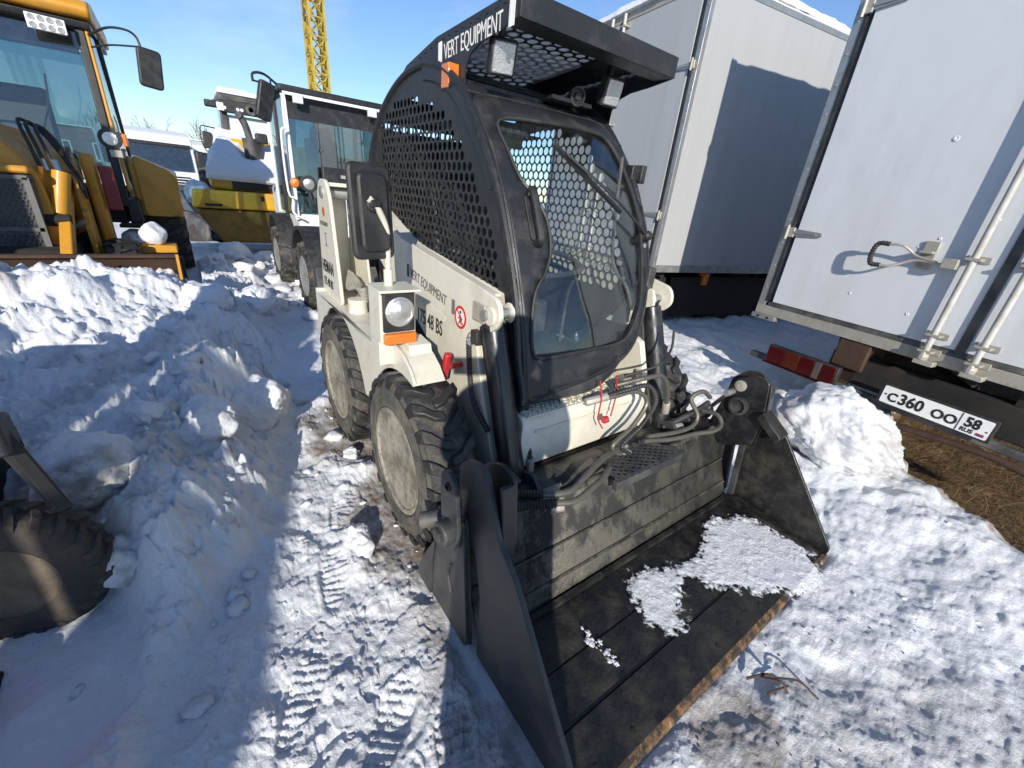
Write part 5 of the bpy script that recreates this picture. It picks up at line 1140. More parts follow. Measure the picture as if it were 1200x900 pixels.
# loader tower, arm and cylinder on the near side
b = MB(); b.prism(rounded([(-6.25, .55), (-6.3, 1.30), (-6.1, 1.50), (-5.95, 1.30), (-5.85, .55)], .05), -.84, -.81); b.build('loader_tower', 'yellow', BH, bevel=.005)
b = MB(); b.prism(rounded([(-6.25, .55), (-6.3, 1.30), (-6.1, 1.50), (-5.95, 1.30), (-5.85, .55)], .05), -1.0, -.97); b.build('loader_tower', 'yellow', BH, bevel=.005)
b = MB(); b.tube([(-6.15, -.90, 1.30), (-5.75, -.92, 1.0), (-5.2, -.92, .62), (-4.95, -.92, .42)], .06, 4, 5); b.build('loader_arm', 'yellow', BH, bevel=.01)
b = MB(); b.cyl((-5.72, -.865, 1.33), (-5.66, -.95, .98), .062, 24); b.build('lift_cylinder', 'yellow', BH, smooth=True, bevel=.006)
b = MB(); b.cyl((-5.72, -.99, 1.36), (-5.66, -1.05, 1.02), .022, 12); b.build('cylinder_pipe', 'yellow', BH, smooth=True)
MB().cyl((-5.66, -.95, .99), (-5.65, -.97, .90), .03, 14).build('cylinder_rod', 'rod', BH)
MB().cyl((-5.62, -1.05, .93), (-5.62, -.88, .93), .055, 18).build('cylinder_eye', 'dark', BH, bevel=.01)
for y0 in (-1.11, -.96):
    b = MB(); b.prism(rounded([(-5.75, .95), (-5.62, .97), (-5.55, .60), (-5.52, .42), (-5.68, .42), (-5.74, .6)], .02), y0, y0 + .025); b.build('loader_link', 'yellow', BH, bevel=.004)
b = MB(); b.box((-5.70, -1.085, .60), (-5.60, -.96, .64)); b.box((-5.70, -1.085, .76), (-5.62, -.96, .80)); b.build('link_crosspiece', 'yellow', BH, bevel=.004)
b = MB(); b.prism(rounded([(-5.95, .55), (-5.95, .98), (-5.90, 1.02), (-5.82, .98), (-5.83, .9), (-5.78, .86), (-5.82, .55)], .02), -.83, -.79); b.build('loader_bracket', 'yellow', BH, bevel=.005)
b = MB(); b.box((-6.5, -.80, .50), (-6.3, -.70, 1.5)); b.build('side_frame', 'yellow', BH, bevel=.03)
for k, dx in enumerate((0, .05, .09)):
    b = MB(); b.tube([(-5.76 + dx * .3, -.90 - dx, 1.34), (-5.80, -.93 - dx, 1.50), (-5.92, -.97 - dx, 1.68 + dx * .4), (-6.0, -.90 - dx * .5, 1.62), (-5.95, -.80 - dx * .3, 1.36), (-6.0, -.78, 1.10)], .014, 8, 8); b.build('loader_hose', 'hose', BH, smooth=True)
for dx in (0, .07): MB().cyl((-5.74, -.885 - dx, 1.33), (-5.765, -.895 - dx, 1.42), .022, 8).build('hose_fitting', 'rod', BH)
for dx in (0, .04): MB().cyl((-5.97, -.82 - dx, 1.46), (-5.97, -.81 - dx, 1.54), .02, 8).build('hose_fitting', 'rod', BH)
b = MB(); b.box((-6.38, -.68, .98), (-6.30, -.57, 1.40)); b.build('extinguisher_box', 'darkred', BH, bevel=.01)
# cab
CY0, CY1, CX0, CX1 = -2.25, -.56, -8.2, -6.92
def post(p, q, w, m, name='cab_post', d=.07): 
    b = MB(); b.bar(p, q, w, d, up=(1, 0, 0)); return b.build(name, m, BH, bevel=.012)
post((-6.84, CY1 - .02, .98), (-6.98, CY1 - .02, 2.70), .075, 'black'); post((-6.80, CY1 + .045, 1.15), (-6.95, CY1 + .03, 2.66), .03, 'yellow', 'grab_stripe', .03)
post((-6.84, CY0, .98), (-6.98, CY0, 2.70), .075, 'black'); post((-7.62, CY1 + .07, .95), (-7.45, CY1 + .05, 2.68), .06, 'black'); post((-8.25, CY1, 1.2), (-8.1, CY1, 2.7), .07, 'black'); post((-8.25, CY0, 1.2), (-8.1, CY0, 2.7), .07, 'black')
post((-6.80, -1.42, 1.55), (-6.60, -1.62, 2.0), .09, 'darkgrey', 'exhaust_stack', .09)
def pane(vs, name='cab_pane', m='glassblue'):
    b = MB(); b.add(vs, [tuple(range(len(vs)))]); o = b.build(name, m, BH); q = o.modifiers.new('s', 'SOLIDIFY'); q.thickness = .008; return o
pane([(-6.86, CY0 + .04, 1.35), (-6.86, CY1 - .07, 1.35), (-6.97, CY1 - .07, 2.42), (-6.97, CY0 + .04, 2.42)], 'windscreen', 'glass')
pane([(-6.971, CY0 + .04, 2.42), (-6.971, CY1 - .07, 2.42), (-7.0, CY1 - .07, 2.68), (-7.0, CY0 + .04, 2.68)], 'windscreen_band', 'glassdark')
pane([(-6.90, CY1 + .03, 1.05), (-7.58, CY1 + .08, 1.05), (-7.44, CY1 + .05, 2.62), (-7.0, CY1 + .02, 2.62)], 'door_glass', 'glassblue')
pane([(-7.66, CY1 + .05, 1.5), (-8.2, CY1 + .01, 1.5), (-8.1, CY1 + .01, 2.6), (-7.5, CY1 + .04, 2.6)], 'side_glass', 'glassblue')
pane([(-8.22, CY1 - .05, 1.3), (-8.22, CY0 + .05, 1.3), (-8.12, CY0 + .05, 2.6), (-8.12, CY1 - .05, 2.6)], 'rear_glass', 'glassblue')
pane([(-6.98, CY0 - .01, 1.3), (-8.2, CY0 - .01, 1.3), (-8.1, CY0 - .01, 2.6), (-7.0, CY0 - .01, 2.6)], 'side_glass', 'glassblue')
b = MB(); b.box((-7.62, CY1 - .02, .80), (-6.82, CY1 + .10, 1.06)); b.build('door_sill', 'black', BH, bevel=.02)
b = MB(); b.box((-8.2, CY0, .8), (-6.86, CY1 - .03, 1.15)); b.build('cab_base', 'dark', BH, bevel=.02)
b = MB(); b.prism(rounded([(-8.35, 2.70), (-8.3, 2.86), (-7.2, 2.92), (-6.92, 2.88), (-6.80, 2.80), (-6.84, 2.72)], .04), CY0 - .06, CY1 + .10); b.build('cab_roof', 'yellow', BH, bevel=.03, segs=3)
b = MB(); b.prism(rounded([(-8.3, 2.64), (-8.3, 2.698), (-6.88, 2.698), (-6.90, 2.64)], .01), CY0 - .03, CY1 + .07); b.build('roof_gutter', 'black', BH, bevel=.01)
b = MB(); b.lathe([(.06, 0), (.06, .10), (.04, .14), (0, .15)], (-7.5, -.62, 2.90), (0, 0, 1), 20); b.build('beacon', 'redlens', BH, smooth=True)
Tl = Matrix.Translation((-6.80, -.80, 2.60)) @ Matrix.Rotation(math.radians(8), 4, 'Z')
b = MB(Tl); b.box((-.05, -.135, -.06), (0, .135, .06)); wl = b.build('led_work_light', 'led', BH, bevel=.006)
for k in range(8):
    b = MB(Tl); b.lathe([(.026, 0), (.024, .004), (.010, .003), (0, .003)], (.0, -.095 + (k % 4) * .063, -.03 + (k // 4) * .06), (1, 0, 0), 14); b.build('led', 'steel', wl)
MB().box((-7.95, -1.75, 1.15), (-7.5, -1.1, 1.45)).build('seat_cushion', 'seat', BH, bevel=.06)
b = MB(); b.prism(rounded([(-8.0, 1.35), (-7.85, 1.35), (-7.98, 2.15), (-8.12, 2.15)], .05), -1.72, -1.12); b.build('seat_back', 'seat', BH, bevel=.05)
b = MB(); b.tube([(-7.15, -1.42, 1.2), (-7.25, -1.42, 1.55), (-7.35, -1.42, 1.62)], .035, 10, 5); b.build('steering_column', 'plastic', BH, smooth=True)
b = MB(); P = [(-7.35 + .05 * math.cos(a), -1.42 + .19 * math.cos(a * 1), 1.62 + .0) for a in (0,)]; ring = [(-7.36 + .13 * math.cos(a), -1.42 + .19 * math.sin(a), 1.64 - .10 * math.cos(a)) for a in np.linspace(0, 2 * PI, 20)]; b.tube(ring, .014, 8, 0); b.build('steering_wheel', 'plastic', BH, smooth=True)
MB().box((-7.1, -2.0, 1.2), (-6.95, -.9, 1.5)).build('dashboard', 'plastic', BH, bevel=.04)
b = MB(); b.tube([(-6.95, -1.2, 1.42), (-6.99, -1.0, 1.9), (-7.0, -.95, 2.2)], .008, 6, 3); b.build('wiper', 'plastic', BH)
b = MB(); b.prism(rounded([(-8.1, 1.9), (-7.7, 2.0), (-7.55, 2.4), (-8.0, 2.5)], .08), -2.2, -1.75); b.build('rear_boom_visible', 'yellow', BH, bevel=.03)
bpy.data.objects[-1].name if False else None
# round work lamp by the windscreen and the big mirror
b = MB(); b.lathe([(.0, -.07), (.07, -.06), (.095, 0), (.095, .02), (.085, .022)], (-6.45, -.53, 1.66), (1, .0, .0), 28); rl = b.build('round_lamp', 'plastic', BH, smooth=True)
b = MB(); b.lathe([(.0, .026), (.06, .022), (.068, .014)], (-6.45, -.53, 1.66), (1, 0, 0), 28); b.build('lens', 'lamp', rl, smooth=True)
b = MB(); b.box((-6.50, -.435, 1.60), (-6.43, -.395, 1.72)); b.build('side_indicator', 'orange', rl, bevel=.01)
b = MB(); b.box((-6.52, -.56, 1.49), (-6.42, -.46, 1.56)); b.build('lamp_bracket', 'zinc', rl, bevel=.005)
b = MB(); b.tube([(-6.92, -.52, 2.60), (-6.7, -.35, 2.66), (-6.6, -.20, 2.66), (-6.6, -.13, 2.62), (-6.6, -.11, 2.53)], .011, 8, 6); b.tube([(-6.92, -.52, 2.50), (-6.7, -.35, 2.52), (-6.6, -.13, 2.54)], .009, 8, 6); b.build('mirror_bracket', 'black', BH, smooth=True)
Tm = Matrix.Translation((-6.6, -.07, 2.37)) @ Matrix.Rotation(math.radians(10), 4, 'Z') @ Matrix.Rotation(math.radians(-6), 4, 'X')
b = MB(Tm); b.prism(rounded([(-.10, -.18), (.10, -.18), (.10, .17), (-.10, .17)], .04), -.03, .03, 'x'); b.build('mirror', 'plastic', BH, bevel=.015)
# rear fender, wheels, steps
b = MB(); b.prism(rounded([(-7.20, .86), (-7.18, 1.44), (-7.35, 1.52), (-8.4, 1.55), (-8.6, 1.2), (-8.5, 1.15), (-8.3, 1.46), (-7.45, 1.44), (-7.26, 1.2), (-7.26, .86)], .04), -.50, -.06)
b.v = [Vector((p.x, p.y, p.z - (max(0, p.y + .30) * .75 if p.z > 1.3 else 0))) for p in b.v]; b.build('rear_fender', 'yellow', BH, bevel=.02, segs=3)
b = MB(); b.prism(rounded([(-.44, .86), (-.14, .86), (-.07, 1.0), (-.05, 1.30), (-.12, 1.40), (-.44, 1.54)], .06), -7.20, -7.17, 'x'); b.build('fender_front', 'yellow', BH, bevel=.008)
big_wheel('rear_wheel', BH, (-8.05, -.30, .70), .70, .46, 1, 'yellow', 20, 'rubberold'); big_wheel('rear_wheel', BH, (-8.05, -2.4, .70), .70, .46, -1, 'yellow', 20, 'rubberold')
big_wheel('front_wheel', BH, (-5.95, -.62, .36), .38, .28, 1, 'dark', 18, 'tread'); big_wheel('front_wheel', BH, (-5.95, -2.2, .42), .42, .30, -1, 'yellow', 18, 'rubberold')
b = MB(); b.box((-6.30, -.56, .58), (-6.05, -.18, .66)); st_ = b.build('step_box', 'yellow', BH, bevel=.012)
b = MB(); b.tube([(-6.2, -.60, .45), (-6.18, -.62, .60), (-6.15, -.58, .67), (-6.10, -.50, .67)], .018, 8, 5); b.build('step_rail', 'yellow', st_, smooth=True)
b = MB(); b.box((-6.45, -.56, .30), (-6.22, -.20, .575)); b.build('battery_box', 'dark', BH, bevel=.01)
for k in range(3):
    b = MB(); b.box((-7.0 + .1 * k, -.66, .38 + .2 * k), (-6.75 + .1 * k, -.35, .41 + .2 * k)); b.build('access_step', 'dark', BH)
b = MB(); b.box((-7.9, -1.9, .45), (-5.3, -.9, .72)); b.build('chassis', 'dark', BH, bevel=.03)
snow_lump('step_snow', (-6.18, -.36, .76), (.12, .12, .13), None, 31, sub=4, parent=BH, rough=.6)
snow_lump('step_snow', (-6.75, -.50, .62), (.35, .2, .14), None, 32, sub=4, parent=BH, rough=.6)
snow_slab('roof_snow', Matrix.Identity(4), -8.2, -7.1, CY0, CY1 + .03, 2.905, .10, None, 12, parent=BH)
# front bucket
b = MB(); pf_ = [(-4.78, .76), (-4.86, .62), (-4.88, .35), (-4.75, .16), (-4.25, .10), (-4.25, .13), (-4.72, .19), (-4.83, .36), (-4.81, .61), (-4.74, .75)]
b.prism(pf_, -2.55, -.17); b.build('bucket_shell', 'rust', BH)
b = MB(); b.box((-4.80, -2.56, .74), (-4.72, -.16, .765)); b.build('bucket_lip', 'rust', BH, bevel=.004)
for y0 in (-2.58, -.17):
    b = MB(); b.prism([(-4.72, .77), (-4.88, .62), (-4.88, .3), (-4.75, .12), (-4.22, .08), (-4.30, .20)], y0, y0 + .03); b.build('bucket_side', 'rust', BH, bevel=.004)
b = MB(); b.bar((-4.72, -.155, .76), (-4.26, -.155, .16), .05, .02, up=(0, 1, 0)); b.build('bucket_edge_strip', 'yellow', BH)
b = MB(); b.box((-5.0, -.36, .30), (-4.86, -.12, .72)); b.build('bucket_bracket', 'dark', BH, bevel=.02)

# ------------------------------------------------------------------ compact white wheel loader
WL = empty('wheel_loader', (-6.6, 1.75, 0), 'compact white wheel loader parked behind the skid steer, black roof edge and round headlamp', 'wheel loader')
def wpost(p, q, w, m='white', name='cab_post', d=.06, up=(1, 0, 0)):
    b = MB(); b.bar(p, q, w, d, up=up); return b.build(name, m, WL, bevel=.008)
X1, X2, Y1, Y2 = -6.55, -7.75, 1.16, 2.36
wpost((X1 + .06, Y1, .95), (X1, Y1, 2.38), .055); wpost((X1 + .06, Y2, .95), (X1, Y2, 2.38), .055); wpost((X2, Y1, .95), (X2, Y1, 2.38), .055); wpost((X2, Y2, .95), (X2, Y2, 2.38), .055)
wpost((X1 - .6, Y1 - .01, .75), (X1 - .6, Y1 - .01, 2.38), .04, 'black')
def wp(vs, name='cab_pane', m='glassblue', t=.008):
    b = MB(); b.add(vs, [tuple(range(len(vs)))]); o = b.build(name, m, WL); q = o.modifiers.new('s', 'SOLIDIFY'); q.thickness = t; return o
wp([(X1 + .055, Y1 + .03, 1.05), (X1 + .055, Y2 - .03, 1.05), (X1 + .01, Y2 - .03, 2.12), (X1 + .01, Y1 + .03, 2.12)], 'windscreen')
wp([(X1 + .012, Y1 + .03, 2.12), (X1 + .012, Y2 - .03, 2.12), (X1 + .002, Y2 - .03, 2.36), (X1 + .002, Y1 + .03, 2.36)], 'sun_band', 'black')
wp([(X1 + .02, Y1, 1.0), (X2, Y1, 1.0), (X2, Y1, 2.34), (X1, Y1, 2.34)], 'door_glass'); wp([(X1 + .02, Y2, 1.0), (X2, Y2, 1.0), (X2, Y2, 2.34), (X1, Y2, 2.34)], 'side_glass'); wp([(X2, Y1, 1.2), (X2, Y2, 1.2), (X2, Y2, 2.34), (X2, Y1, 2.34)], 'rear_glass')
wp([(X1 + .065, Y1 + .3, .62), (X1 + .065, Y1 + .75, .62), (X1 + .065, Y1 + .75, 1.0), (X1 + .065, Y1 + .3, 1.0)], 'lower_window', 'glassblue')
b = MB(); b.box((X1 - 1.15, Y1 + .02, .62), (X1 + .05, Y2 - .02, 1.02)); b.build('cab_tub', 'white', WL, bevel=.03)
b = MB(); b.box((X2 - .08, Y1 - .06, 2.385), (X1 + .10, Y2 + .06, 2.46)); b.build('cab_roof', 'black', WL, bevel=.02)
b = MB(); b.box((X1 + .09, Y1 - .02, 2.355), (X1 + .12, Y2 + .06, 2.385)); b.build('roof_light_bar', 'white', WL)
for y in (Y1 + .14, Y2 - .16):
    b = MB(); b.box((X1 + .10, y - .055, 2.28), (X1 + .16, y + .055, 2.38)); l_ = b.build('roof_lamp', 'white', WL, bevel=.005); b = MB(); b.box((X1 + .158, y - .045, 2.29), (X1 + .165, y + .045, 2.37)); b.build('lens', 'led', l_)
b = MB(); b.tube([(X1 - .1, Y1 - .02, 2.46), (X1 + .05, Y1 - .18, 2.52), (X1 + .1, Y1 - .30, 2.50), (X1 + .1, Y1 - .31, 2.42)], .014, 8, 5); b.tube([(X1 + .05, Y1 - .05, 2.36), (X1 + .08, Y1 - .2, 2.42), (X1 + .1, Y1 - .30, 2.43)], .010, 8, 5); b.tube([(X1 + .04, Y1 - .12, 2.50), (X1 + .05, Y1 - .12, 2.39)], .01, 6, 0); b.build('mirror_bracket', 'black', WL, smooth=True)
Tm = Matrix.Translation((X1 + .15, Y1 - .22, 2.24)) @ Matrix.Rotation(math.radians(-14), 4, 'X') @ Matrix.Rotation(math.radians(25), 4, 'Z')
b = MB(Tm); b.prism(rounded([(-.09, -.20), (.09, -.20), (.09, .20), (-.09, .20)], .04), -.03, .03, 'x'); b.build('mirror', 'plastic', WL, bevel=.015)
MB().box((-7.5, 1.55, 1.02), (-7.1, 2.0, 1.25)).build('seat_cushion', 'seat', WL, bevel=.05)
b = MB(); b.prism(rounded([(-7.52, 1.2), (-7.38, 1.2), (-7.45, 2.0), (-7.56, 2.0)], .05), 1.55, 2.0); b.build('seat_back', 'seat', WL, bevel=.05)
b = MB(); b.box((-7.5, 1.62, 1.95), (-7.4, 1.92, 2.15)); b.build('headrest', 'seat', WL, bevel=.05)
b = MB(); b.box((-6.44, 1.50, 1.05), (-6.36, 2.10, 1.62)); b.build('front_guard_board', 'black', WL, bevel=.01)
MB().box((-6.355, 1.72, 1.50), (-6.35, 1.86, 1.54)).build('guard_emblem', 'zinc', WL)
b = MB(); b.lathe([(0, -.07), (.07, -.06), (.10, 0), (.10, .02), (.086, .022)], (-6.30, 1.30, 1.40), (1, 0, 0), 28); rl = b.build('round_headlamp', 'plastic', WL, smooth=True)
b = MB(); b.lathe([(0, .03), (.06, .024), (.086, .012)], (-6.30, 1.30, 1.40), (1, 0, 0), 28); b.build('lens', 'lamp', rl, smooth=True)
b = MB(); b.lathe([(0, .02), (.045, .012), (.06, -.02)], (-6.28, 1.14, 1.40), (1, -.2, 0), 20); b.build('turn_signal', 'orange', rl, smooth=True)
b = MB(); b.tube([(-6.3, 1.30, 1.32), (-6.3, 1.34, 1.15), (-6.3, 1.45, 1.05), (-6.3, 1.6, 1.04)], .022, 8, 5); b.build('lamp_stalk', 'black', WL, smooth=True)
b = MB(); b.tube([(-6.42, Y1 - .03, 2.0), (-6.40, Y1 - .09, 1.92), (-6.38, Y1 - .09, 1.3), (-6.38, Y1 - .02, 1.22), ], .014, 8, 4); b.tube([(-6.4, 1.12, 1.22), (-6.38, 1.10, 1.05), (-6.36, 1.2, .98)], .014, 8, 4); b.build('grab_rail', 'white', WL, smooth=True)
for k, z in enumerate((.55, .75, .95, 1.2)):
    b = MB(); b.bar((-6.2, 1.48, z), (-6.2, 1.72, z), .02, .03); b.build('ladder_rung', 'white', WL)
for y in (1.48, 1.72): wpost((-6.2, y, .45), (-6.2, y, 1.25), .025, 'white', 'ladder_rail', .025)
b = MB(); b.prism([(-6.45, .60), (-6.40, 1.0), (-5.9, .95), (-5.75, .6)], 1.62, 2.0); b.build('front_frame', 'white', WL, bevel=.02)
b = MB(); b.box((-6.45, 1.02, .42), (-5.98, 1.30, .74)); b.build('tank', 'darkgrey', WL, bevel=.03)
b = MB(); pts = [(-5.5 + .52 * math.cos(a), .45 + .52 * math.sin(a)) for a in np.linspace(.25, 2.7, 12)]; pts += [(-5.5 + .48 * math.cos(a), .45 + .48 * math.sin(a)) for a in np.linspace(2.7, .25, 12)]
b.prism(pts, .96, 1.42); b.build('mudguard', 'plastic', WL, bevel=.006)
b = MB(); pts = [(-7.3 + .52 * math.cos(a), .45 + .52 * math.sin(a)) for a in np.linspace(.1, 2.7, 12)]; pts += [(-7.3 + .48 * math.cos(a), .45 + .48 * math.sin(a)) for a in np.linspace(2.7, .1, 12)]
b.prism(pts, .96, 1.42); b.build('mudguard', 'plastic', WL, bevel=.006)
big_wheel('front_wheel', WL, (-5.5, 1.14, .40), .41, .34, -1, 'rimwhite', 18); big_wheel('front_wheel', WL, (-5.5, 2.36, .40), .41, .34, 1, 'rimwhite', 18)
big_wheel('rear_wheel', WL, (-7.15, 1.10, .40), .41, .34, -1, 'rimwhite', 18); big_wheel('rear_wheel', WL, (-7.15, 2.4, .40), .41, .34, 1, 'rimwhite', 18)
b = MB(); b.box((-5.55, 1.3, .36), (-5.45, 2.2, .46)); b.box((-7.2, 1.3, .36), (-7.1, 2.2, .46)); b.build('axle', 'dark', WL)
b = MB(); b.box((-9.0, 1.25, .5), (-7.75, 2.3, 1.3)); b.build('engine_cover', 'white', WL, bevel=.05)
b = MB(); b.bar((-6.2, 1.95, 1.15), (-5.0, 1.95, .5), .12, .16); b.build('loader_arm', 'white', WL, bevel=.02)
b = MB(); b.prism([(-5.0, .08), (-5.05, .55), (-4.95, .6), (-4.85, .12), (-4.5, .08)], 1.0, 2.5); b.build('front_attachment', 'darkgrey', WL, bevel=.01)

# ------------------------------------------------------------------ large yellow loader, rear end towards us
YL_ = empty('large_loader', (-10.6, 1.35, 0), 'large yellow loader seen from its rear with a thick snow cap on the hood', 'wheel loader')
b = MB(); b.prism([(.08, .80), (.42, .24), (2.45, .24), (2.8, .80)], -10.6, -9.55, 'x'); b.build('counterweight_base', mat('dark_loader_yellow', (.22, .13, .02), .6, dirt=(.06, .04, .02), damt=.7, dscale=5), YL_, bevel=.03)  # lower block in a darker yellow with random mottling
b = MB(); b.prism([(.06, .82), (.10, 1.12), (2.8, 1.12), (2.82, .82)], -10.6, -9.52, 'x'); b.build('counterweight', 'yellow2', YL_, bevel=.04, segs=3)
b = MB(); b.prism([(.42, 1.13), (.40, 1.30), (.50, 1.46), (2.4, 1.46), (2.5, 1.13)], -10.6, -9.75, 'x'); b.build('rear_hood', 'yellow2', YL_, bevel=.05, segs=3)
MB().box((-9.76, .72, 1.15), (-9.735, 1.42, 1.36)).build('cooling_opening', 'ink', YL_, bevel=.01)
for y in (1.12, 1.42): MB().box((-9.53, y, .98), (-9.505, y + .05, 1.07)).build('latch', 'ink', YL_)
b = MB(); b.prism([(.55, 1.46), (.62, 1.9), (.9, 2.0), (2.3, 2.0), (2.4, 1.46)], -11.8, -10.3, 'x'); b.build('engine_hood', 'yellow2', YL_, bevel=.05)
b = MB(); b.tube([(-9.95, 1.62, 1.15), (-9.9, 1.60, 1.55), (-10.0, 1.58, 1.85), (-10.3, 1.6, 1.98)], .06, 8, 6); b.build('rear_arch', 'yellow2', YL_, smooth=True)
b = MB(); b.lathe([(.13, 0), (.15, .36), (.07, .37)], (-10.15, 1.17, 1.66), (0, 0, 1), 24); b.build('exhaust_pot', 'darkgrey', YL_, smooth=True)
b = MB(); b.tube([(-10.15, 1.17, 1.9), (-10.15, 1.12, 2.2), (-10.15, 1.06, 2.35), (-10.1, 1.02, 2.38)], .06, 12, 4); b.build('exhaust_stack', 'darkgrey', YL_, smooth=True)
b = MB(); b.box((-10.0, 1.22, 1.95), (-9.9, 1.42, 2.12)); b.build('rear_camera_box', 'plastic', YL_, bevel=.03)
# cab
for y in (.92, 2.2):
    b = MB(); b.bar((-11.7, y - .06, 1.5), (-11.8, y + .03, 2.75), .12, .12, up=(1, 0, 0)); b.build('cab_post', 'darkgrey', YL_, bevel=.02)
b = MB(); b.box((-13.2, .88, 2.72), (-11.65, 2.25, 2.86)); b.build('cab_roof', 'darkgrey', YL_, bevel=.04)
b = MB(); b.box((-11.68, .85, 2.52), (-11.60, 2.15, 2.74)); fr2 = b.build('rear_visor', 'plastic', YL_, bevel=.02)
b = MB(); b.lathe([(.10, 0), (.10, .02), (.05, .02), (.04, .0)], (-11.60, 1.42, 2.63), (1, 0, 0), 20); b.build('visor_fan', 'darkgrey', fr2)
for q in (.95, 1.18, 1.25, 1.62): MB().cyl((-11.60, q, 2.60), (-11.585, q, 2.60), .03, 12).build('visor_lamp', 'led', fr2)
b = MB(); b.box((-11.75, .62, 2.58), (-11.6, .92, 2.70)); b.build('side_lamp', 'plastic', YL_, bevel=.02)
b = MB(); b.box((-11.60, .82, 2.54), (-11.58, .94, 2.68)); b.build('side_lamp_lens', 'led', YL_, bevel=.01)
b = MB(); b.add([(-11.72, .98, 1.6), (-11.72, 2.15, 1.6), (-11.78, 2.15, 2.5), (-11.78, .98, 2.5)], [(0, 1, 2, 3)]); o = b.build('rear_window', mat('snowy_glass', (.55, .60, .62), .25, dirt=(.8, .82, .85), damt=.6, dscale=5), YL_); q_ = o.modifiers.new('s', 'SOLIDIFY'); q_.thickness = .02
b = MB(); b.box((-13.2, .9, 1.2), (-11.8, 2.2, 1.7)); b.build('cab_base', 'darkgrey', YL_, bevel=.02)
b = MB(); b.box((-13.2, .92, 1.7), (-11.85, .95, 2.7)); b.build('cab_side', 'glassdark', YL_)
b = MB(); b.tube([(-11.8, .86, 2.2), (-11.7, .62, 2.22), (-11.7, .48, 2.2), (-11.7, .47, 1.9), (-11.7, .55, 1.75), (-11.8, .8, 1.72)], .012, 6, 5); b.build('mirror_bracket', 'black', YL_)
b = MB(); b.prism(rounded([(.48, 1.82), (.68, 1.82), (.66, 2.12), (.50, 2.14)], .04), -11.75, -11.68, 'x'); b.build('mirror', 'plastic', YL_, bevel=.02)
big_wheel('rear_wheel', YL_, (-11.6, .55, .72), .75, .5, -1, 'yellow2', 18); big_wheel('rear_wheel', YL_, (-11.6, 2.3, .72), .75, .5, 1, 'yellow2', 18)
for k in range(3): MB().box((-9.54, .25 + k * .02, .86), (-9.50, .5, .9)).build('hazard_mark', 'ink', YL_) if k == 0 else None
# snow cap over its hood: a draped lumpy sheet with thickness
def snow_cap(nm, P00, P10, P01, P11, h, lab, seed, n=46, hole=None, cat='snow'):
    # bilinear drape between four corners, rounded rim
    b = MB(); A = [Vector(p) for p in (P00, P10, P01, P11)]
    g = np.linspace(0, 1, n); X, Y = np.meshgrid(g, g); e = np.minimum(np.minimum(X, 1 - X), np.minimum(Y, 1 - Y)) * 2
    H = h * np.sqrt(np.clip(1 - (1 - np.clip(e / .35, 0, 1)) ** 2, 0, 1)) * (1 + .3 * fbm(X * 4 + seed, Y * 4, seed, 4)); w = .09 * fbm(X * 5, Y * 5, seed + 3, 5)
    for i in range(n):
        for j in range(n):
            p = (A[0] * (1 - X[i, j]) + A[1] * X[i, j]) * (1 - Y[i, j]) + (A[2] * (1 - X[i, j]) + A[3] * X[i, j]) * Y[i, j]
            p += Vector((0, w[i, j] * 1.2, 0)) + Vector((0, 0, H[i, j]))
            if hole and (p.xy - Vector(hole[:2])).length < hole[2]: p.z -= h * .8 * (1 - ((p.xy - Vector(hole[:2])).length / hole[2]) ** 4)
            b.v.append(p)
    for i in range(n - 1):
        for j in range(n - 1): b.f.append((i * n + j, i * n + j + 1, (i + 1) * n + j + 1, (i + 1) * n + j))
    o = b.build(nm, 'snow', None, smooth=True, angle=180); s = o.modifiers.new('s', 'SOLIDIFY'); s.thickness = .07; s.offset = -1
    return tag(o, lab, cat)
snow_cap('hood_snow', (-9.68, .30, 1.30), (-9.68, 1.58, 1.28), (-10.9, .66, 2.02), (-10.9, 1.95, 2.02), .26, 'thick snow cap sagging over the hood of the large yellow loader', 5, hole=(-10.15, 1.17, .24))
snow_slab('cab_snow', Matrix.Identity(4), -13.2, -11.62, .86, 2.27, 2.865, .13, 'snow layer on the cab roof of the large yellow loader', 22)
snow_lump('fender_snow', (-9.9, .18, 1.05), (.35, .20, .22), 'snow clump on the left corner of the large yellow loader', 40, sub=4, cat='snow')
# ------------------------------------------------------------------ loose snow
def lump(x, y, r, label, seed, **k):
    z = hz(x, y); return snow_lump('snow_lump', (x, y, z + r[2] * k.pop('lift', .18)), r, label, seed, **k)
snow_lump('snow_boulder', (-.60, 3.24, .30), (.40, .30, .27), 'big white snow boulder in front of the tail lamp of the right truck', 101, dirt=.5, sub=6, rough=.9)
lump(-2.30, -.12, (.16, .15, .13), 'rounded snow lump on the bank crest, sunlit, left of the rear wheel', 102)
lump(-2.68, .14, (.20, .17, .15), 'broad snow clod with a cracked face on the bank crest beside the rear wheel', 104)
lump(-4.1, -.05, (.22, .20, .13), 'snow clod at the foot of the heap by the backhoe bucket', 106)
lump(-2.02, -.52, (.19, .17, .15), 'large dirty snow boulder in the shadow above the small tractor wheel', 107, dirt=.8)
lump(-2.32, -.33, (.07, .07, .06), 'little snow ball just above the large dirty boulder', 110)
lump(-4.9, .36, (.25, .20, .14), 'smooth snow clod beside the end plate of the rusty backhoe bucket', 112)
lump(-5.6, .62, (.26, .2, .14), 'snow clod at the lane edge beyond the backhoe bucket', 113)
lump(-2.20, .545, (.055, .05, .045), 'small snow chunk lying between the two near wheels', 114)
lump(-1.50, .36, (.09, .06, .07), 'upright snow chunk beside the front wheel', 115)
lump(-9.3, .55, (.28, .25, .22), 'round snow ball below the counterweight of the yellow loader', 116, sub=4)
lump(-9.0, 1.0, (.22, .22, .16), 'broken snow lump right of the round ball under the yellow loader', 117, sub=4)
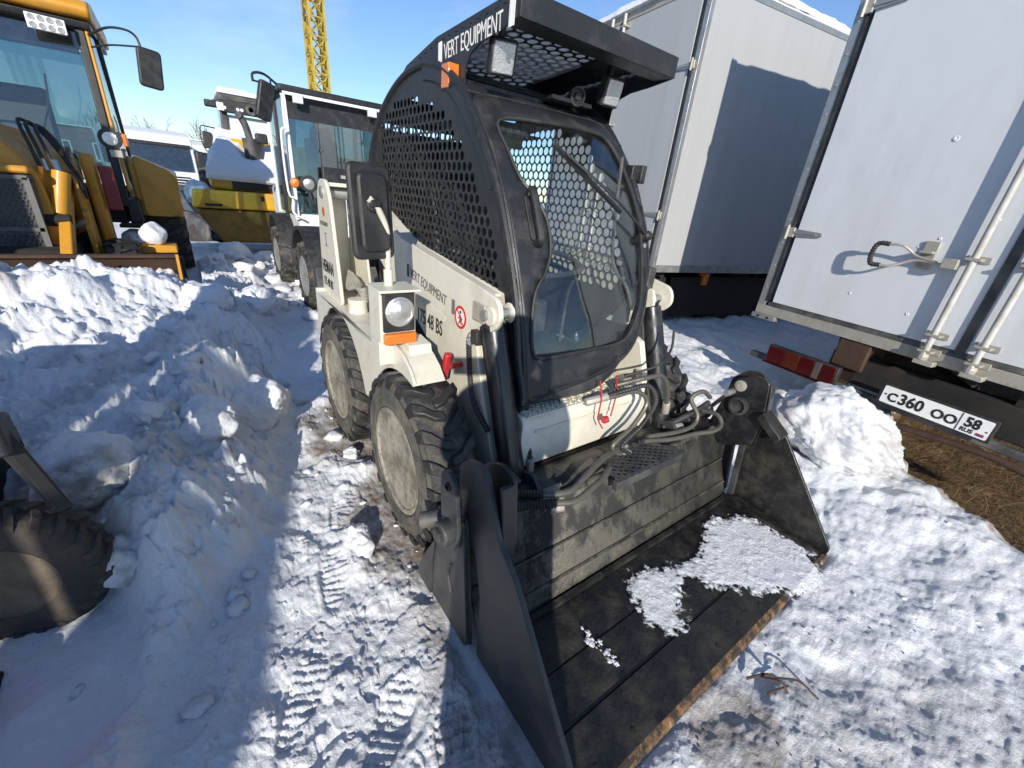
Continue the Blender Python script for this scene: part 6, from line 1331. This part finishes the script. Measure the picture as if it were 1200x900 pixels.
lump(-1.66, -.42, (.09, .10, .09), 'brownish ice lump on the bank edge over the small wheel', 118, dirt=1.0)
# nobody could count the crumbs
rng = np.random.RandomState(5); b = MB()
ico = bmesh.new(); bmesh.ops.create_icosphere(ico, subdivisions=2, radius=1); IV = np.array([v.co[:] for v in ico.verts]); IF = [tuple(v.index for v in f.verts) for f in ico.faces]; ico.free()
cx = []; 
def scatter(n, xf, yf, r0, r1):
    for _ in range(n):
        x, y = xf(), yf(); x, y = (x, y)
        if not (-.98 > x or x > -.15 or y < .4 or y > 2.4): continue
        r = r0 + (r1 - r0) * rng.rand() ** 3; cx.append((x, y, r))
scatter(110, lambda: rng.uniform(-6, -1), lambda: rng.normal(-.05, .55), .010, .05)
scatter(170, lambda: rng.uniform(-3.5, .2), lambda: rng.uniform(-.4, .58), .004, .014)
scatter(60, lambda: rng.uniform(-1.6, .8), lambda: rng.uniform(.4, 3.2), .003, .012)
scatter(80, lambda: rng.uniform(-9.5, -5), lambda: rng.normal(.8, .35), .02, .12)
X_ = np.array([c[0] for c in cx]); Y_ = np.array([c[1] for c in cx]); Z_ = height(X_, Y_); G_ = grass_mask(X_, Y_)
for k, (x, y, r) in enumerate(cx):
    if G_[k] > .3: continue
    D = IV * (1 + .75 * (rng.rand(len(IV))[:, None] - .5)) * r * np.array([1 + rng.rand() * .5, 1, .7])
    a_ = rng.rand() * 6.28; c_, s_ = math.cos(a_), math.sin(a_)
    kk = len(b.v); b.v += [Vector((x + d[0] * c_ - d[1] * s_, y + d[0] * s_ + d[1] * c_, Z_[k] + d[2] + r * .25)) for d in D]; b.f += [tuple(i + kk for i in f) for f in IF]
b.build('snow_crumbs', 'snow', None, smooth=True, angle=180, kind='stuff', recalc=False)

# snow that has blown into the bucket: a thin crusty sheet on its floor and out over the edge
SP = [(-.69, 1.93), (-.60, 1.72), (-.60, 1.55), (-.67, 1.34), (-.64, 1.22), (-.50, 1.165), (-.43, 1.20), (-.40, 1.27), (-.47, 1.36), (-.53, 1.47), (-.505, 1.54), (-.42, 1.57), (-.37, 1.64), (-.30, 1.72), (-.27, 1.80), (-.20, 1.86), (-.16, 1.98), (-.17, 2.10), (-.24, 2.16), (-.33, 2.19), (-.48, 2.19), (-.62, 2.12)]
SPs = smoothpoly(SP, 4); xs = np.arange(-.75, -.10, .0045); ys = np.arange(1.10, 2.24, .0045); b = MB(); idx = {}
SPa = np.array(SPs)
def dist_in(x, y):
    d = np.min(np.hypot(SPa[:, 0] - x, SPa[:, 1] - y)); return d if inpoly(x, y, SPs) else -d
ed = []; XX, YY = np.meshgrid(xs, ys, indexing='ij'); N1 = fbm(XX * 22, YY * 22, 91, 5, .65); N2 = fbm(XX * 70, YY * 70, 95, 4, .7)
for i, x in enumerate(xs):
    for j, y in enumerate(ys):
        d = dist_in(x, y) + .03 + .060 * N1[i, j]
        if d > 0:
            gz = .030 if x < -.235 else max(0.0, .028 - (x + .235) * .35)
            idx[i, j] = len(b.v); b.v.append(Vector((x, y, gz + min(.007, d * .1) + .008 * max(0, N1[i, j]) + .0008 * N2[i, j]))); ed.append(min(.5, d * 5.5))
for (i, j), k in idx.items():
    if (i + 1, j) in idx and (i, j + 1) in idx and (i + 1, j + 1) in idx: b.f.append((k, idx[i + 1, j], idx[i + 1, j + 1], idx[i, j + 1]))
bs = b.build('bucket_snow', 'thinsnow', None, smooth=True, angle=180, recalc=False, label='crusty patch of snow lying on the floor of the black bucket', cat='snow'); bs.data.attributes.new('edge', 'FLOAT', 'POINT').data.foreach_set('value', ed)
b = MB()
for k in range(26):
    t = k / 25; x, y = -.60 + .15 * t + .012 * rng.normal(), .93 + .012 * rng.normal() + .02 * t; r = .0025 + .0065 * rng.rand() ** 2
    D = IV * r * (1 + 1.0 * (rng.rand(len(IV))[:, None] - .5)); kk = len(b.v); b.v += [Vector((x + d[0] * 1.4, y + d[1], .030 + d[2] * .6)) for d in D]; b.f += [tuple(i + kk for i in f) for f in IF]
b.build('bucket_snow_specks', 'snow', None, smooth=True, kind='stuff', recalc=False)

# dry grass and litter on the thawed patch
rng = np.random.RandomState(11); b = MB(); n = 26000
gx = rng.uniform(-.75, 2.2, n); gy = rng.uniform(2.6, 6.6, n); gm_ = grass_mask(gx, gy); gz_ = height(gx, gy)
dist = np.hypot(gx, gy)
for k in range(n):
    if gm_[k] < .6: continue
    L_ = rng.uniform(.05, .22); a_ = rng.normal(.35, .8) + (3.14 if rng.rand() < .4 else 0); el_ = abs(rng.normal(.08, .22)); w_ = rng.uniform(.0006, .0016)
    p = Vector((gx[k], gy[k], gz_[k] + rng.uniform(0, .02))); d = Vector((math.cos(a_) * math.cos(el_), math.sin(a_) * math.cos(el_), math.sin(el_))); c_ = Vector((-math.sin(a_), math.cos(a_), .3)) * w_
    m1 = p + d * L_ * .5 + Vector((0, 0, .012)); e_ = p + d * L_ + Vector((rng.normal(0, .01), rng.normal(0, .01), -.004))
    kk = len(b.v); b.v += [p - c_, p + c_, m1 + c_, m1 - c_, e_]; b.f += [(kk, kk + 1, kk + 2, kk + 3), (kk + 3, kk + 2, kk + 4)]
b.build('dry_grass', 'grass', None, kind='stuff', recalc=False)
def twigs(nm, pts, label):
    r_ = empty(nm, pts[0][0], label, 'twig')
    for k, P in enumerate(pts):
        b = MB(); b.tube(P, .0035 if k else .005, 6, 4); b.build('stem', 'twig', r_)
hh = lambda x, y, d=.01: (x, y, hz(x, y) + d)
twigs('dead_twig', [[hh(-.17, 1.33), hh(-.13, 1.38, .05), hh(-.10, 1.40, .02)], [hh(-.14, 1.36, .04), hh(-.09, 1.36, .06), hh(-.06, 1.38, .02)], [hh(-.13, 1.40, .01), hh(-.06, 1.45, .04), hh(.0, 1.47, .01)], [hh(-.10, 1.33), hh(-.07, 1.42, .015)]], 'dark dead twigs sticking out of the snow in front of the bucket edge')
b = MB()
for _ in range(46):
    x, y = rng.normal(.0, .18), rng.normal(1.35, .35); s_ = rng.uniform(.0015, .0045); z = hz(x, y)
    kk = len(b.v); D = IV * s_ * np.array([1.5, 1, .6]); b.v += [Vector((x + d[0], y + d[1], z + d[2])) for d in D]; b.f += [tuple(i + kk for i in f) for f in IF]
b.build('soil_crumbs', 'twig', None, kind='stuff', recalc=False)

# ------------------------------------------------------------------ small red tractor, partly out of frame at the left
RTc = empty('small_tractor', (-1.75, -1.15, 0), 'small red tractor with black lifting arms at the left edge, muddy tyre facing us', 'tractor')
ax = Vector((.985, -.10, 0)).normalized()
def turned(c): 
    # local x = tractor forward, local y = left
    f = Vector((-ax.y, ax.x, 0)) * -1; return Matrix.Translation(c) @ Matrix((f, ax * -1 if False else Vector((0, 0, 1)).cross(f), Vector((0, 0, 1)))).transposed().to_4x4()
TT = turned(Vector((-1.80, -.66, 0)))     # near the visible wheel axle; forward points away to the left
def tbuild(fn, nm, m, parent=RTc, **k):
    b = MB(TT); fn(b); return b.build(nm, m, parent, **k)
yw = (TT.inverted() @ Vector((-1.60, -.66, .3))).y
ws = 1 if yw > 0 else -1
def twheel(x, y, R, w):
    T = MB(TT); h = w / 2; c = (x, y, R - .02); d = (0, ws if abs(y - yw) < .3 else -ws, 0)
    T.lathe([(R * .50, h * .8), (R * .56, h * 1.0), (R * .80, h * 1.05), (R * .93, h * .85), (R * .95, h * .4), (R * .95, -h * .4), (R * .93, -h * .85), (R * .8, -h), (R * .5, -h * .8), (R * .5, h * .8)], c, d, 56, cap=False)
    ty = T.build('tyre', 'rubberold', RTc, smooth=True, angle=60); T = MB(TT)
    for sd in (-1, 1):
        for k in range(26):
            a = 2 * PI * (k + (.5 if sd > 0 else 0)) / 26; vs = []
            for t, sh, ro, ri, wk in ((0, 0, 1, .92, .045), (.6, .07, 1, .92, .05), (1.03, .12, .93, .84, .055)):
                for r_, dd in ((ri, -wk), (ro, -wk * .8), (ro, wk * .8), (ri, wk)): vs.append((c[0] + R * r_ * math.cos(a + sh + dd), c[1] + t * h * sd, c[2] + R * r_ * math.sin(a + sh + dd)))
            T.add(vs, [(4 * j + q, 4 * j + (q + 1) % 4, 4 * j + 4 + (q + 1) % 4, 4 * j + 4 + q) for j in range(2) for q in range(4)] + [(0, 1, 2, 3), (11, 10, 9, 8)])
    T.build('tread_lugs', 'rubberold', ty)
    T = MB(TT); r0 = R * .5; T.lathe([(r0 * 1.08, h * .95), (r0 * 1.02, h * 1.0), (r0 * .92, h * .55), (r0 * .7, h * .35), (r0 * .5, h * .55), (r0 * .3, h * .6), (r0 * .28, h * .75), (0, h * .75)], c, d, 32); rm = T.build('rim', 'rimdark', ty, smooth=True, angle=40)
    T = MB(TT)
    for k in range(5):
        a = 2 * PI * k / 5; T.lathe([(.011, 0), (.011, .02), (0, .022)], (c[0] + r0 * .42 * math.cos(a), c[1] + d[1] * h * .57, c[2] + r0 * .42 * math.sin(a)), d, 6)
    T.build('wheel_nuts', 'rimdark', rm)
_f, _y = TT, yw; nw = Vector((.97, -.25, 0)).normalized(); yw = 0.0; TT = Matrix.Translation(Vector((-1.68, -.672, 0))) @ Matrix((Vector((nw.y, -nw.x, 0)) * ws, nw * ws, Vector((0, 0, 1)))).transposed().to_4x4()
twheel(.0, 0.0, .26, .12); TT, yw = _f, _y
twheel(1.35, yw, .45, .28); twheel(1.35, yw - ws * .95, .45, .28)
tbuild(lambda b: b.prism(rounded([(.35, .42), (.34, .78), (.45, .90), (1.0, .95), (1.05, .42)], .06), yw - ws * .72, yw - ws * .25), 'hood', 'red', bevel=.02)
tbuild(lambda b: b.box((.1, yw - ws * .68, .30), (1.5, yw - ws * .28, .50)), 'chassis', 'dark', bevel=.02)
tbuild(lambda b: b.prism(rounded([(1.0, .82), (1.05, 1.0), (1.75, 1.0), (1.85, .7)], .05), yw - ws * .16, yw + ws * .14), 'rear_fender', 'red', bevel=.01)
tbuild(lambda b: b.prism(rounded([(1.0, .82), (1.05, 1.0), (1.75, 1.0), (1.85, .7)], .05), yw - ws * 1.08, yw - ws * .80), 'rear_fender', 'red', bevel=.01)
tbuild(lambda b: b.box((1.2, yw - ws * .70, .85), (1.6, yw - ws * .28, 1.0)), 'seat', 'seat', bevel=.04)
tbuild(lambda b: b.prism([(1.55, 1.0), (1.65, 1.0), (1.75, 1.4), (1.66, 1.4)], yw - ws * .7, yw - ws * .28), 'seat_back', 'seat', bevel=.02)
def pw(P): return tuple(Vector(P))
# black arm beside the wheel (given in place coordinates)
b = MB(); b.bar((-1.60, -.60, 1.12), (-1.52, -.455, .53), .034, .034, up=(1, .4, 0)); b.build('lifting_arm', 'ink', RTc, bevel=.006)
b = MB(); b.bar((-1.60, -.625, 1.10), (-1.54, -.485, .55), .016, .03, up=(1, .4, 0)); b.build('lifting_arm_edge', 'black', RTc, bevel=.004)
b = MB(); b.bar((-1.56, -.53, .80), (-1.62, -.95, .86), .06, .10); b.build('arm_crossbar', 'black2', RTc, bevel=.006)
b = MB(); b.box((-1.60, -.60, .74), (-1.50, -.50, .84)); b.build('arm_joint', 'black2', RTc, bevel=.012)
b = MB(); b.prism(rounded([(-.62, .60), (-.60, .72), (-.95, .80), (-1.0, .62)], .04), -1.56, -1.50, 'x'); b.build('red_bracket', 'red', RTc, bevel=.01)
b = MB(); b.box((-1.36, -1.0, .0), (-1.22, -.74, .12)); b.build('red_foot_plate', 'red', RTc, bevel=.02)
b = MB(); b.box((-1.5, -1.0, -.01), (-1.2, -.72, .02)); b.build('blade_bottom', 'dark', RTc, bevel=.004)

# ------------------------------------------------------------------ board on posts, added out of frame to shade the left snow bank
SB = empty('shade_board', (1.6, -2.7, 0), 'long blank plywood board on wooden posts, added unseen to shade the snow bank', 'board')
la = Vector((-.966, .26, 0)); ma = Vector((.26, .966, 0))
TS = Matrix.Translation(ma * -2.2) @ Matrix((la, Vector((-ma.x, -ma.y, 0)) * -1, Vector((0, 0, 1)))).transposed().to_4x4()
for k in range(4):
    b = MB(TS); b.box((-4.8 + k * 1.25, -.012, 1.35), (-3.555 - (0, .16, .22, 0)[k] + k * 1.25, .012, (2.36, 2.30, 2.36, 2.33)[k])); b.build('shade_board_sheet', 'wood', SB)  # gaps between sheets added so that sunlight dapples the bank
for x in (-4.7, -3.1, -1.5, .05):
    b = MB(TS); b.box((x, -.09, 0), (x + .09, -.014, 2.40)); b.build('shade_board_post', 'wood', SB, bevel=.004)

# ------------------------------------------------------------------ far things
# tower crane mast
CM = empty('crane_mast', (-32.1, 7.8, -1.2), 'yellow lattice crane mast rising behind the white loader', 'crane')
mxy = [(-32.5, 7.35), (-31.6, 7.45), (-31.7, 8.3), (-32.6, 8.2)]
for x, y in mxy:
    b = MB(); b.box((x - .06, y - .06, -1.2), (x + .06, y + .06, 16)); b.build('mast_leg', 'mastyellow', CM)
z = -1.0; k = 0
DG = MB(); HG = MB()
while z < 15.5:
    for i in range(4):
        a_, c_ = mxy[i], mxy[(i + 1) % 4]; m_ = ((a_[0] + c_[0]) / 2, (a_[1] + c_[1]) / 2)
        for p, q in (((a_[0], a_[1], z), (m_[0], m_[1], z + .45)), ((c_[0], c_[1], z), (m_[0], m_[1], z + .45)), ((m_[0], m_[1], z + .45), (a_[0], a_[1], z + .9)), ((m_[0], m_[1], z + .45), (c_[0], c_[1], z + .9))): DG.bar(p, q, .15, .05)
        HG.bar((a_[0], a_[1], z), (c_[0], c_[1], z), .09, .07)
    z += .9
DG.build('mast_braces', 'mastyellow', CM, kind='stuff'); HG.build('mast_rings', 'mastyellow', CM, kind='stuff')
MB().box((-32.3, 7.3, 9.6), (-32.1, 7.36, 10.6)).build('mast_ladder', 'darkgrey', CM)

def semi(T, label, roofm='white', sw=.0):
    r_ = empty('semi_truck', T @ Vector((1.25, 1, 0)), label, 'truck')
    def p(fn, nm, m, parent=r_, **k): b = MB(T); fn(b); return b.build(nm, m, parent, **k)
    cab_ = p(lambda b: b.prism(rounded([(0, .6), (.02, 1.5), (.12, 2.45), (.4, 2.85), (1.0, 3.02), (2.1, 3.05), (2.2, .6)], .08), 0, 2.5, 'x'), 'cab_shell', 'white', bevel=.05, segs=3)
    p(lambda b: b.prism([(-.012, 1.62), (.105, 2.42), (.09, 2.44), (-.03, 1.62)], .14, 2.36, 'x'), 'windscreen', 'glassdark')
    p(lambda b: b.box((.1, .05, 2.44), (2.4, .16, 2.56)), 'sun_visor', 'plastic', bevel=.02)
    p(lambda b: b.box((.3, -.03, 1.0), (2.2, .02, 1.42)), 'grille', 'ink', bevel=.02)
    for k in range(4): p(lambda b: b.box((.32, -.05, 1.03 + k * .1), (2.18, -.03, 1.06 + k * .1)), 'grille_slat', 'white')
    p(lambda b: b.box((.0, -.08, .45), (2.5, .2, .95)), 'bumper', 'white', bevel=.05)
    for x in (.15, 2.0): p(lambda b: b.box((x, -.10, .65), (x + .35, -.06, .85)), 'headlamp', 'lamp', bevel=.03)
    for x in (-.28, 2.52): p(lambda b: b.box((x, .0, 1.7), (x + .26, .14, 2.4)), 'mirror', 'plastic', bevel=.05)
    for x in (-.012, 2.502): p(lambda b: b.prism([(.25, 1.6), (.35, 2.35), (1.0, 2.35), (1.0, 1.6)], x, x + .01, 'x'), 'side_window', 'glassdark')
    p(lambda b: b.box((0, 2.6, 1.1), (2.5, 9, 3.10)), 'trailer', 'boxwhite', bevel=.02)
    for x in (.0, 2.15):
        for y in (1.2, 4.2, 7.5): p(lambda b: b.lathe([(.28, 0), (.45, -.01), (.52, .04), (.52, .28), (.45, .34), (.28, .33)], (x, y, .52), (1, 0, 0), 24), 'wheel', 'rubberold', smooth=True)
    return r_
def semiT(x, y, ang, z=-1.15, s=1.0):
    # front of the cab at (x, y), facing along ang
    f = Vector((math.cos(ang), math.sin(ang), 0)); bk = -f; rt = bk.cross(Vector((0, 0, 1)))
    return Matrix.Translation((x, y, z)) @ Matrix((rt, bk, Vector((0, 0, 1)))).transposed().to_4x4() @ Matrix.Scale(s, 4) @ Matrix.Translation((-1.25, 0, 0))
semi(semiT(-22.5, -.65, math.radians(8), -.42), 'white semi truck cab standing just behind the backhoe fender')
semi(semiT(-27.5, 1.75, math.radians(8), -.50), 'white semi truck cab with a snowy roof, right of the other cab')
semi(semiT(-30.5, 5.6, math.radians(15), -.6), 'white semi truck cab partly hidden behind the compact white loader')
# dark car with a red one beyond
def car(T, label, paint):
    r_ = empty('parked_car', T @ Vector((0, 0, 0)), label, 'car')
    def p(fn, nm, m, **k): b = MB(T); fn(b); return b.build(nm, m, r_, **k)
    p(lambda b: b.prism(rounded([(-2.1, .3), (-2.15, .75), (-1.2, .95), (1.6, .95), (2.1, .8), (2.15, .3)], .12), -.85, .85), 'body', paint, bevel=.06, segs=3)
    p(lambda b: b.prism(rounded([(-1.3, .93), (-.6, 1.45), (1.0, 1.48), (1.7, .93)], .1), -.72, .72), 'glasshouse', 'glassdark', bevel=.05)
    p(lambda b: b.prism(rounded([(-.65, 1.44), (-.5, 1.52), (.95, 1.54), (1.1, 1.46)], .03), -.68, .68), 'roof', paint, bevel=.03)
    p(lambda b: b.box((-2.17, -.5, .4), (-2.12, .5, .6)), 'grille', 'ink', bevel=.01)
    for y in (-.7, .45): p(lambda b: b.box((-2.16, y, .62), (-2.05, y + .28, .76)), 'headlamp', 'lamp', bevel=.03)
    for x in (-1.35, 1.35):
        for y in (-.88, .68): p(lambda b: b.lathe([(.18, 0), (.31, 0), (.33, .03), (.33, .17), (.31, .2), (.18, .2)], (x, y, .33), (0, 1, 0), 24), 'wheel', 'rubberold', smooth=True)
car(Matrix.Translation((-16.0, .35, -.62)) @ Matrix.Rotation(math.radians(200), 4, 'Z'), 'dark car parked between the backhoe and the large yellow loader', 'darkgrey')
car(Matrix.Translation((-17.5, 2.6, -.70)) @ Matrix.Rotation(math.radians(200), 4, 'Z'), 'red car mostly hidden behind the large yellow loader', 'red')
# long brick building
BB = empty('brick_building', (-75, 5, -1.2), 'long low brick building on the horizon behind the parked trucks', 'building')
TB = Matrix.Translation((-72, 4, -1.2)) @ Matrix.Rotation(math.radians(80), 4, 'Z')
b = MB(TB); b.box((-30, 0, 0), (30, 10, 5.4)); b.build('wall', 'brick', BB)
b = MB(TB); b.box((-30.4, -.4, 5.41), (30.4, 10.4, 5.52)); b.build('roof', 'white', BB)
for k in range(18):
    b = MB(TB); x = -28.5 + k * 3.3; b.box((x, -.06, 2.0), (x + 1.4, .02, 3.9)); w_ = b.build('window', 'white', BB)
    b = MB(TB); b.box((x + .12, -.08, 2.12), (x + .65, -.06, 3.78)); b.box((x + .75, -.08, 2.12), (x + 1.28, -.06, 3.78)); b.build('pane', 'glassdark', w_)
# bare trees
def tree(x, y, H, seed, label):
    r_ = empty('bare_tree', (x, y, -1.2), label, 'tree', 'bare trees on the horizon'); rg = random.Random(seed); tr = MB(); cr = MB()
    def grow(p, d, L, r, lv):
        q = p + d * L; B = tr if lv == 0 else cr; B.tube([p, p.lerp(q, .5) + Vector((rg.uniform(-.1, .1), rg.uniform(-.1, .1), 0)) * L * .3, q], [r, r * .8, r * .65], 5 if lv else 8, 0, cap=False)
        if lv < 4:
            for _ in range(3 if lv else 6):
                t_ = rg.uniform(.5, 1) if lv == 0 else rg.uniform(.35, 1); dd = (d + Vector((rg.uniform(-1, 1), rg.uniform(-1, 1), rg.uniform(-.1, .6))) * .75).normalized()
                grow(p.lerp(q, t_), dd, L * rg.uniform(.5, .72), r * .5, lv + 1)
    grow(Vector((x, y, -1.25)), Vector((0, 0, 1)), H * .5, H * .018, 0)
    tr.build('trunk', 'bark', r_, smooth=True); cr.build('crown', 'bark', r_, kind='stuff')
for k, (x, y, H) in enumerate(((-86, 3.5, 9.5), (-88, 6.0, 8.8), (-85, 8.5, 9.2), (-90, -2, 9), (-87, 12, 9.8), (-92, -9, 9.5))):
    tree(x, y, H, k + 3, ('bare leafless tree above the brick building, left of the yellow loader cab', 'second bare tree above the brick roof, just left of the loader mirror', 'bare tree behind the cab of the large yellow loader', 'bare tree hidden behind the white truck cab', 'bare tree behind the compact white loader', 'bare tree at the far left behind the backhoe')[k])

# ------------------------------------------------------------------ the person who takes the picture, standing behind the camera
PX, PY = .36, -.06
PR = empty('person', (PX, PY, hz(PX, PY)), 'person standing in navy jacket and dark trousers, holding a phone up in both hands', 'person')
fw = Vector((-.79, .615, 0)); rt = Vector((fw.y, -fw.x, 0))
def W3(f_, r_, z): return Vector((PX, PY, hz(PX, PY))) + fw * f_ + rt * r_ + Vector((0, 0, z * 1.05))
def skin(name, joints, edges, radii, m, parent, root=0, sub=2):
    me = bpy.data.meshes.new(name); me.from_pydata([tuple(j) for j in joints], edges, []); o = bpy.data.objects.new(name, me); COL.objects.link(o)
    s = o.modifiers.new('skin', 'SKIN'); s.use_smooth_shade = True
    for v, r in zip(me.skin_vertices[0].data, radii): v.radius = r if isinstance(r, tuple) else (r, r)
    me.skin_vertices[0].data[root].use_root = True
    u = o.modifiers.new('sub', 'SUBSURF'); u.levels = u.render_levels = sub; me.materials.append(MT[m]); attach(o, parent); return o
hand = {s: W3(.30, s * .075, 1.47) for s in (-1, 1)}
J = [W3(0, 0, .93), W3(.01, 0, 1.12), W3(.0, 0, 1.32), W3(0, 0, 1.43), W3(.02, 0, 1.52)]; E = [(0, 1), (1, 2), (2, 3), (3, 4)]; Rr = [.17, .175, .18, .10, .06]
for s in (-1, 1):
    k = len(J); J += [W3(0, s * .10, .90), W3(.02, s * .11, .50), W3(-.01, s * .12, .09), W3(.12, s * .13, .05)]; E += [(0, k), (k, k + 1), (k + 1, k + 2), (k + 2, k + 3)]; Rr += [.11, .08, .065, .05]
    k = len(J); J += [W3(0, s * .19, 1.38), W3(.08, s * .23, 1.13), W3(.23, s * .10, 1.36)]; E += [(3, k), (k, k + 1), (k + 1, k + 2)]; Rr += [.085, .072, .05]
skin('body', J, E, Rr, 'jacket', PR)
b = MB(); b.lathe([(.205, 0), (.20, .25), (.185, .55)], W3(0, 0, .42), (0, 0, 1), 28); b.build('coat_skirt', 'jacket', PR, smooth=True)
b = MB(); b.lathe([(0, 0), (.055, .012), (.075, .05), (.080, .10), (.082, .15), (.074, .20), (.045, .235), (0, .245)], W3(.03, 0, 1.50), (0, 0, 1), 24); hd = b.build('head', 'skin', PR, smooth=True, angle=180)
b = MB(); b.lathe([(.086, .0), (.090, .05), (.080, .10), (.048, .13), (0, .14)], W3(.015, 0, 1.62), (-.05, 0, 1), 24); b.build('hair', 'hair', hd, smooth=True, angle=180)
b = MB(); b.tube([W3(.105, 0, 1.635), W3(.125, 0, 1.60), W3(.105, 0, 1.585)], [.008, .014, .010], 8, 3)
b.build('nose', 'skin', hd, smooth=True)
for s in (-1, 1):
    b = MB(); b.lathe([(0, -.006), (.010, 0), (0, .006)], W3(.103, s * .030, 1.640), fw, 10); b.build('eye', 'inkwhite', hd, smooth=True)
    b = MB(); b.lathe([(0, 0), (.022, .005), (.018, .014), (0, .016)], W3(.02, s * .076, 1.60), rt * s, 12); b.build('ear', 'skin', hd, smooth=True)
b = MB(); b.tube([W3(.098, -.022, 1.562), W3(.106, 0, 1.560), W3(.098, .022, 1.562)], .005, 6, 4); b.build('mouth', 'inkmauve', hd, smooth=True)
for s in (-1, 1):
    h0 = W3(.25, s * .11, 1.38); p0 = W3(.30, s * .10, 1.43)
    J = [h0, p0]; E = [(0, 1)]; Rr = [(.028, .022), (.036, .018)]
    for q in range(4):
        k = len(J); z_ = 1.455 + .018 * q; L_ = (.9, 1.0, .95, .78)[3 - q]
        J += [W3(.315, s * .105, z_), W3(.345, s * (.105 - .012), z_ + .006), W3(.35, s * (.105 - .045 * L_), z_ + .006)]; E += [(1, k), (k, k + 1), (k + 1, k + 2)]; Rr += [.010, .009, .008]
    k = len(J); J += [W3(.292, s * .085, 1.45), W3(.298, s * .055, 1.47)]; E += [(1, k), (k, k + 1)]; Rr += [.011, .009]
    skin('hand', J, E, Rr, 'skin', PR, 1, 1)
ph = Matrix.Translation(Vector((0, 0, 1.5)) - CF * .022) @ M.to_4x4()
b = MB(ph @ Matrix.Translation((.0, .0, 0))); b.box((-.125, -.065, -.004), (.03, .012, .004)); b.build('phone', 'plastic', None, bevel=.003, label='black smartphone held level between two hands', cat='phone')
for o in list(bpy.data.objects):
    if o.type == 'EMPTY' and not o.children: bpy.data.objects.remove(o)
